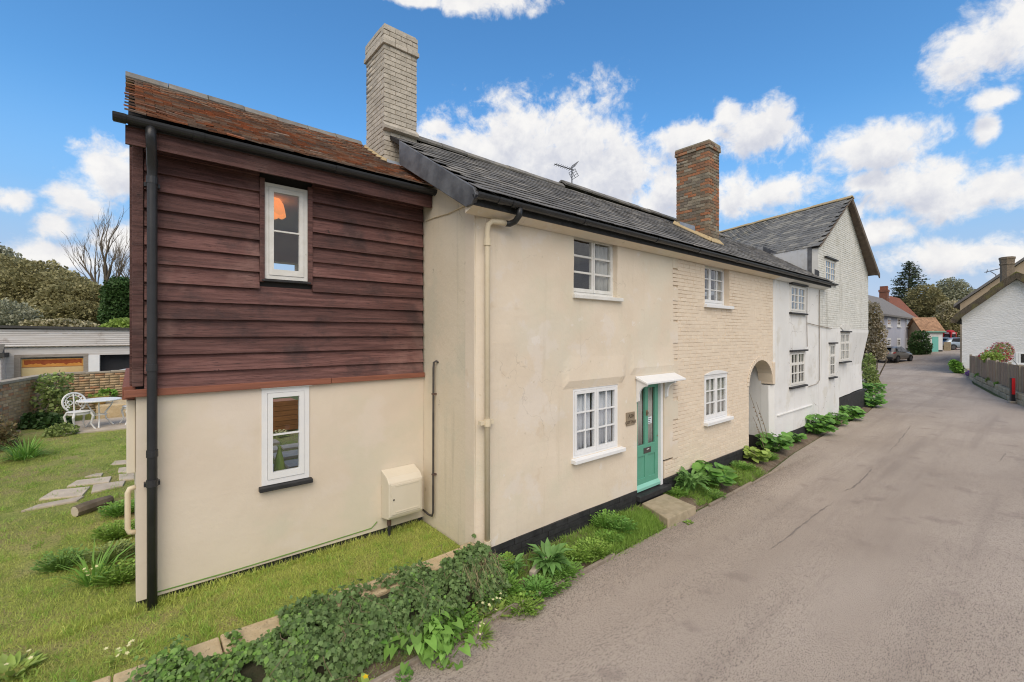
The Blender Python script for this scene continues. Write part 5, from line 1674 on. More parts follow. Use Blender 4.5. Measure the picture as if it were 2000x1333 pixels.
X0g, X1g = gpx(-260), 4.5
DG0, DG1, DGT = gpx(33), gpx(168), 2.26
E0, E1 = gpx(195), gpx(262) + 1.2
wall('front_wall', 'garage_boards', gar, X0g, X1g, 0.0, 2.62, GY, 0.2, [(DG0, DG1, 0.0, DGT), (E0, E1, 0.0, 2.30)], step=1.2, amp=0)
bd_ = MB()
for k in range(8):
    z_ = 2.66 + k * 0.075
    bd_.hexa([(X0g, GY - 0.04, z_), (X1g, GY - 0.04, z_), (X1g, GY + 0.02, z_), (X0g, GY + 0.02, z_), (X0g, GY - 0.02, z_ + 0.072), (X1g, GY - 0.02, z_ + 0.072), (X1g, GY + 0.02, z_ + 0.072), (X0g, GY + 0.02, z_ + 0.072)])
obj('fascia_boards', bd_, 'garage_boards', gar, kind='stuff')
co = MB()
nn = 120
for i in range(nn):
    a, b = X0g + (X1g - X0g) * i / nn, X0g + (X1g - X0g) * (i + 1) / nn
    za, zb_ = 2.63 + 0.02 * (i % 2), 2.63 + 0.02 * ((i + 1) % 2)
    co.hexa([(a, GY - 0.09, za), (b, GY - 0.09, zb_), (b, GY + 0.02, zb_), (a, GY + 0.02, za), (a, GY - 0.09, za + 0.012), (b, GY - 0.09, zb_ + 0.012), (b, GY + 0.02, zb_ + 0.012), (a, GY + 0.02, za + 0.012)])
obj('corrugated_edge', co, 'concrete', gar, fix=False)
obj('roof', MB().hexa([(X0g - 0.1, GY - 0.12, 3.33), (X1g, GY - 0.12, 3.20), (X1g, GY + 6, 3.05), (X0g - 0.1, GY + 6, 3.18), (X0g - 0.1, GY - 0.12, 3.42), (X1g, GY - 0.12, 3.28), (X1g, GY + 6, 3.13), (X0g - 0.1, GY + 6, 3.26)]), 'felt', gar)
B('back_wall', 'garage_boards', gar, X0g, X1g, GY + 5.6, GY + 5.8, 0, 3.1)
gd = B('garage_door', 'garage_door', gar, DG0 + 0.09, DG1 - 0.07, GY + 0.06, GY + 0.10, 0.0, DGT - 0.06)
for k in range(5):
    B('door_seam', 'rust_red', gd, DG0 + 0.09, DG1 - 0.07, GY + 0.056, GY + 0.0595, DGT - 0.36 - 0.31 * k, DGT - 0.348 - 0.31 * k)
# rust patch of its own ragged outline
rp = MB()
nn = 40
xa_, xb_ = DG0 + 0.16, DG1 - 0.12
top = [(xa_ + (xb_ - xa_) * i / nn, GY + 0.0535, DGT - 0.10 + 0.02 * noise.noise((i * 0.5, 2, 0))) for i in range(nn + 1)]
bot = [(xa_ + (xb_ - xa_) * i / nn, GY + 0.0535, DGT - 0.24 - 0.07 * noise.noise((i * 0.33, 5, 0)) + 0.03 * noise.noise((i * 1.3, 7, 0))) for i in range(nn + 1)]
rp.v = top + bot
rp.f = [(i, nn + 1 + i, nn + 2 + i, i + 1) for i in range(nn)]
B('rust_stain', 'rust_orange', gd, DG0 + 0.12, DG1 - 0.09, GY + 0.0555, GY + 0.0598, DGT - 0.34, DGT - 0.065)
obj('rust_stain', rp, 'rust_red', gd, fix=False)
for (a, b, z0_, z1_) in ((DG0 - 0.06, DG0 + 0.088, 0, DGT), (DG1 - 0.068, DG1 + 0.06, 0, DGT), (DG0 - 0.06, DG1 + 0.06, DGT + 0.002, DGT + 0.10)):
    B('door_frame', 'grey_wood', gar, a, b, GY - 0.03, GY + 0.12, z0_, z1_)
B('post', 'white_paint', gar, E0 - 0.35, E0 - 0.01, GY - 0.02, GY + 0.02, 0.0, 2.29)
B('bay_dark_sheet', 'interior_gloom', gar, E0 + 0.01, E1 - 0.01, GY + 0.35, GY + 0.4, 0.0, 2.4)  # dark sheet behind the opening; the bay's shade is put into its colour
pcar = thing('parked_car_roof', (E0 + 0.9, GY - 1.7, 0), 'white car whose roof and aerial just show above the garden wall', 'car')
obj('body', MB().lathe([(0.85, 0.25), (0.9, 0.6), (0.86, 0.85), (0.76, 1.10), (0.66, 1.36), (0.5, 1.50), (0.2, 1.56)], (0, 0, 0), 24), 'white_car', pcar, local=True, smooth=True)
pcar.scale = (1.0, 1.9, 1.17)
obj('antenna', MB().tube([(0, -0.1, 1.5), (0, -0.06, 1.8)], 0.012, 5), 'dark_metal', pcar, local=True)
hut = thing('garden_shed', (-5.3, 21, 0), 'dark roofed shed with green door at the left edge of the picture', 'shed')
hp = at_t(-40, 690, 14.5)
B('wall', 'garage_boards', hut, hp.x - 2.2, hp.x + 0.47, hp.y, hp.y + 2, 0, 2.3)
B('roof', 'felt', hut, hp.x - 2.3, hp.x + 0.55, hp.y - 0.12, hp.y + 2, 2.31, 2.45)
obj('skylight', MB().hexa([(hp.x + .1, hp.y - .05, 2.46), (hp.x + .5, hp.y - .05, 2.46), (hp.x + .5, hp.y + .3, 2.46), (hp.x + .1, hp.y + .3, 2.46), (hp.x + .15, hp.y + .05, 2.75), (hp.x + .55, hp.y + .05, 2.75), (hp.x + .5, hp.y + .3, 2.75), (hp.x + .1, hp.y + .3, 2.75)]), 'slate', hut)
B('door', 'teal', hut, hp.x + 0.1, hp.x + 0.42, hp.y - 0.03, hp.y - 0.002, 0.1, 2.05)


# ------------------------------------------------------------------ trees
def crown(name, m_, parent, blobs, n, size, kind='oval', flat=0.75, shell=0.55, width=1.0):
    """leaf clumps spread through several overlapping, uneven lobes"""
    P, D, N = [], [], []
    vol = np.array([b[3] * b[4] * b[5] for b in blobs]) ** 0.67
    cnt = (vol / vol.sum() * n).astype(int)
    for b, c in zip(blobs, cnt):
        d = rdir(c)
        rr = RNG.uniform(shell, 1.0, c) ** 0.6
        lump = np.array([1 + 0.22 * noise.noise((v[0] * 2.2 + b[0], v[1] * 2.2 + b[1], v[2] * 2.2 + b[2])) + 0.12 * noise.noise((v[0] * 6 + b[0], v[1] * 6, v[2] * 6)) for v in d])
        p = d * (rr * lump)[:, None] * np.array(b[3:6]) + np.array(b[:3])
        # gather the leaves into sprays
        P.append(p)
        D.append(d + rdir(c) * 0.8)
        N.append(d * flat + rdir(c) * 0.9 + np.array([0, 0, 0.5]))
    P, D, N = map(np.vstack, (P, D, N))
    return scatter(name, kind, P, D, N, RNG.uniform(0.6, 1.3, len(P)) * size, m_, parent, width)


def leafy(name, label, cat, px, py_base, t, blobs, n, size, m_, trunk_r=0.2, z0=None, group=None, shell=0.5, extra=None, kind='oval'):
    """broad-leaved tree or shrub; blobs given as (px, py, half px width, half px height, depth offset m)"""
    base = at_t(px, py_base, t)
    bz = z0 if z0 is not None else 0.0
    o = thing(name, (base.x, base.y, bz), label, cat, group)
    bl = []
    for (bx, by, hx, hy, dd) in blobs:
        c = at_t(bx, by, t + dd)
        bl.append((c.x, c.y, c.z, hx / FOC * (t + dd), hx / FOC * (t + dd), hy / FOC * (t + dd)))
    tm = MB()
    for b in bl[:6]:
        mid = (Vector(b[:3]) + Vector((base.x, base.y, bz))) / 2 + Vector((random.gauss(0, .3), random.gauss(0, .3), 0))
        tm.tube([(base.x, base.y, bz - 0.2), mid, b[:3]], [trunk_r, trunk_r * 0.6, trunk_r * 0.2], 6)
    obj('trunk', tm, 'bark', o)
    crown('crown', m_, o, bl, n, size, kind=kind, shell=shell)
    if extra:
        crown('blossom', extra[0], o, bl, extra[1], extra[2], shell=0.85)
    return o


leafy('evergreen_oak', 'broad olive-brown evergreen tree above the garages, the larger on the left', 'tree', 60, 655, 42, [(20, 575, 85, 42, 0), (70, 545, 60, 35, 2), (0, 540, 70, 40, 4), (110, 570, 60, 40, 1), (20, 620, 90, 35, -2), (-90, 570, 80, 60, 2)], 34000, 0.24, 'oak_leaf', 0.4)
leafy('evergreen_oak', 'rounded olive-brown evergreen tree in front of the bare tree', 'tree', 165, 655, 39, [(150, 590, 55, 34, 0), (185, 592, 40, 34, 0), (115, 610, 50, 30, 0), (160, 615, 65, 28, -1), (205, 610, 22, 24, 0), (140, 565, 40, 22, 2)], 30000, 0.21, 'oak_leaf', 0.35)
leafy('grey_tree', 'thin grey-green tree top at the left edge of the picture', 'tree', -10, 655, 55, [(5, 515, 32, 26, 0), (-30, 510, 50, 40, 0)], 4000, 0.30, 'haze_leaf', 0.3, shell=0.2)
leafy('dark_conifer_shrub', 'dark green evergreen shrub beside the dark boarded wall', 'shrub', 240, 655, 36, [(242, 585, 34, 40, 0), (225, 570, 20, 22, 0), (255, 575, 30, 30, 0), (240, 615, 36, 28, 0)], 15000, 0.18, 'dark_leaf', 0.3)
leafy('lime_shrub', 'bright lime green bush above the garage roof by the wing', 'shrub', 240, 655, 30, [(240, 636, 22, 11, 0), (215, 642, 16, 7, 0), (262, 636, 20, 12, 0)], 2200, 0.18, 'lime_leaf', 0.08)
leafy('blossom_shrub', 'cream blossoming hedge shrub above the garage roof', 'shrub', 110, 655, 31, [(90, 634, 34, 7, 0), (130, 634, 34, 8, 0), (165, 640, 24, 6, 0)], 2200, 0.17, 'olive_leaf', 0.08, extra=('cream_blossom', 1600, 0.15))
leafy('twiggy_shrub', 'pale twiggy shrub left of the cream blossom above the garages', 'shrub', 25, 655, 31, [(25, 615, 38, 26, 0), (-5, 612, 40, 28, 0), (50, 625, 20, 18, 0)], 2600, 0.15, 'haze_leaf', 0.1, shell=0.3)
leafy('lime_bush', 'bright green bush in front of the garages at the left edge', 'shrub', 2, 740, 15.5, [(2, 718, 14, 17, 0), (-15, 715, 18, 24, 0)], 900, 0.11, 'lime_leaf', 0.03)


def bare_tree(label, px, t, h, r, seed, depth=5, spread=0.42, name='bare_tree', lean=(0, 0)):
    random.seed(seed)
    base = at_t(px, 655, t)
    o = thing(name, (base.x, base.y, 0), label, 'tree')
    tr = MB()
    tips = []
    top = Vector((base.x + lean[0], base.y + lean[1], h * 0.42))
    tr.tube([(base.x, base.y, -0.3), (base.x + lean[0] * .4, base.y + lean[1] * .4, h * 0.2), top], [r, r * 0.8, r * 0.66], 8, cap=False)
    obj('trunk', tr, 'bark', o)
    br = MB()
    for k in range(5):
        a = k * 2.4 + random.random()
        limb(br, top - Vector((0, 0, h * 0.05 * k * 0.7)), (math.cos(a) * 0.32, math.sin(a) * 0.32, 1.0), h * 0.25, r * 0.40, depth - 1, spread, 3, 0.22, 3, 5, tips, 0.10, 0.70)
    limb(br, top, (0, 0, 1), h * 0.27, r * 0.55, depth - 1, spread, 3, 0.25, 3, 5, tips, 0.08, 0.70)
    obj('branches', br, 'bark', o, fix=False)
    return o


bare_tree('tall bare leafless tree against the sky left of the boarded wing', 205, 60, 18.4, 0.46, 11, spread=0.30)
bare_tree('small bare tree beside the dark boarded wall', 247, 66, 16, 0.3, 5, depth=4)
random.seed(21)

# ------------------------------------------------------------------ far end of the lane
# thatched house with white roughcast gable
TX = 50.0
tha = thing('thatched_cottage', (TX, 0.9, 0), 'white roughcast gable cottage with thick mossy thatched roof', 'house')
obj('gable_wall', MB().prism([(TX, 3.72, 0.0), (TX, -4.2, 0.0), (TX, -4.2, 1.9), (TX, 0.86, 7.15), (TX, 3.72, 4.35)], (0.3, 0, 0)), 'roughcast', tha)
B('side_wall', 'roughcast', tha, TX + 0.31, TX + 9, 3.45, 3.70, 0, 4.3)
B('plinth', 'black_paint', tha, TX - 0.03, TX + 9, 3.60, 3.76, -0.05, 0.65)
obj('barge_strip', MB().prism([(TX - 0.03, 3.74, 4.28), (TX - 0.03, 0.86, 7.10), (TX - 0.03, 0.86, 7.27), (TX - 0.03, 3.74, 4.46)], (0.03, 0, 0)).prism([(TX - 0.03, -2.6, 3.68), (TX - 0.03, 0.86, 7.10), (TX - 0.03, 0.86, 7.27), (TX - 0.03, -2.6, 3.84)], (0.03, 0, 0)), 'white_paint', tha)
th = MB()
prof_o = [(4.30, 4.02), (4.36, 4.30), (4.05, 4.72), (2.4, 6.35), (1.35, 7.35), (0.86, 7.72), (0.3, 7.4), (-2.0, 5.1), (-4.4, 2.6)]
prof_i = [(-4.3, 2.0), (-2.0, 4.35), (0.86, 7.22), (2.4, 5.72), (3.75, 4.42), (4.0, 4.0)]
pr_ = prof_o + prof_i
nseg = 10
for k in range(nseg + 1):
    x_ = TX - 0.42 + 9.5 * k / nseg
    for (y_, z_) in pr_:
        j = 0.06
        th.v.append((x_ + random.uniform(-j, j) * (k == 0), y_ + random.uniform(-j, j), z_ + random.uniform(-j, j)))
m = len(pr_)
for k in range(nseg):
    for i in range(m):
        th.f.append((k * m + i, k * m + (i + 1) % m, (k + 1) * m + (i + 1) % m, (k + 1) * m + i))
for kk in (0, nseg):
    b0 = kk * m
    ring = list(range(m))
    # end caps as strips between outer and inner outline
    oo, ii = ring[:9], ring[9:][::-1]
    for i in range(8):
        a = ii[min(int(i * 5 / 8), 5)]
        b = ii[min(int((i + 1) * 5 / 8), 5)]
        th.f.append((b0 + oo[i], b0 + oo[i + 1], b0 + b, b0 + a) if a != b else (b0 + oo[i], b0 + oo[i + 1], b0 + a))
obj('thatch_roof', th, 'thatch', tha)
obj('moss_ridge', MB().prism([(TX - 0.3, 2.2, 6.56), (TX - 0.3, 0.86, 7.76), (TX - 0.3, 0.1, 7.25), (TX - 0.3, 0.86, 7.60), (TX - 0.3, 2.2, 6.45)], (9.2, 0, 0)), 'moss', tha)
cc = at_t(1967, 520, 36)
chs = MB()
chs.lathe([(0.40, 6.9), (0.40, 8.7), (0.45, 8.75), (0.45, 8.83), (0.41, 8.85), (0.44, 9.15), (0.47, 9.18), (0.47, 9.34), (0.40, 9.36)], (cc.x, cc.y, 0), 8)
obj('chimney', chs, 'old_chimney', tha)
tw = MB()
window(tha, 0, 1, 0, 1, -0.05, [(1, 1, 1), (1, 1, 1)], sill='white_paint', fw=0.06)
wv_ = [o for o in bpy.data.objects if o.parent == tha and o.name.startswith('window')][0]
wc = at_t(1985, 690, 33.5)
wv_.parent = tha
wv_.matrix_local = Matrix.Translation(Vector((TX, 0.9, 0.9)) - Vector(tha.location) + Vector((0, 0, 0))) @ Matrix.Rotation(R(-90), 4, 'Z') @ Matrix.Diagonal((2.4, 1, 0.85, 1))
for ch_ in wv_.children:
    ch_.location = (0, 0, 0)
B('window_recess', 'interior_gloom', tha, TX - 0.02, TX - 0.004, -1.4, 0.85, 0.95, 1.7)  # dark sheet on the solid wall, standing in for the unlit room

bh = thing('beige_house', (60, 3, 0), 'beige rendered house with dark slate roof behind the thatched gable', 'house')
BX = 60.5
obj('gable_wall', MB().prism([(BX, 4.62, 0), (BX, -5, 0), (BX, -5, 6.0), (BX, 0.0, 10.2), (BX, 4.62, 6.05)], (0.3, 0, 0)), 'beige_render', bh)
obj('roof', MB().prism([(BX - 0.3, 5.05, 6.0), (BX - 0.3, 0, 10.5), (BX - 0.3, -5.4, 5.9), (BX - 0.3, -5.4, 5.65), (BX - 0.3, 0, 10.25), (BX - 0.3, 5.05, 5.75)], (9, 0, 0)), 'grey_tile', bh)
B('side_wall', 'beige_render', bh, BX + 0.31, BX + 8, 4.3, 4.6, 0, 5.9)
ba = thing('roof_aerial', (BX, 1.5, 7.9), 'small aerial on the slate roof beside the round chimney', 'aerial')
a_ = at_t(1945, 530, 43)
obj('mast', MB().tube([(a_.x, a_.y, a_.z - 1.5), (a_.x, a_.y, a_.z - 0.35), (a_.x - 0.1, a_.y + 0.35, a_.z + 0.0)], 0.035, 6), 'aerial', ba)
obj('boom', MB().tube([(a_.x - 0.1, a_.y + 0.75, a_.z - 0.05), (a_.x, a_.y - 0.3, a_.z + 0.22)], 0.04, 6).tube([(a_.x - 0.1, a_.y + 0.6, a_.z - 0.15), (a_.x - 0.1, a_.y + 0.55, a_.z + 0.2)], 0.03, 5), 'aerial', ba)

# fence and low stone wall on the right of the lane
fpx = [(1896, 31.0), (1908, 29.2), (1918.5, 27.5), (1931, 25.8), (1948, 23.9), (1972, 22.0), (1994.5, 20.3), (2030, 18.6), (2070, 17.0)]
fpts = []
for (px_, t_) in fpx:
    p = at_t(px_, 700, t_)
    fpts.append(Vector((p.x, p.y, 0)))
fen = thing('panel_fence', fpts[3], 'dark weathered panel fence with pale posts beside the thatched cottage', 'fence')
for i, (a, b) in enumerate(zip(fpts[:-1], fpts[1:])):
    d = (b - a).normalized()
    nrm = Vector((d.y, -d.x, 0))
    pm = MB()
    nb = 12
    for k in range(nb):
        p, q = a + (b - a) * ((k + 0.06) / nb), a + (b - a) * ((k + 1.0) / nb)
        th_ = 0.012 + 0.012 * (k % 2)
        pm.prism([p + Vector((0, 0, 0.42)), q + Vector((0, 0, 0.42)), q + nrm * th_ + Vector((0, 0, 0.42)), p + nrm * th_ + Vector((0, 0, 0.42))], (0, 0, 1.22 + random.uniform(-0.01, 0.01)))
    obj('panel', pm, 'weathered_wood', fen)
for p in fpts:
    B('post', 'concrete', fen, p.x - 0.06, p.x + 0.06, p.y - 0.06, p.y + 0.06, 0.0, 1.72 + random.uniform(-0.02, 0.02))
swl = thing('low_stone_wall', (30, 1.5, 0), 'low mossy stone retaining wall along the right edge of the lane', 'wall')
wl_ = [at_z(x_, y_, 0.0) for (x_, y_) in ((1884, 731), (1893, 741), (1910, 751), (1930, 761), (1952, 773), (1974, 784), (2010, 800), (2060, 820))]
for i, (a, b) in enumerate(zip(wl_[:-1], wl_[1:])):
    d = (b - a).normalized()
    nrm = Vector((-d.y, d.x, 0))
    if nrm.y > 0:
        nrm = -nrm
    n_ = max(2, int((b - a).length / 0.45))
    for row_ in range(2):
        for k in range(n_):
            p, q = a + (b - a) * ((k + 0.02) / n_), a + (b - a) * ((k + 0.98) / n_)
            o_ = nrm * (0.02 * random.random() + 0.03 * row_)
            z0_ = -0.05 + row_ * 0.26
            obj('stone', MB().prism([p + o_ + Vector((0, 0, z0_)), q + o_ + Vector((0, 0, z0_)), q + nrm * 0.3 + Vector((0, 0, z0_)), p + nrm * 0.3 + Vector((0, 0, z0_))], (0, 0, 0.25 + random.uniform(-0.02, 0.015))), 'stone_wall', swl, bevel=0.03)
bank = MB()
for (p, q) in zip(wl_, wl_[1:]):
    pass
bv = []
for i, p in enumerate(wl_):
    f_ = fpts[min(i + 1, len(fpts) - 1)]
    nx = p + (Vector((f_.x, f_.y, 0)) - p) * 1.6
    bv += [(p.x + 0.05, p.y - 0.1, 0.42), (nx.x, nx.y, 0.5)]
bk = MB()
bk.v = bv
bk.f = [(2 * i, 2 * i + 2, 2 * i + 3, 2 * i + 1) for i in range(len(wl_) - 1)]
tag(obj('bank', bk, 'earth', fix=False), kind='structure')
rpz = at_z(1977.5, 787, 0.02)
rpo = thing('marker_post', rpz, 'black roadside marker post with long red reflector at the wall end', 'post')
B('post', 'black_pipe', rpo, -0.07, 0.07, -0.07, 0.07, 0, 1.12, bevel=0.01, local=True)
B('reflector', 'post_red', rpo, -0.085, -0.071, -0.055, 0.055, 0.38, 1.10, local=True)
B('foot', 'concrete', rpo, -0.12, 0.12, -0.12, 0.12, -0.02, 0.08, local=True, bevel=0.02)
rpo.rotation_euler = (0, 0, R(25))

# lavender house
LY = 10.9
lav = thing('lavender_house', (72, LY, 0.6), 'pale lavender rendered house with grey roof beyond the parked car', 'house')


def lx(px):
    d = ray(px, 640)
    return d.x * LY / d.y


LX0, LX1 = 60.0, lx(1782)
LH = []
for (a, b) in ((1733, 1740), (1752, 1758.5), (1770, 1774.5)):
    for (zt, zb_) in ((621, 638), (661, 678)):
        tA = ray(a, zt)
        tt = LY / tA.y
        LH.append((lx(a), lx(b), EYE + (655 - zb_) / FOC * tt, EYE + (655 - zt) / FOC * tt))
wall('front_wall', 'lavender_render', lav, LX0, LX1, 0.0, 5.45, LY, 0.3, LH, step=2.5, amp=0)
for (a, b, c, d) in LH:
    window(lav, a, b, c, d, LY - 0.02, [(1, 2, 3)], fw=0.12, cw=0.1, bar=0.06, sill_out=0.12, sill_h=0.12, sill_over=0.1)
B('room', 'dark_room', lav, LX0 + 0.3, LX1 - 0.3, LY + 1.2, LY + 1.4, 0.5, 5.4)
B('end_wall', 'lavender_render', lav, LX1 - 0.3, LX1, LY + 0.31, 17, 0, 5.4)
obj('roof', MB().prism([(LX0 - 0.3, LY - 0.45, 5.35), (LX0 - 0.3, 14.2, 8.35), (LX0 - 0.3, 17.8, 5.4), (LX0 - 0.3, 17.8, 5.2), (LX0 - 0.3, 14.2, 8.1), (LX0 - 0.3, LY - 0.45, 5.15)], (LX1 - LX0 + 0.7, 0, 0)), 'grey_tile', lav)
rh = thing('red_roofed_house', (92, 16, 1), 'house with red-brown tiled roof and brick chimney behind the lavender house', 'house')
rhp = at_t(1760, 600, 70)
obj('roof', MB().hexa([at_t(1735, 612, 68), at_t(1800, 626, 72), at_t(1800, 626, 80), at_t(1735, 612, 78), at_t(1737, 578, 72), at_t(1757, 583, 74), at_t(1757, 583, 78), at_t(1737, 578, 76)]), 'red_tile', rh)
B('wall', 'dark_brick', rh, rhp.x - 2, rhp.x + 3, rhp.y + 2.5, rhp.y + 5, 0.8, 4.8)
c1, c2 = at_t(1717, 590, 67), at_t(1736, 568, 67)
rch = obj('chimney', MB().box(c1.x, c1.x + 1.2, c2.y, c1.y, c1.z - 2, c2.z), 'dark_brick', rh)
B('chimney_band', 'dark_brick', rch, c1.x - 0.08, c1.x + 1.28, c2.y - 0.08, c1.y + 0.08, c2.z - 0.25, c2.z + 0.1)
for k in range(4):
    yk = c2.y + (c1.y - c2.y) * (k + 0.5) / 4
    obj('chimney_pot', MB().lathe([(0.15, 0), (0.13, 0.5), (0.15, 0.55), (0.12, 0.56)], (c1.x + 0.5, yk, c2.z + 0.1), 10), 'red_tile', rch)

# small tiled hut with teal door
HT = at_t(1841, 690, 56)
hutb = thing('tiled_hut', (HT.x, HT.y, hz(HT.x) - 0.05), 'small white hut with orange tiled roof and turquoise door', 'hut', rz=R(-53))
hutb.scale = (0.84, 0.84, 0.92)
# local axes: x along the white front, y into the hut
B('front_wall', 'white_render', hutb, -2.5, 0.0, 0.0, 0.25, 0.0, 2.85, local=True)
B('back_wall', 'white_render', hutb, -2.5, 0.0, 3.6, 3.85, 0.0, 2.85, local=True)
obj('gable_wall', MB().prism([(-2.5, 0.26, 0), (-2.5, 3.59, 0), (-2.5, 3.59, 2.85), (-2.5, 1.92, 4.45), (-2.5, 0.26, 2.85)], (0.25, 0, 0)), 'beige_render', hutb, local=True)
B('door', 'teal', hutb, -1.35, -0.55, -0.04, -0.002, 0.02, 2.1, local=True)
B('window', 'ceiling_white', hutb, -2.3, -1.9, -0.05, -0.002, 1.0, 2.2, local=True)
B('plinth', 'black_paint', hutb, -2.48, -0.02, -0.03, -0.001, 0.0, 0.28, local=True)
B('gutter', 'teal', hutb, -2.9, 0.25, -0.38, -0.26, 2.70, 2.82, local=True)
rt = MB().prism([(-2.85, -0.25, 2.78), (-2.85, 1.92, 4.75), (-2.85, 4.1, 2.78), (-2.85, 4.1, 2.62), (-2.85, 1.92, 4.58), (-2.85, -0.25, 2.62)], (3.1, 0, 0))
obj('roof', rt, 'orange_tile', hutb, local=True)
tl = MB()
for k in range(12):
    for i in range(11):
        y0_ = -0.28 + k * 0.18
        z0_ = 2.80 + k * 0.1635
        x0_ = -2.85 + i * 0.28 + 0.02 * random.random()
        tl.hexa([(x0_, y0_, z0_ + 0.02), (x0_ + 0.26, y0_, z0_ + 0.02), (x0_ + 0.26, y0_ + 0.2, z0_ + 0.185), (x0_, y0_ + 0.2, z0_ + 0.185), (x0_, y0_, z0_ + 0.06), (x0_ + 0.26, y0_, z0_ + 0.06), (x0_ + 0.26, y0_ + 0.2, z0_ + 0.21), (x0_, y0_ + 0.2, z0_ + 0.21)])
to = obj('tiles', tl, 'orange_tile', hutb, local=True)
to['kind'] = 'stuff'

# telephone box
tp = at_t(1855, 690, 62)
tel = thing('telephone_box', (tp.x, tp.y, hz(tp.x)), 'red telephone box behind the turquoise-doored hut', 'phone box', rz=R(-30))
tbm = MB()
for (sx, sy) in ((-1, -1), (1, -1), (1, 1), (-1, 1)):
    tbm.box(sx * 0.42 - 0.06, sx * 0.42 + 0.06, sy * 0.42 - 0.06, sy * 0.42 + 0.06, 0, 2.1)
tbm.box(-0.5, 0.5, -0.5, 0.5, 2.1, 2.38)
tbm.box(-0.46, 0.46, -0.46, 0.46, 0, 0.35)
obj('body', tbm, 'phone_red', tel, local=True)
obj('dome', MB().lathe([(0.52, 2.38), (0.5, 2.5), (0.35, 2.62), (0.1, 2.68)], (0, 0, 0), 16), 'phone_red', tel, local=True)
for (a, b, c, d) in ((-0.36, 0.36, -0.47, -0.44), (-0.47, -0.44, -0.36, 0.36), (0.44, 0.47, -0.36, 0.36), (-0.36, 0.36, 0.44, 0.47)):
    B('pane', 'car_glass', tel, a, b, c, d, 0.36, 2.09, local=True)
    B('sign', 'paper', tel, a * (1.09 if abs(a) > .4 else .7), b * (1.09 if abs(b) > .4 else .7), c * (1.09 if abs(c) > .4 else .7), d * (1.09 if abs(d) > .4 else .7), 2.18, 2.30, local=True)
rw = thing('roadside_wall', (80, 7, 1), 'low stone wall between the hut and the parked car beyond', 'wall')
w0, w1 = at_t(1843, 692, 58), at_t(1858, 690, 58)
B('stones', 'stone_wall', rw, w0.x, w0.x + 0.5, w1.y, w0.y, 0.7, 2.15)


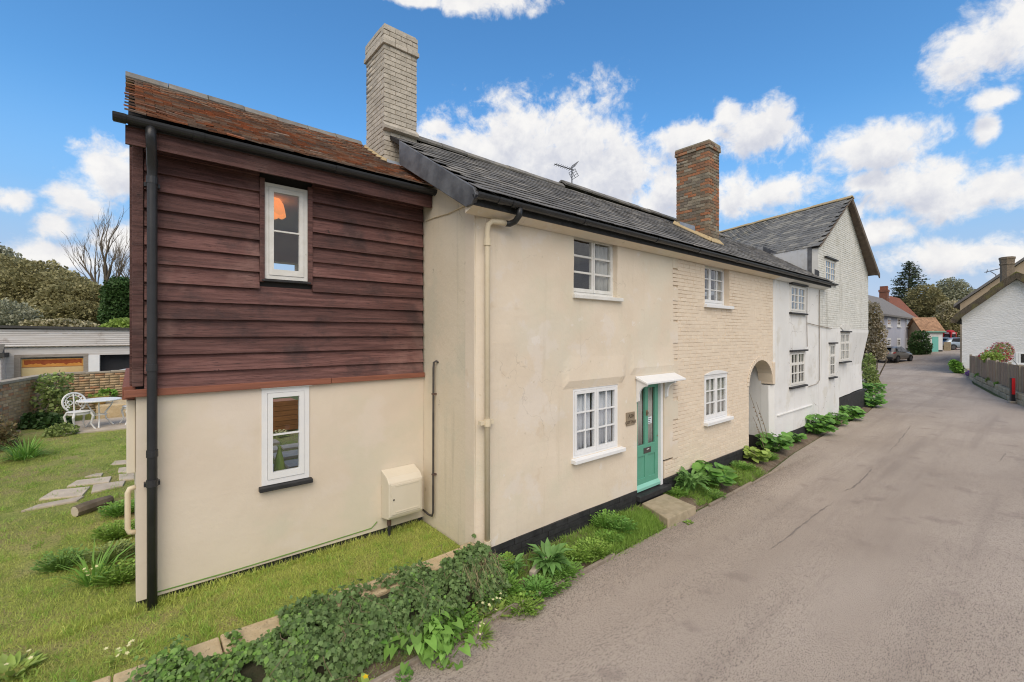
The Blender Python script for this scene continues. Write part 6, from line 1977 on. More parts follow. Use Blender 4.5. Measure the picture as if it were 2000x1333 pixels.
# ------------------------------------------------------------------ cars
def car(name, loc, rz, paint, label, suv=True):
    t = thing(name, loc, label, 'car', None, rz)
    # stations along the length: x, half width, sill z, belt z, roof half width, roof z
    st_ = [(-2.25, 0.62, 0.52, 0.86, 0.58, 0.90), (-2.18, 0.82, 0.36, 1.02, 0.66, 1.06), (-2.0, 0.91, 0.28, 1.08, 0.66, 1.16), (-1.72, 0.94, 0.25, 1.10, 0.62, 1.50), (-1.35, 0.95, 0.24, 1.08, 0.62, 1.60), (-0.6, 0.94, 0.23, 1.04, 0.63, 1.66),
           (0.2, 0.94, 0.23, 1.02, 0.62, 1.63), (0.75, 0.94, 0.23, 1.01, 0.64, 1.34), (1.15, 0.94, 0.24, 1.00, 0.70, 1.06), (1.7, 0.92, 0.26, 0.94, 0.68, 1.00), (2.1, 0.84, 0.32, 0.82, 0.6, 0.88), (2.28, 0.66, 0.46, 0.70, 0.5, 0.74)]
    b = MB()
    n = 12
    for (x_, hw, zs, zb_, rw_, zr) in st_:
        half = [(hw * 0.86, zs), (hw, zs + 0.16), (hw * 1.01, (zs + zb_) / 2 + 0.05), (hw * 0.97, zb_), (rw_ * 1.03, zr - 0.06 if zr - zb_ > 0.1 else zb_ + (zr - zb_) * 0.6), (rw_ * 0.8, zr)]
        for (y_, z_) in half:
            b.v.append((x_, y_, z_))
        for (y_, z_) in half[::-1]:
            b.v.append((x_, -y_, z_))
    for k in range(len(st_) - 1):
        for i in range(n):
            b.f.append((k * n + i, k * n + (i + 1) % n, (k + 1) * n + (i + 1) % n, (k + 1) * n + i))
    b.f += [tuple(range(n))[::-1], tuple(range((len(st_) - 1) * n, len(st_) * n))]
    body = obj('body', b, paint, t, local=True, smooth=True)
    sub = body.modifiers.new('round', 'SUBSURF')
    sub.levels = sub.render_levels = 1
    for s in (-1, 1):
        g1 = MB().prism([(-1.55, s * 0.93, 1.12), (-0.45, s * 0.93, 1.08), (-0.45, s * 0.70, 1.56), (-1.25, s * 0.70, 1.52)], (0, s * 0.012, 0.004))
        g2 = MB().prism([(-0.38, s * 0.93, 1.08), (0.78, s * 0.92, 1.06), (0.25, s * 0.70, 1.53), (-0.38, s * 0.70, 1.57)], (0, s * 0.012, 0.004))
        obj('side_window', g1, 'car_glass', t, local=True)
        obj('side_window', g2, 'car_glass', t, local=True)
        obj('mirror', MB().box(0.62, 0.78, s * 0.94, s * 1.12, 1.02, 1.16), paint, t, local=True, bevel=0.03)
        obj('tail_light', MB().hexa([(-2.24, s * 0.45, 0.90), (-2.10, s * 0.86, 0.92), (-1.85, s * 0.97, 0.98), (-2.1, s * 0.5, 0.92), (-2.24, s * 0.45, 0.97), (-2.10, s * 0.86, 1.01), (-1.85, s * 0.965, 1.06), (-2.1, s * 0.5, 1.0)]), 'tail_light', t, local=True)
        for x_ in (-1.38, 1.38):
            wh = obj('wheel', MB().tube([(x_, s * 0.74, 0.35), (x_, s * 0.97, 0.35)], 0.35, 22), 'tyre', t, local=True, bevel=0.03)
            rm = obj('rim', MB().tube([(x_, s * 0.90, 0.35), (x_, s * 0.985, 0.35)], 0.24, 18), 'rim', wh, local=True)
            obj('arch_trim', MB().tube([(x_ + 0.40 * math.cos(a), s * 0.955, 0.35 + 0.40 * math.sin(a)) for a in np.linspace(0, math.pi, 12)], 0.03, 5), 'tyre', t, local=True)
    obj('rear_window', MB().prism([(-2.10, -0.60, 1.13), (-2.10, 0.60, 1.13), (-1.76, 0.54, 1.50), (-1.76, -0.54, 1.50)], (-0.02, 0, 0.012)), 'car_glass', t, local=True)
    obj('windscreen', MB().prism([(1.10, -0.62, 1.10), (1.10, 0.62, 1.10), (0.36, 0.56, 1.58), (0.36, -0.56, 1.58)], (0.02, 0, 0.012)), 'car_glass', t, local=True)
    obj('bumper', MB().box(-2.27, -2.10, -0.80, 0.80, 0.34, 0.56), 'tyre', t, local=True, bevel=0.05)
    obj('number_plate', MB().box(-2.30, -2.275, -0.26, 0.26, 0.72, 0.83), 'plate_yellow', t, local=True)
    obj('spoiler', MB().hexa([(-1.95, -0.56, 1.50), (-1.95, 0.56, 1.50), (-1.6, 0.56, 1.58), (-1.6, -0.56, 1.58), (-1.95, -0.56, 1.54), (-1.95, 0.56, 1.54), (-1.6, 0.56, 1.64), (-1.6, -0.56, 1.64)]), paint, t, local=True)
    return t


cp = at_t(1745, 707, 47.0)
car('parked_car', (cp.x, cp.y, hz(cp.x) + 0.02), R(-13), 'car_silver', 'silver-grey car seen from behind, parked before the lavender house')
cp2 = at_t(1874, 690, 60)
car('parked_car', (cp2.x, cp2.y, hz(cp2.x) + 0.02), R(-50), 'car_blue', 'pale blue car parked beside the red telephone box')

# trees at the end of the lane
leafy('olive_tree', 'olive-brown bushy tree behind the orange tiled roof', 'tree', 1815, 655, 85, [(1805, 590, 32, 32, 0), (1830, 610, 30, 30, -2), (1795, 610, 26, 26, 0), (1850, 630, 28, 26, -4), (1835, 640, 34, 22, -6), (1870, 640, 20, 28, -4)], 24000, 0.28, 'olive_leaf', 0.4, z0=1)
leafy('ivy_bush', 'dark bush covering the end wall of the tiled hut', 'shrub', 1796, 700, 53.5, [(1797, 672, 17, 20, 0), (1790, 685, 12, 16, 0), (1806, 682, 10, 16, 0), (1797, 655, 13, 8, 0)], 3500, 0.16, 'dark_leaf', 0.1, z0=0.6)
leafy('spring_tree', 'pale tree coming into leaf above the lane end', 'tree', 1858, 655, 110, [(1858, 575, 36, 26, 0), (1835, 585, 26, 24, 0), (1880, 588, 26, 22, 0), (1855, 560, 24, 16, 0)], 5500, 0.42, 'haze_leaf', 0.5, z0=1, shell=0.15)
leafy('blossom_tree', 'cream blossoming tree between the olive tree and beige house', 'tree', 1855, 655, 78, [(1858, 605, 20, 16, 0), (1848, 622, 18, 14, 0), (1868, 628, 14, 16, 0)], 2500, 0.3, 'olive_leaf', 0.3, z0=1, extra=('cream_blossom', 2200, 0.26))
leafy('white_blossom_shrub', 'tall blossoming shrub leaning out past the white gable house', 'shrub', 1708, 730, 29, [(1702, 622, 16, 32, 0), (1710, 658, 16, 32, 0), (1698, 680, 14, 36, 0), (1714, 688, 14, 15, -0.5), (1692, 640, 14, 38, 1), (1698, 718, 9, 16, 0)], 3800, 0.12, 'russet_leaf', 0.05, extra=('blossom', 4800, 0.10), shell=0.1)
leafy('hedge_bank', 'rough brown hedge at the foot of the blossoming shrub', 'shrub', 1700, 765, 24.5, [(1700, 735, 12, 22, 0), (1708, 752, 10, 12, 0), (1697, 715, 10, 26, 0.8)], 1500, 0.10, 'rose_leaf', 0.03, shell=0.2)

pt = at_t(1776, 655, 95)
pine = thing('cedar_tree', (pt.x, pt.y, 1), 'dark layered conifer standing above the red roofs', 'tree')
topz = EYE + (655 - 511) / FOC * 95
obj('trunk', MB().tube([(pt.x, pt.y, 0.5), (pt.x, pt.y, topz * 0.6), (pt.x, pt.y, topz)], [0.5, 0.3, 0.05], 8), 'bark', pine)
P_, D_, N_ = [], [], []
brm = MB()
for k in range(120):
    f_ = (k / 120) ** 0.9
    z_ = topz - 0.2 - f_ * 11.5
    a = k * 2.399 + random.random()
    L = (0.35 + 4.7 * f_ ** 0.75) * random.uniform(0.65, 1.12)
    d = Vector((math.cos(a), math.sin(a), 0.10))
    e = Vector((pt.x, pt.y, z_)) + d * L - Vector((0, 0, 0.12 * L * random.random()))
    brm.tube([(pt.x, pt.y, z_), (Vector((pt.x, pt.y, z_)) + e) / 2 + Vector((0, 0, 0.12)), e], [0.07, 0.05, 0.02], 4, cap=False)
    for i in range(int(95 * (0.3 + f_))):
        s_ = random.uniform(0.35, 1.03)
        p = Vector((pt.x, pt.y, z_)) + (e - Vector((pt.x, pt.y, z_))) * s_ + Vector((random.gauss(0, 0.30), random.gauss(0, 0.30), random.gauss(0, 0.12)))
        P_.append(p)
        D_.append(d + Vector((random.gauss(0, .7), random.gauss(0, .7), random.gauss(0, .3))))
        N_.append((random.gauss(0, .3), random.gauss(0, .3), 1))
obj('branches', brm, 'bark', pine, fix=False)
scatter('crown', 'oval', np.array(P_), np.array(D_), np.array(N_), RNG.uniform(0.2, 0.42, len(P_)), 'pine_leaf', pine)

# ------------------------------------------------------------------ near planting
def clump(name, label, cat, x, y, kind, n, L, m_, spread=0.12, tilt=(0.25, 0.95), stalk=0.0, z=None, group=None, flowers=None, width=1.0, lift=0.0):
    """rosette or leafy clump standing on the ground: leaves (and stalks) as parts"""
    z = verge_z(x, y) if z is None else z
    o = thing(name, (x, y, z), label, cat, group)
    a = RNG.uniform(0, 2 * math.pi, n)
    r_ = spread * np.sqrt(RNG.uniform(0, 1, n))
    el_ = RNG.uniform(*tilt, n)
    D = np.stack([np.cos(a) * np.cos(el_), np.sin(a) * np.cos(el_), np.sin(el_)], 1)
    hh = stalk * RNG.uniform(0.25, 1, n) + lift
    P = np.stack([x + r_ * np.cos(a), y + r_ * np.sin(a), z + hh], 1)
    N = np.stack([-np.cos(a) * np.sin(el_), -np.sin(a) * np.sin(el_), np.cos(el_)], 1) + rdir(n) * 0.25
    S = RNG.uniform(0.6, 1.1, n) * L
    if kind == 'round':                        # broad leaves held out flat on stalks
        D = np.stack([np.cos(a), np.sin(a), RNG.uniform(-0.5, 0.2, n)], 1)
        N = np.stack([np.cos(a) * 0.5, np.sin(a) * 0.5, np.ones(n)], 1) + rdir(n) * 0.3
        N += np.array([-0.2, -0.45, 0])
    scatter('leaves', kind, P, D, N, S, m_, o, width)
    if stalk:
        sm = MB()
        for i in range(0, n, 2):
            sm.tube([(x + (P[i][0] - x) * 0.2, y + (P[i][1] - y) * 0.2, z - 0.02), tuple(P[i])], 0.005, 4, cap=False)
        obj('stalks', sm, m_, o, fix=False)
    if flowers:
        fm, fn, fs, fh = flowers
        fp = np.stack([x + RNG.normal(0, spread * 0.6, fn), y + RNG.normal(0, spread * 0.6, fn), z + fh * RNG.uniform(0.7, 1.1, fn)], 1)
        scatter('flowers', 'flower', fp, rdir(fn, -.2, .2), np.array([[0, -0.5, 1.0]] * fn) + rdir(fn) * 0.3, fs, fm, o)
    return o


def vp(px, py, z=0.06):
    p = at_z(px, py, z)
    return p.x, p.y


# ivy over the garden wall
iv = thing('ivy', (1.4, 4.2, 0), 'dark green ivy smothering the front of the low garden wall', 'ivy')


def ivy_top(x):
    return 0.46 + 0.12 * noise.noise((x * 2.2, 1, 0)) + (0.10 if x > 2.6 else 0)


def ivy_pt(x, s, puff=0.0):
    zt = ivy_top(x)
    b = 0.50 + 0.11 * noise.noise((x * 2.6, s * 2, 3))
    a = s * math.pi / 2
    yb = 4.46 - (b + puff) * math.cos(a) ** 0.8
    return Vector((x, yb, 0.0 + (zt + puff) * math.sin(a) ** 0.9))


mass = MB()
nx_, ns_ = 70, 9
for i in range(nx_):
    x = -1.2 + 4.5 * i / (nx_ - 1)
    for k in range(ns_):
        p = ivy_pt(x, k / (ns_ - 1), -0.075 + 0.02 * noise.noise((x * 6, k, 0)))
        p.y = min(p.y, 4.375)
        p.z = min(p.z, 0.40)
        mass.v.append(tuple(p))
mass.f = [(i * ns_ + k, (i + 1) * ns_ + k, (i + 1) * ns_ + k + 1, i * ns_ + k + 1) for i in range(nx_ - 1) for k in range(ns_ - 1)]
obj('stems', mass, 'ivy_shade', iv, fix=False)  # one dark mound; the shaded depth under the leaves is put into its colour
GAPS = [(0.33, 0.62), (0.72, 1.02), (2.55, 3.2), (-0.25, -0.02)]
for nm, m_, kind, cnt, lo_, hi_, sz in (('leaves', 'ivy_leaf', 'ivy', 12500, 0.8, 3.28, 0.044), ('creeper_leaves', 'creeper_leaf', 'oval', 8500, -1.1, 1.15, 0.036), ('leaves', 'ivy_leaf', 'ivy', 2500, -0.6, 1.2, 0.042), ('young_leaves', 'bright_leaf', 'ivy', 900, -0.8, 3.2, 0.038)):
    P, D, N = [], [], []
    for _ in range(cnt):
        x, s = random.uniform(lo_, hi_), random.random() ** 0.8 * 1.0
        if s > 0.86 and any(a < x < b for a, b in GAPS):
            continue
        if noise.noise((x * 4.5, s * 4, 6)) < -0.12 - 0.25 * random.random():
            continue
        p = ivy_pt(x, s, random.uniform(-0.05, 0.06) + 0.06 * noise.noise((x * 5, s * 5, 1)))
        if s > 0.9 and random.random() < 0.45:
            p.y += random.uniform(0, 0.16)
            p.z = max(p.z, 0.43) + random.uniform(0, 0.03)
        nrm = Vector((random.gauss(0, .35), -math.cos(s * 1.4) + random.gauss(0, .3), 0.35 + math.sin(s * 1.5) + random.gauss(0, .3)))
        P.append(p)
        N.append(nrm)
        D.append(Vector((random.gauss(0, .8), random.gauss(-.2, .5), -0.7 + random.gauss(0, .5))))
    scatter(nm, kind, np.array(P), np.array(D), np.array(N), RNG.uniform(0.5, 1.5, len(P)) * sz, m_, iv)
tw_ = MB()
for _ in range(34):
    x, s = random.uniform(-0.2, 3.2), random.random()
    pts = [ivy_pt(x, s, 0.05)]
    for k in range(4):
        x += random.gauss(0, .06)
        s = min(max(s - random.uniform(0.0, .16), 0), 1)
        pts.append(ivy_pt(x, s, 0.06 + random.uniform(0, .03)))
    tw_.tube(pts, 0.0025, 4, cap=False)
obj('twigs', tw_, 'dry_stem', iv, fix=False)
hay = thing('dry_grass', (3.15, 4.1, 0.2), 'tuft of dry straw-coloured grass hanging over the wall end by the downpipe', 'grass')
n = 420
P = np.stack([RNG.uniform(2.75, 3.25, n), RNG.uniform(3.98, 4.3, n), RNG.uniform(0.28, 0.55, n)], 1)
scatter('blades', 'blade', P, np.stack([RNG.normal(0, .3, n), RNG.normal(-.5, .25, n), RNG.normal(-.8, .35, n)], 1), rdir(n), RNG.uniform(.12, .28, n), 'straw', hay, 0.16)

# plants along the house fronts, from near to far
for (px_, py_, n_, lab) in ((862, 1235, 50, 'arrow-leaved plant at the right end of the ivy beside the weeds'), (770, 1230, 22, 'arrow leaves poking out of the middle of the ivy'), (880, 1270, 26, 'low arrow-leaved seedlings at the kerb below the ivy')):
    x_, y_ = vp(px_, py_)
    clump('arum_plant', lab, 'plant', x_, y_ + 0.04, 'arum', n_, 0.125, 'bright_leaf', 0.22, (-0.9, 0.2), 0.24)
for (px_, py_, n_, m_, h_, lab) in ((935, 1165, 300, 'bright_leaf', 0.16, 'dense bright weeds left of the timber offcut'), (1020, 1175, 260, 'verge_grass', 0.10, 'low weeds along the kerb right of the primrose'), (1100, 1115, 260, 'bright_leaf', 0.12, 'soft green weeds in front of the black plinth'), (1160, 1075, 260, 'verge_grass', 0.12, 'spreading weeds between foxglove and doorstep grass'), (1075, 1135, 200, 'creeper_leaf', 0.07, 'creeping leaves below the foxglove by the kerb'), (1420, 935, 240, 'verge_grass', 0.12, 'low green growth right of the large-leaved mallow'), (1450, 915, 240, 'bright_leaf', 0.12, 'leafy growth left of the yellow-green mallow'), (1320, 965, 160, 'bright_leaf', 0.10, 'weeds squeezed behind the doorstep slab'), (1390, 965, 200, 'creeper_leaf', 0.07, 'creeping weeds below the large-leaved mallow'), (955, 1130, 240, 'mallow_leaf', 0.22, 'tall weeds around the rusty pipe shoe'), (1212, 1035, 220, 'mallow_leaf', 0.16, 'rounded weeds at the plinth left of the doorstep'), (1180, 1030, 240, 'bright_leaf', 0.2, 'taller weeds against the plinth beyond the grey-green clump'), (1500, 895, 200, 'bright_leaf', 0.14, 'leafy weeds at the corner of the arched passage')):
    x_, y_ = vp(px_, py_)
    clump('weeds', lab, 'plant', x_, min(y_, 4.42), 'oval', int(n_ * 1.6), 0.038, m_, 0.24, (0, 0.9), h_)
x_, y_ = vp(815, 1262)
clump('arum_plant', 'arrow-leaved glossy green plant in front of the ivy', 'plant', x_, y_ + 0.05, 'arum', 75, 0.145, 'bright_leaf', 0.30, (-0.9, 0.1), 0.26)
x_, y_ = vp(700, 1280)
clump('arum_plant', 'second glossy arrow-leaved plant, left of the larger one by the ivy', 'plant', x_ + 0.1, y_ + 0.06, 'arum', 26, 0.12, 'mallow_leaf', 0.2, (-0.8, 0.2), 0.22)
x_, y_ = vp(958, 1190)
clump('primrose_plant', 'pale green primrose clump with cream flowers at the kerb', 'plant', x_, y_, 'oval', 60, 0.13, 'lime_leaf', 0.13, (0.15, 0.9), 0.0, flowers=('primrose', 14, 0.04, 0.13), width=0.55)
x_, y_ = vp(905, 1215)
clump('herb_patch', 'patch of small bright green weeds beside the primrose', 'plant', x_ - 0.05, y_ + 0.03, 'oval', 260, 0.05, 'bright_leaf', 0.2, (0, 0.9), 0.12)
x_, y_ = vp(930, 1230)
clump('grass_tuft', 'grass tuft with tiny pale flowers spilling over the kerb', 'grass', x_, y_ - 0.02, 'blade', 150, 0.17, 'verge_grass', 0.09, (0.2, 1.2), flowers=('primrose', 5, 0.03, 0.15))
x_, y_ = vp(1072, 1108)
clump('foxglove', 'foxglove rosette of long pointed leaves against the black plinth', 'plant', x_, y_, 'lance', 70, 0.26, 'foxglove_leaf', 0.07, (-0.15, 1.1), 0.16)
x_, y_ = vp(1005, 1120)
clump('foxglove', 'smaller wilting foxglove near the downpipe', 'plant', x_, y_, 'lance', 26, 0.17, 'foxglove_leaf', 0.05, (-0.3, 1.1), 0.16)
for k, (px_, py_, lab) in enumerate(((965, 1110, 'leafy green weeds at the foot of the downpipe'), (985, 1150, 'trefoil-leaved weeds between downpipe and primrose'), (1050, 1150, 'low weeds in front of the foxglove'), (1130, 1085, 'rounded grey-green weed clump right of the foxglove'), (1190, 1050, 'low green weeds midway to the doorstep'))):
    x_, y_ = vp(px_, py_)
    clump('weeds', lab, 'plant', x_, min(y_, 4.42), 'oval', 400, 0.04, ('verge_grass', 'bright_leaf', 'mallow_leaf')[k % 3], 0.2, (0, 0.9), 0.15 - 0.02 * k)
x_, y_ = vp(1355, 960)
clump('foxglove', 'upright leafy foxglove just right of the doorstep', 'plant', x_, y_ + 0.05, 'lance', 110, 0.22, 'foxglove_leaf', 0.2, (-0.1, 1.0), 0.3)
MAL = [(1392, 948, 0.30, 26, 0.27, 'large-leaved mallow beside the foxglove right of the doorstep'), (1478, 902, 0.24, 30, 0.2, 'yellow-green mallow at the left of the arched passage'), (1503, 880, 0.32, 40, 0.24, 'dark mallow with big leaves in front of the arched passage'),
       (1545, 862, 0.2, 26, 0.2, 'small mallow right of the arched passage'), (1592, 845, 0.42, 50, 0.27, 'biggest mallow clump below the white cottage window'), (1628, 828, 0.3, 36, 0.22, 'finer leafy clump right of the biggest mallow'),
       (1660, 818, 0.34, 44, 0.26, 'mallow at the start of the grey plinth boards'), (1702, 793, 0.4, 50, 0.26, 'mallow at the far corner of the white gable house'), (1706, 770, 0.45, 44, 0.26, 'farthest mallow beyond the corner of the white gable house')]
for (px_, py_, h_, cn, sz, lab) in MAL:
    x_, y_ = vp(px_, py_, 0.05)
    clump('mallow', lab, 'plant', x_, min(y_, 4.38) if x_ < 23 else y_, 'round', int(cn * 2.6), sz * 0.72, 'lime_leaf' if 'yellow' in lab else 'mallow_leaf', h_ * 0.95, (0, .5), h_ * 1.35, group='mallow clumps along the wall')
x_, y_ = vp(716, 1325)
clump('dandelion', 'dandelion with one yellow flower at the foot of the ivy', 'plant', x_, y_, 'lance', 18, 0.13, 'lime_leaf', 0.02, (0.1, 0.8), flowers=('yellow_flower', 1, 0.06, 0.13), width=1.5)
x_, y_ = vp(790, 1310)
clump('weeds', 'small weed growing on the road edge below the ivy', 'plant', x_, y_, 'oval', 60, 0.04, 'mallow_leaf', 0.07, (0, 0.6), 0.03)
x_, y_ = vp(865, 1290)
clump('weeds', 'tiny weed in the kerb crack below the arrow-leaved plant', 'plant', x_, y_, 'oval', 40, 0.04, 'verge_grass', 0.07, (0, 0.6), 0.03)
x_, y_ = vp(1345, 1015)
clump('weeds', 'small green weed growing from the road beside the doorstep', 'plant', x_, y_, 'oval', 50, 0.04, 'verge_grass', 0.06, (0, 0.8), 0.04)
ds = thing('dry_stems', (11.7, 4.5, 0.1), 'dead brown flower stems leaning in the arched passage', 'plant')
dsm = MB()
for (q0, q1) in (((12.35, 4.45, 0.2), (11.75, 4.62, 1.6)), ((12.5, 4.42, 0.2), (12.1, 4.6, 1.35)), ((12.2, 4.45, 0.2), (11.9, 4.6, 1.0))):
    q0, q1 = Vector(q0), Vector(q1)
    dsm.tube([q0, (q0 + q1) / 2 + Vector((0.05, 0, 0)), q1], [0.009, 0.007, 0.004], 5)
    for k in range(4):
        c_ = q0 + (q1 - q0) * (0.5 + 0.08 * k)
        dsm.lathe([(0.004, -0.015), (0.017, 0), (0.004, 0.018)], c_ + Vector((random.gauss(0, .02), 0, 0)), 6)
obj('stems', dsm, 'dry_stem', ds)
tag(obj('timber_offcut', MB().hexa([(3.75, 3.98, 0.08), (4.12, 4.12, 0.10), (4.10, 4.19, 0.10), (3.73, 4.05, 0.08), (3.75, 3.98, 0.14), (4.12, 4.12, 0.16), (4.10, 4.19, 0.16), (3.73, 4.05, 0.14)]), 'concrete', bevel=0.01),
    'pale wood offcut half buried in weeds near the downpipe', 'wood')

# garden plants behind and left of the wing
def gz(px, py):
    z = 0.4
    for _ in range(6):
        p = at_z(px, py, z)
        z = lawn_z(p.x, p.y)
    return p.x, p.y, z


def gclump(px, py, *a, **k):
    x, y, z = gz(px, py)
    return clump(a[0], a[1], a[2], x, y, *a[3:], z=z, **k)


gclump(182, 1140, 'iris', 'strappy green iris clump beside the end of the wing', 'plant', 'blade', 60, 0.5, 'bright_leaf', 0.09, (0.25, 1.35), width=0.5, flowers=('primrose', 5, 0.04, 0.2))
for k, (px_, py_, n_, lab, m_) in enumerate(((235, 1005, 260, 'leafy green weeds against the wing end wall', 'bright_leaf'), (225, 1050, 260, 'tangled green growth beside the waste pipe', 'verge_grass'), (215, 1095, 220, 'yellowing leafy growth right of the iris', 'rose_leaf'), (235, 1135, 200, 'dull green weeds near the wing corner', 'verge_grass'), (120, 1110, 160, 'low pale weeds left of the iris', 'creeper_leaf'))):
    gclump(px_, py_, 'weeds', lab, 'plant', 'oval', int(n_ * 2), 0.036, m_, 0.24, (0, 1.0), 0.16)
gclump(22, 1315, 'primrose_plant', 'primrose clump of crinkled pale leaves in the bottom left corner', 'plant', 'oval', 70, 0.15, 'lime_leaf', 0.12, (0.1, 0.9), width=0.5, flowers=('primrose', 4, 0.04, 0.13))
gclump(245, 1285, 'primrose_plant', 'small flowering primrose in the grass behind the garden wall', 'plant', 'oval', 34, 0.08, 'lime_leaf', 0.10, (0.1, 0.9), width=0.5, flowers=('primrose', 8, 0.04, 0.1))
x, y, z = gz(176, 1000)
lg = thing('log', (x, y, z), 'cut log lying by the wing end wall', 'log')
obj('trunk', MB().tube([(x - 0.16, y - 0.10, z + 0.07), (x - 0.02, y + 0.0, z + 0.075), (x + 0.10, y + 0.10, z + 0.08), (x + 0.22, y + 0.22, z + 0.075)], [0.085, 0.095, 0.085, 0.07], 9), 'bark', lg)
obj('cut_end', MB().tube([(x - 0.163, y - 0.102, z + 0.0699), (x - 0.1595, y - 0.0995, z + 0.07)], 0.078, 9), 'slab', lg)

ROSE = [(110, 760, 26, 26, 0), (95, 785, 24, 22, 0), (125, 790, 22, 24, 0), (85, 750, 14, 16, 0), (120, 738, 16, 12, 0)]
leafy('rose_bush', 'tall loose rose bush climbing in front of the brick garden wall', 'shrub', 110, 838, 11.6, [(b[0], b[1], b[2], b[3], b[4]) for b in ROSE], 900, 0.085, 'rose_leaf', 0.015, z0=0.65, shell=0.05)
leafy('dark_shrub', 'low dark green shrub at the foot of the rose bush', 'shrub', 80, 850, 11.2, [(75, 828, 28, 20, 0), (105, 830, 24, 18, 0), (50, 832, 14, 14, 0)], 1300, 0.09, 'dark_leaf', 0.02, z0=0.65)
leafy('box_bush', 'rounded yellow-green bush in front of the garden chair', 'shrub', 120, 865, 10.3, [(120, 846, 24, 17, 0), (108, 852, 16, 12, 0)], 1500, 0.055, 'rose_leaf', 0.02, z0=0.6)
leafy('russet_bush', 'straggly reddish bush at the left edge of the lawn', 'shrub', 10, 900, 9.2, [(8, 860, 22, 34, 0), (20, 885, 24, 20, 0), (-20, 850, 24, 50, 0)], 1100, 0.08, 'russet_leaf', 0.02, z0=0.5, shell=0.1)
gclump(50, 895, 'daylily', 'fresh green daylily clump with arching leaves by the lawn edge', 'plant', 'blade', 170, 0.5, 'bright_leaf', 0.18, (0.15, 1.3), width=0.42)
leafy('bed_plants', 'low green plants growing in the raised bed', 'shrub', 190, 790, 13.4, [(165, 772, 16, 9, 0), (210, 770, 13, 8, 0), (140, 775, 12, 8, 0)], 700, 0.09, 'bright_leaf', 0.02, z0=1.1)
p = Vector((2.35, 11.6, lawn_z(2.35, 11.6)))
clump('primrose_plant', 'primrose in full flower seen through the lower wing window', 'plant', 2.75, 11.95, 'oval', 60, 0.13, 'lime_leaf', 0.12, (0.1, 0.9), z=lawn_z(2.7, 11.95), width=0.5, flowers=('primrose', 40, 0.05, 0.14))

# flowering shrubs over the fence
leafy('red_flowering_shrub', 'shrub with red and pink flowers above the panel fence', 'shrub', 1945, 740, 27, [(1945, 692, 16, 16, 0), (1958, 690, 14, 20, 0.5), (1930, 697, 12, 10, 0)], 700, 0.09, 'rose_leaf', 0.03, z0=0.5, extra=('red_flower', 330, 0.09), shell=0.1)
leafy('pink_flowering_shrub', 'pale pink blossom sprays beside the red flowers above the fence', 'shrub', 1960, 740, 28, [(1962, 688, 12, 18, 0), (1950, 680, 8, 10, 0)], 250, 0.09, 'rose_leaf', 0.03, z0=0.5, extra=('pink_flower', 600, 0.10), shell=0.3)
leafy('lime_spurge', 'lime green rounded plant below the red flowers on the fence', 'shrub', 1938, 740, 26.5, [(1938, 697, 14, 8, 0), (1930, 702, 8, 6, 0)], 900, 0.09, 'lime_leaf', 0.03, z0=0.5)
for (px_, py_, t_, m_, lab, nm) in ((1899, 731, 31.5, 'purple_flower', 'purple aubrieta tumbling over the low stone wall', 'aubrieta'), (1916, 735, 28.5, 'bright_leaf', 'green plants on the stone wall next to the purple flowers', 'wall_plants'), (1938, 744, 25.5, 'rose_leaf', 'low weeds on top of the stone wall', 'wall_plants'), (1955, 752, 23.6, 'bright_leaf', 'green weeds at the fence foot near the marker post', 'wall_plants')):
    leafy(nm, lab, 'plant', px_, py_ + 8, t_, [(px_, py_, 9, 6, 0), (px_ + 6, py_ + 3, 6, 5, 0)], 600, 0.07, m_, 0.01, z0=0.4)
leafy('corner_bush', 'green leafy bush at the road corner of the thatched cottage', 'shrub', 1868, 725, 35.5, [(1867, 716, 8, 9, 0), (1874, 722, 8, 9, 0), (1862, 710, 5, 6, 0)], 1000, 0.16, 'bright_leaf', 0.02, z0=0.0)

# ------------------------------------------------------------------ grass and gravel
def blades(name, label, pts, zf, L, m_, lean=0.6, width=0.55):
    n_ = len(pts)
    P = np.array([(p[0], p[1], zf(p[0], p[1]) - 0.005) for p in pts])
    D = rdir(n_, 0.25, 1.0) * np.array([lean, lean, 1])
    o = scatter(name, 'blade', P, D, rdir(n_), RNG.uniform(0.5, 1.2, n_) * L, m_, None, width)
    return tag(o, label, 'grass', kind='stuff')


pts = []
for _ in range(60000):
    x, y = random.uniform(-1.4, 3.28), random.uniform(4.62, 5.9)
    pts.append((x, y))
for _ in range(34000):
    y = 5.9 + 3.6 * random.random() ** 1.3
    x = random.uniform(-0.35 * (y - 3.2) - 0.5, -0.02)
    pts.append((x, y))
for _ in range(26000):
    y = 9.5 + 5.0 * random.random()
    pts.append((random.uniform(-2.6, 0.2), y))
for _ in range(9000):
    pts.append((random.uniform(1.2, 3.3), random.uniform(9.5, 13.5)))
keep_ = []
for p in pts:
    if noise.noise((p[0] * 1.7, p[1] * 1.7, 5)) > -0.12 - random.random() * 0.35:
        keep_.append(p)
blades('lawn_grass', 'short mown grass of the cottage garden', keep_, lawn_z, 0.05, 'grass_blade')
tuft, dead = [], []
for _ in range(1100):
    cx_, cy_ = random.uniform(-2.2, 3.2), 4.7 + 9 * random.random() ** 1.8
    if (cx_ > -0.05 and cy_ > 5.85) or cx_ < -0.35 * (cy_ - 3.2) - 0.6:
        continue
    for _k in range(26):
        q_ = (cx_ + random.gauss(0, 0.035), cy_ + random.gauss(0, 0.035))
        if not (q_[0] > -0.02 and q_[1] > 5.88):
            tuft.append(q_)
for _ in range(7000):
    x, y = random.uniform(-1.6, 3.2), random.uniform(4.65, 7.2)
    if x > -0.05 and y > 5.88:
        continue
    if noise.noise((x * 1.9, y * 1.9, 15)) > -0.05:
        dead.append((x, y))
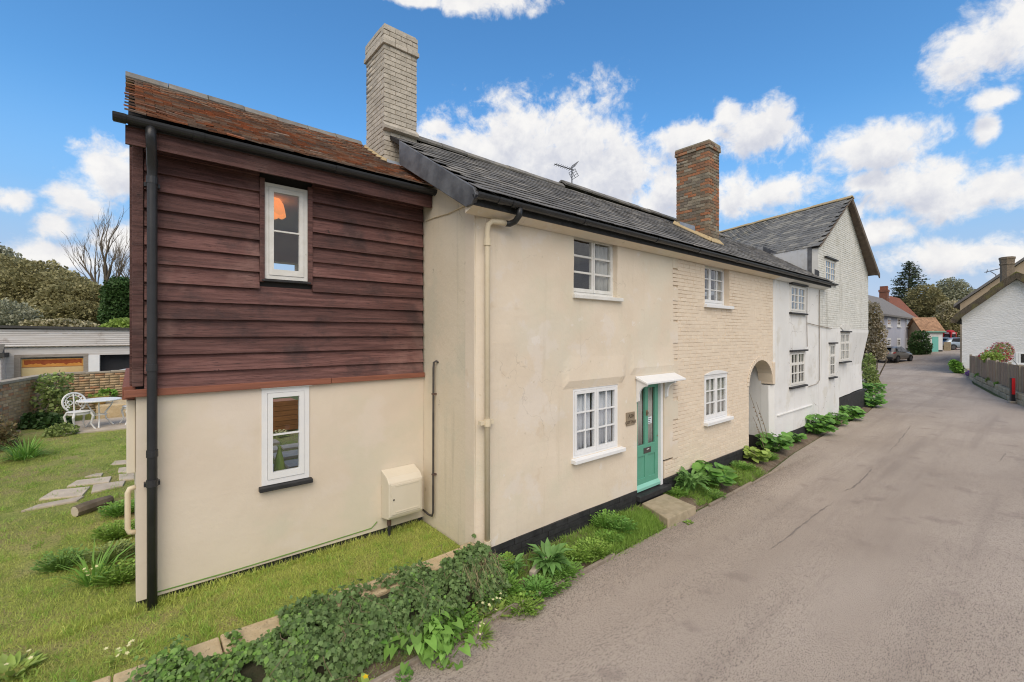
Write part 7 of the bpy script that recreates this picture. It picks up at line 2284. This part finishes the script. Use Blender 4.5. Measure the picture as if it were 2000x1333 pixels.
blades('coarse_grass', 'brighter coarse grass tufts dotted through the lawn', tuft, lawn_z, 0.085, 'green_grass', 0.8)
blades('dead_grass', 'straw-coloured dead grass lying in the lawn', dead, lawn_z, 0.075, 'straw', 2.5, 0.35)
pts = []
for _ in range(1500):
    x = random.uniform(-0.6, 0.3)
    pts.append((x + random.gauss(0, .1), random.choice([5.84, 4.66]) + random.gauss(0, .04)))
for _ in range(1600):
    pts.append((random.uniform(0.1, 3.2), 5.86 + random.gauss(0, 0.03)))
blades('long_grass', 'longer grass along the foot of the rendered wing', pts, lawn_z, 0.10, 'grass_blade', 0.5)
pts = []
for _ in range(16000):
    x = random.uniform(3.3, 10.8)
    if 6.4 < x < 7.5:
        continue
    y = random.uniform(3.80, 4.47)
    d_ = noise.noise((x * 1.5, y * 2.0, 8)) + 0.35 * noise.noise((x * 5, y * 5, 2)) + (y - 4.05) * 0.6
    if d_ > -0.22:
        pts.append((x, y))
for _ in range(9000):
    pts.append((min(random.gauss(6.0, 0.42), 6.6), random.gauss(4.12, 0.17)))
for _ in range(1800):
    pts.append((random.gauss(5.2, 0.25), random.gauss(4.0, 0.12)))
pts = [p for p in pts if 3.72 < p[1] < 4.48]
blades('verge_grass', 'rough green grass growing in the strip below the house fronts', pts, verge_z, 0.115, 'verge_grass', 0.8)
pts = []
for _ in range(2600):
    x = random.uniform(-1.0, 3.3)
    pts.append((x, random.gauss(3.86, 0.05)))
blades('kerb_grass', 'short grass and moss between kerb and ivy', pts, verge_z, 0.05, 'verge_grass', 0.8)

n = 14000
gx_ = RNG.uniform(0.5, 13, n)
gy_ = 3.72 - np.abs(RNG.normal(0, 0.24, n)) + np.where(RNG.random(n) < 0.3, RNG.uniform(0, 0.5, n), 0)
V0 = np.array([(1, 0, -.5), (-.5, .87, -.5), (-.5, -.87, -.5), (0, 0, .9)])
F0 = np.array([(0, 1, 3), (1, 2, 3), (2, 0, 3)])
S_ = RNG.uniform(0.003, 0.010, n)
Z_ = np.array([0.012 + 0.006 * 0 if y < 3.74 else verge_z(x, y) for x, y in zip(gx_, gy_)])
A_ = RNG.uniform(0, 6.28, n)
C_, Sn = np.cos(A_), np.sin(A_)
V = np.stack([V0[None, :, 0] * C_[:, None] - V0[None, :, 1] * Sn[:, None], V0[None, :, 0] * Sn[:, None] + V0[None, :, 1] * C_[:, None], np.broadcast_to(V0[None, :, 2], (n, 4)) * 0.8], 2) * S_[:, None, None]
road_h = lambda y, x: 0.03 * math.sin(math.pi * (y + 4.0) / 7.77)
V += np.stack([gx_, gy_, np.array([road_h(y, x) + 0.002 if y < 3.74 else z for x, y, z in zip(gx_, gy_, Z_)])], 1)[:, None, :]
tag(link('gravel', raw_mesh('gravel', V.reshape(-1, 3), (F0[None] + (np.arange(n) * 4)[:, None, None]).reshape(-1, 3)), 'gravel'), 'loose grit gathered along the road edge', 'gravel', kind='stuff')

# tarred cracks in the road
def road_z(x, y):
    yl = np.interp(x, [p[0] for p in ROAD_L], [p[1] for p in ROAD_L])
    yr = np.interp(x, [p[0] for p in ROAD_R], [p[1] for p in ROAD_R])
    return hz(x) + 0.03 * math.sin(math.pi * min(max((y - yr) / (yl - yr), 0), 1))


for pl_, w_ in (([(1702, 916), (1696, 924), (1690, 931), (1676, 944), (1665, 953), (1640, 961)], 0.035), ([(1628, 981), (1605, 996), (1586, 1010), (1565, 1026), (1535, 1050), (1500, 1076)], 0.03), ([(1780, 830), (1765, 852), (1748, 870), (1732, 890)], 0.03), ([(1950, 905), (1960, 890), (1975, 880)], 0.02)):
    cv = MB()
    q = []
    for (a, b) in zip(pl_[:-1], pl_[1:]):
        for k in range(6):
            q.append((a[0] + (b[0] - a[0]) * k / 6 + random.gauss(0, 1.0), a[1] + (b[1] - a[1]) * k / 6 + random.gauss(0, 0.6)))
    w3 = [at_z(p[0], p[1], 0.025) for p in q]
    for i, p in enumerate(w3):
        ww = w_ * 0.5 * (0.15 + random.random()) * min(1, i / 4 + 0.2, (len(w3) - 1 - i) / 4 + 0.2)
        z = road_z(p.x, p.y) + 0.004
        cv.v += [(p.x, p.y - ww, z), (p.x, p.y + ww, z)]
    cv.f = [(2 * i, 2 * i + 2, 2 * i + 3, 2 * i + 1) for i in range(len(w3) - 1)]
    obj('road_crack', cv, 'tar', road, fix=False)
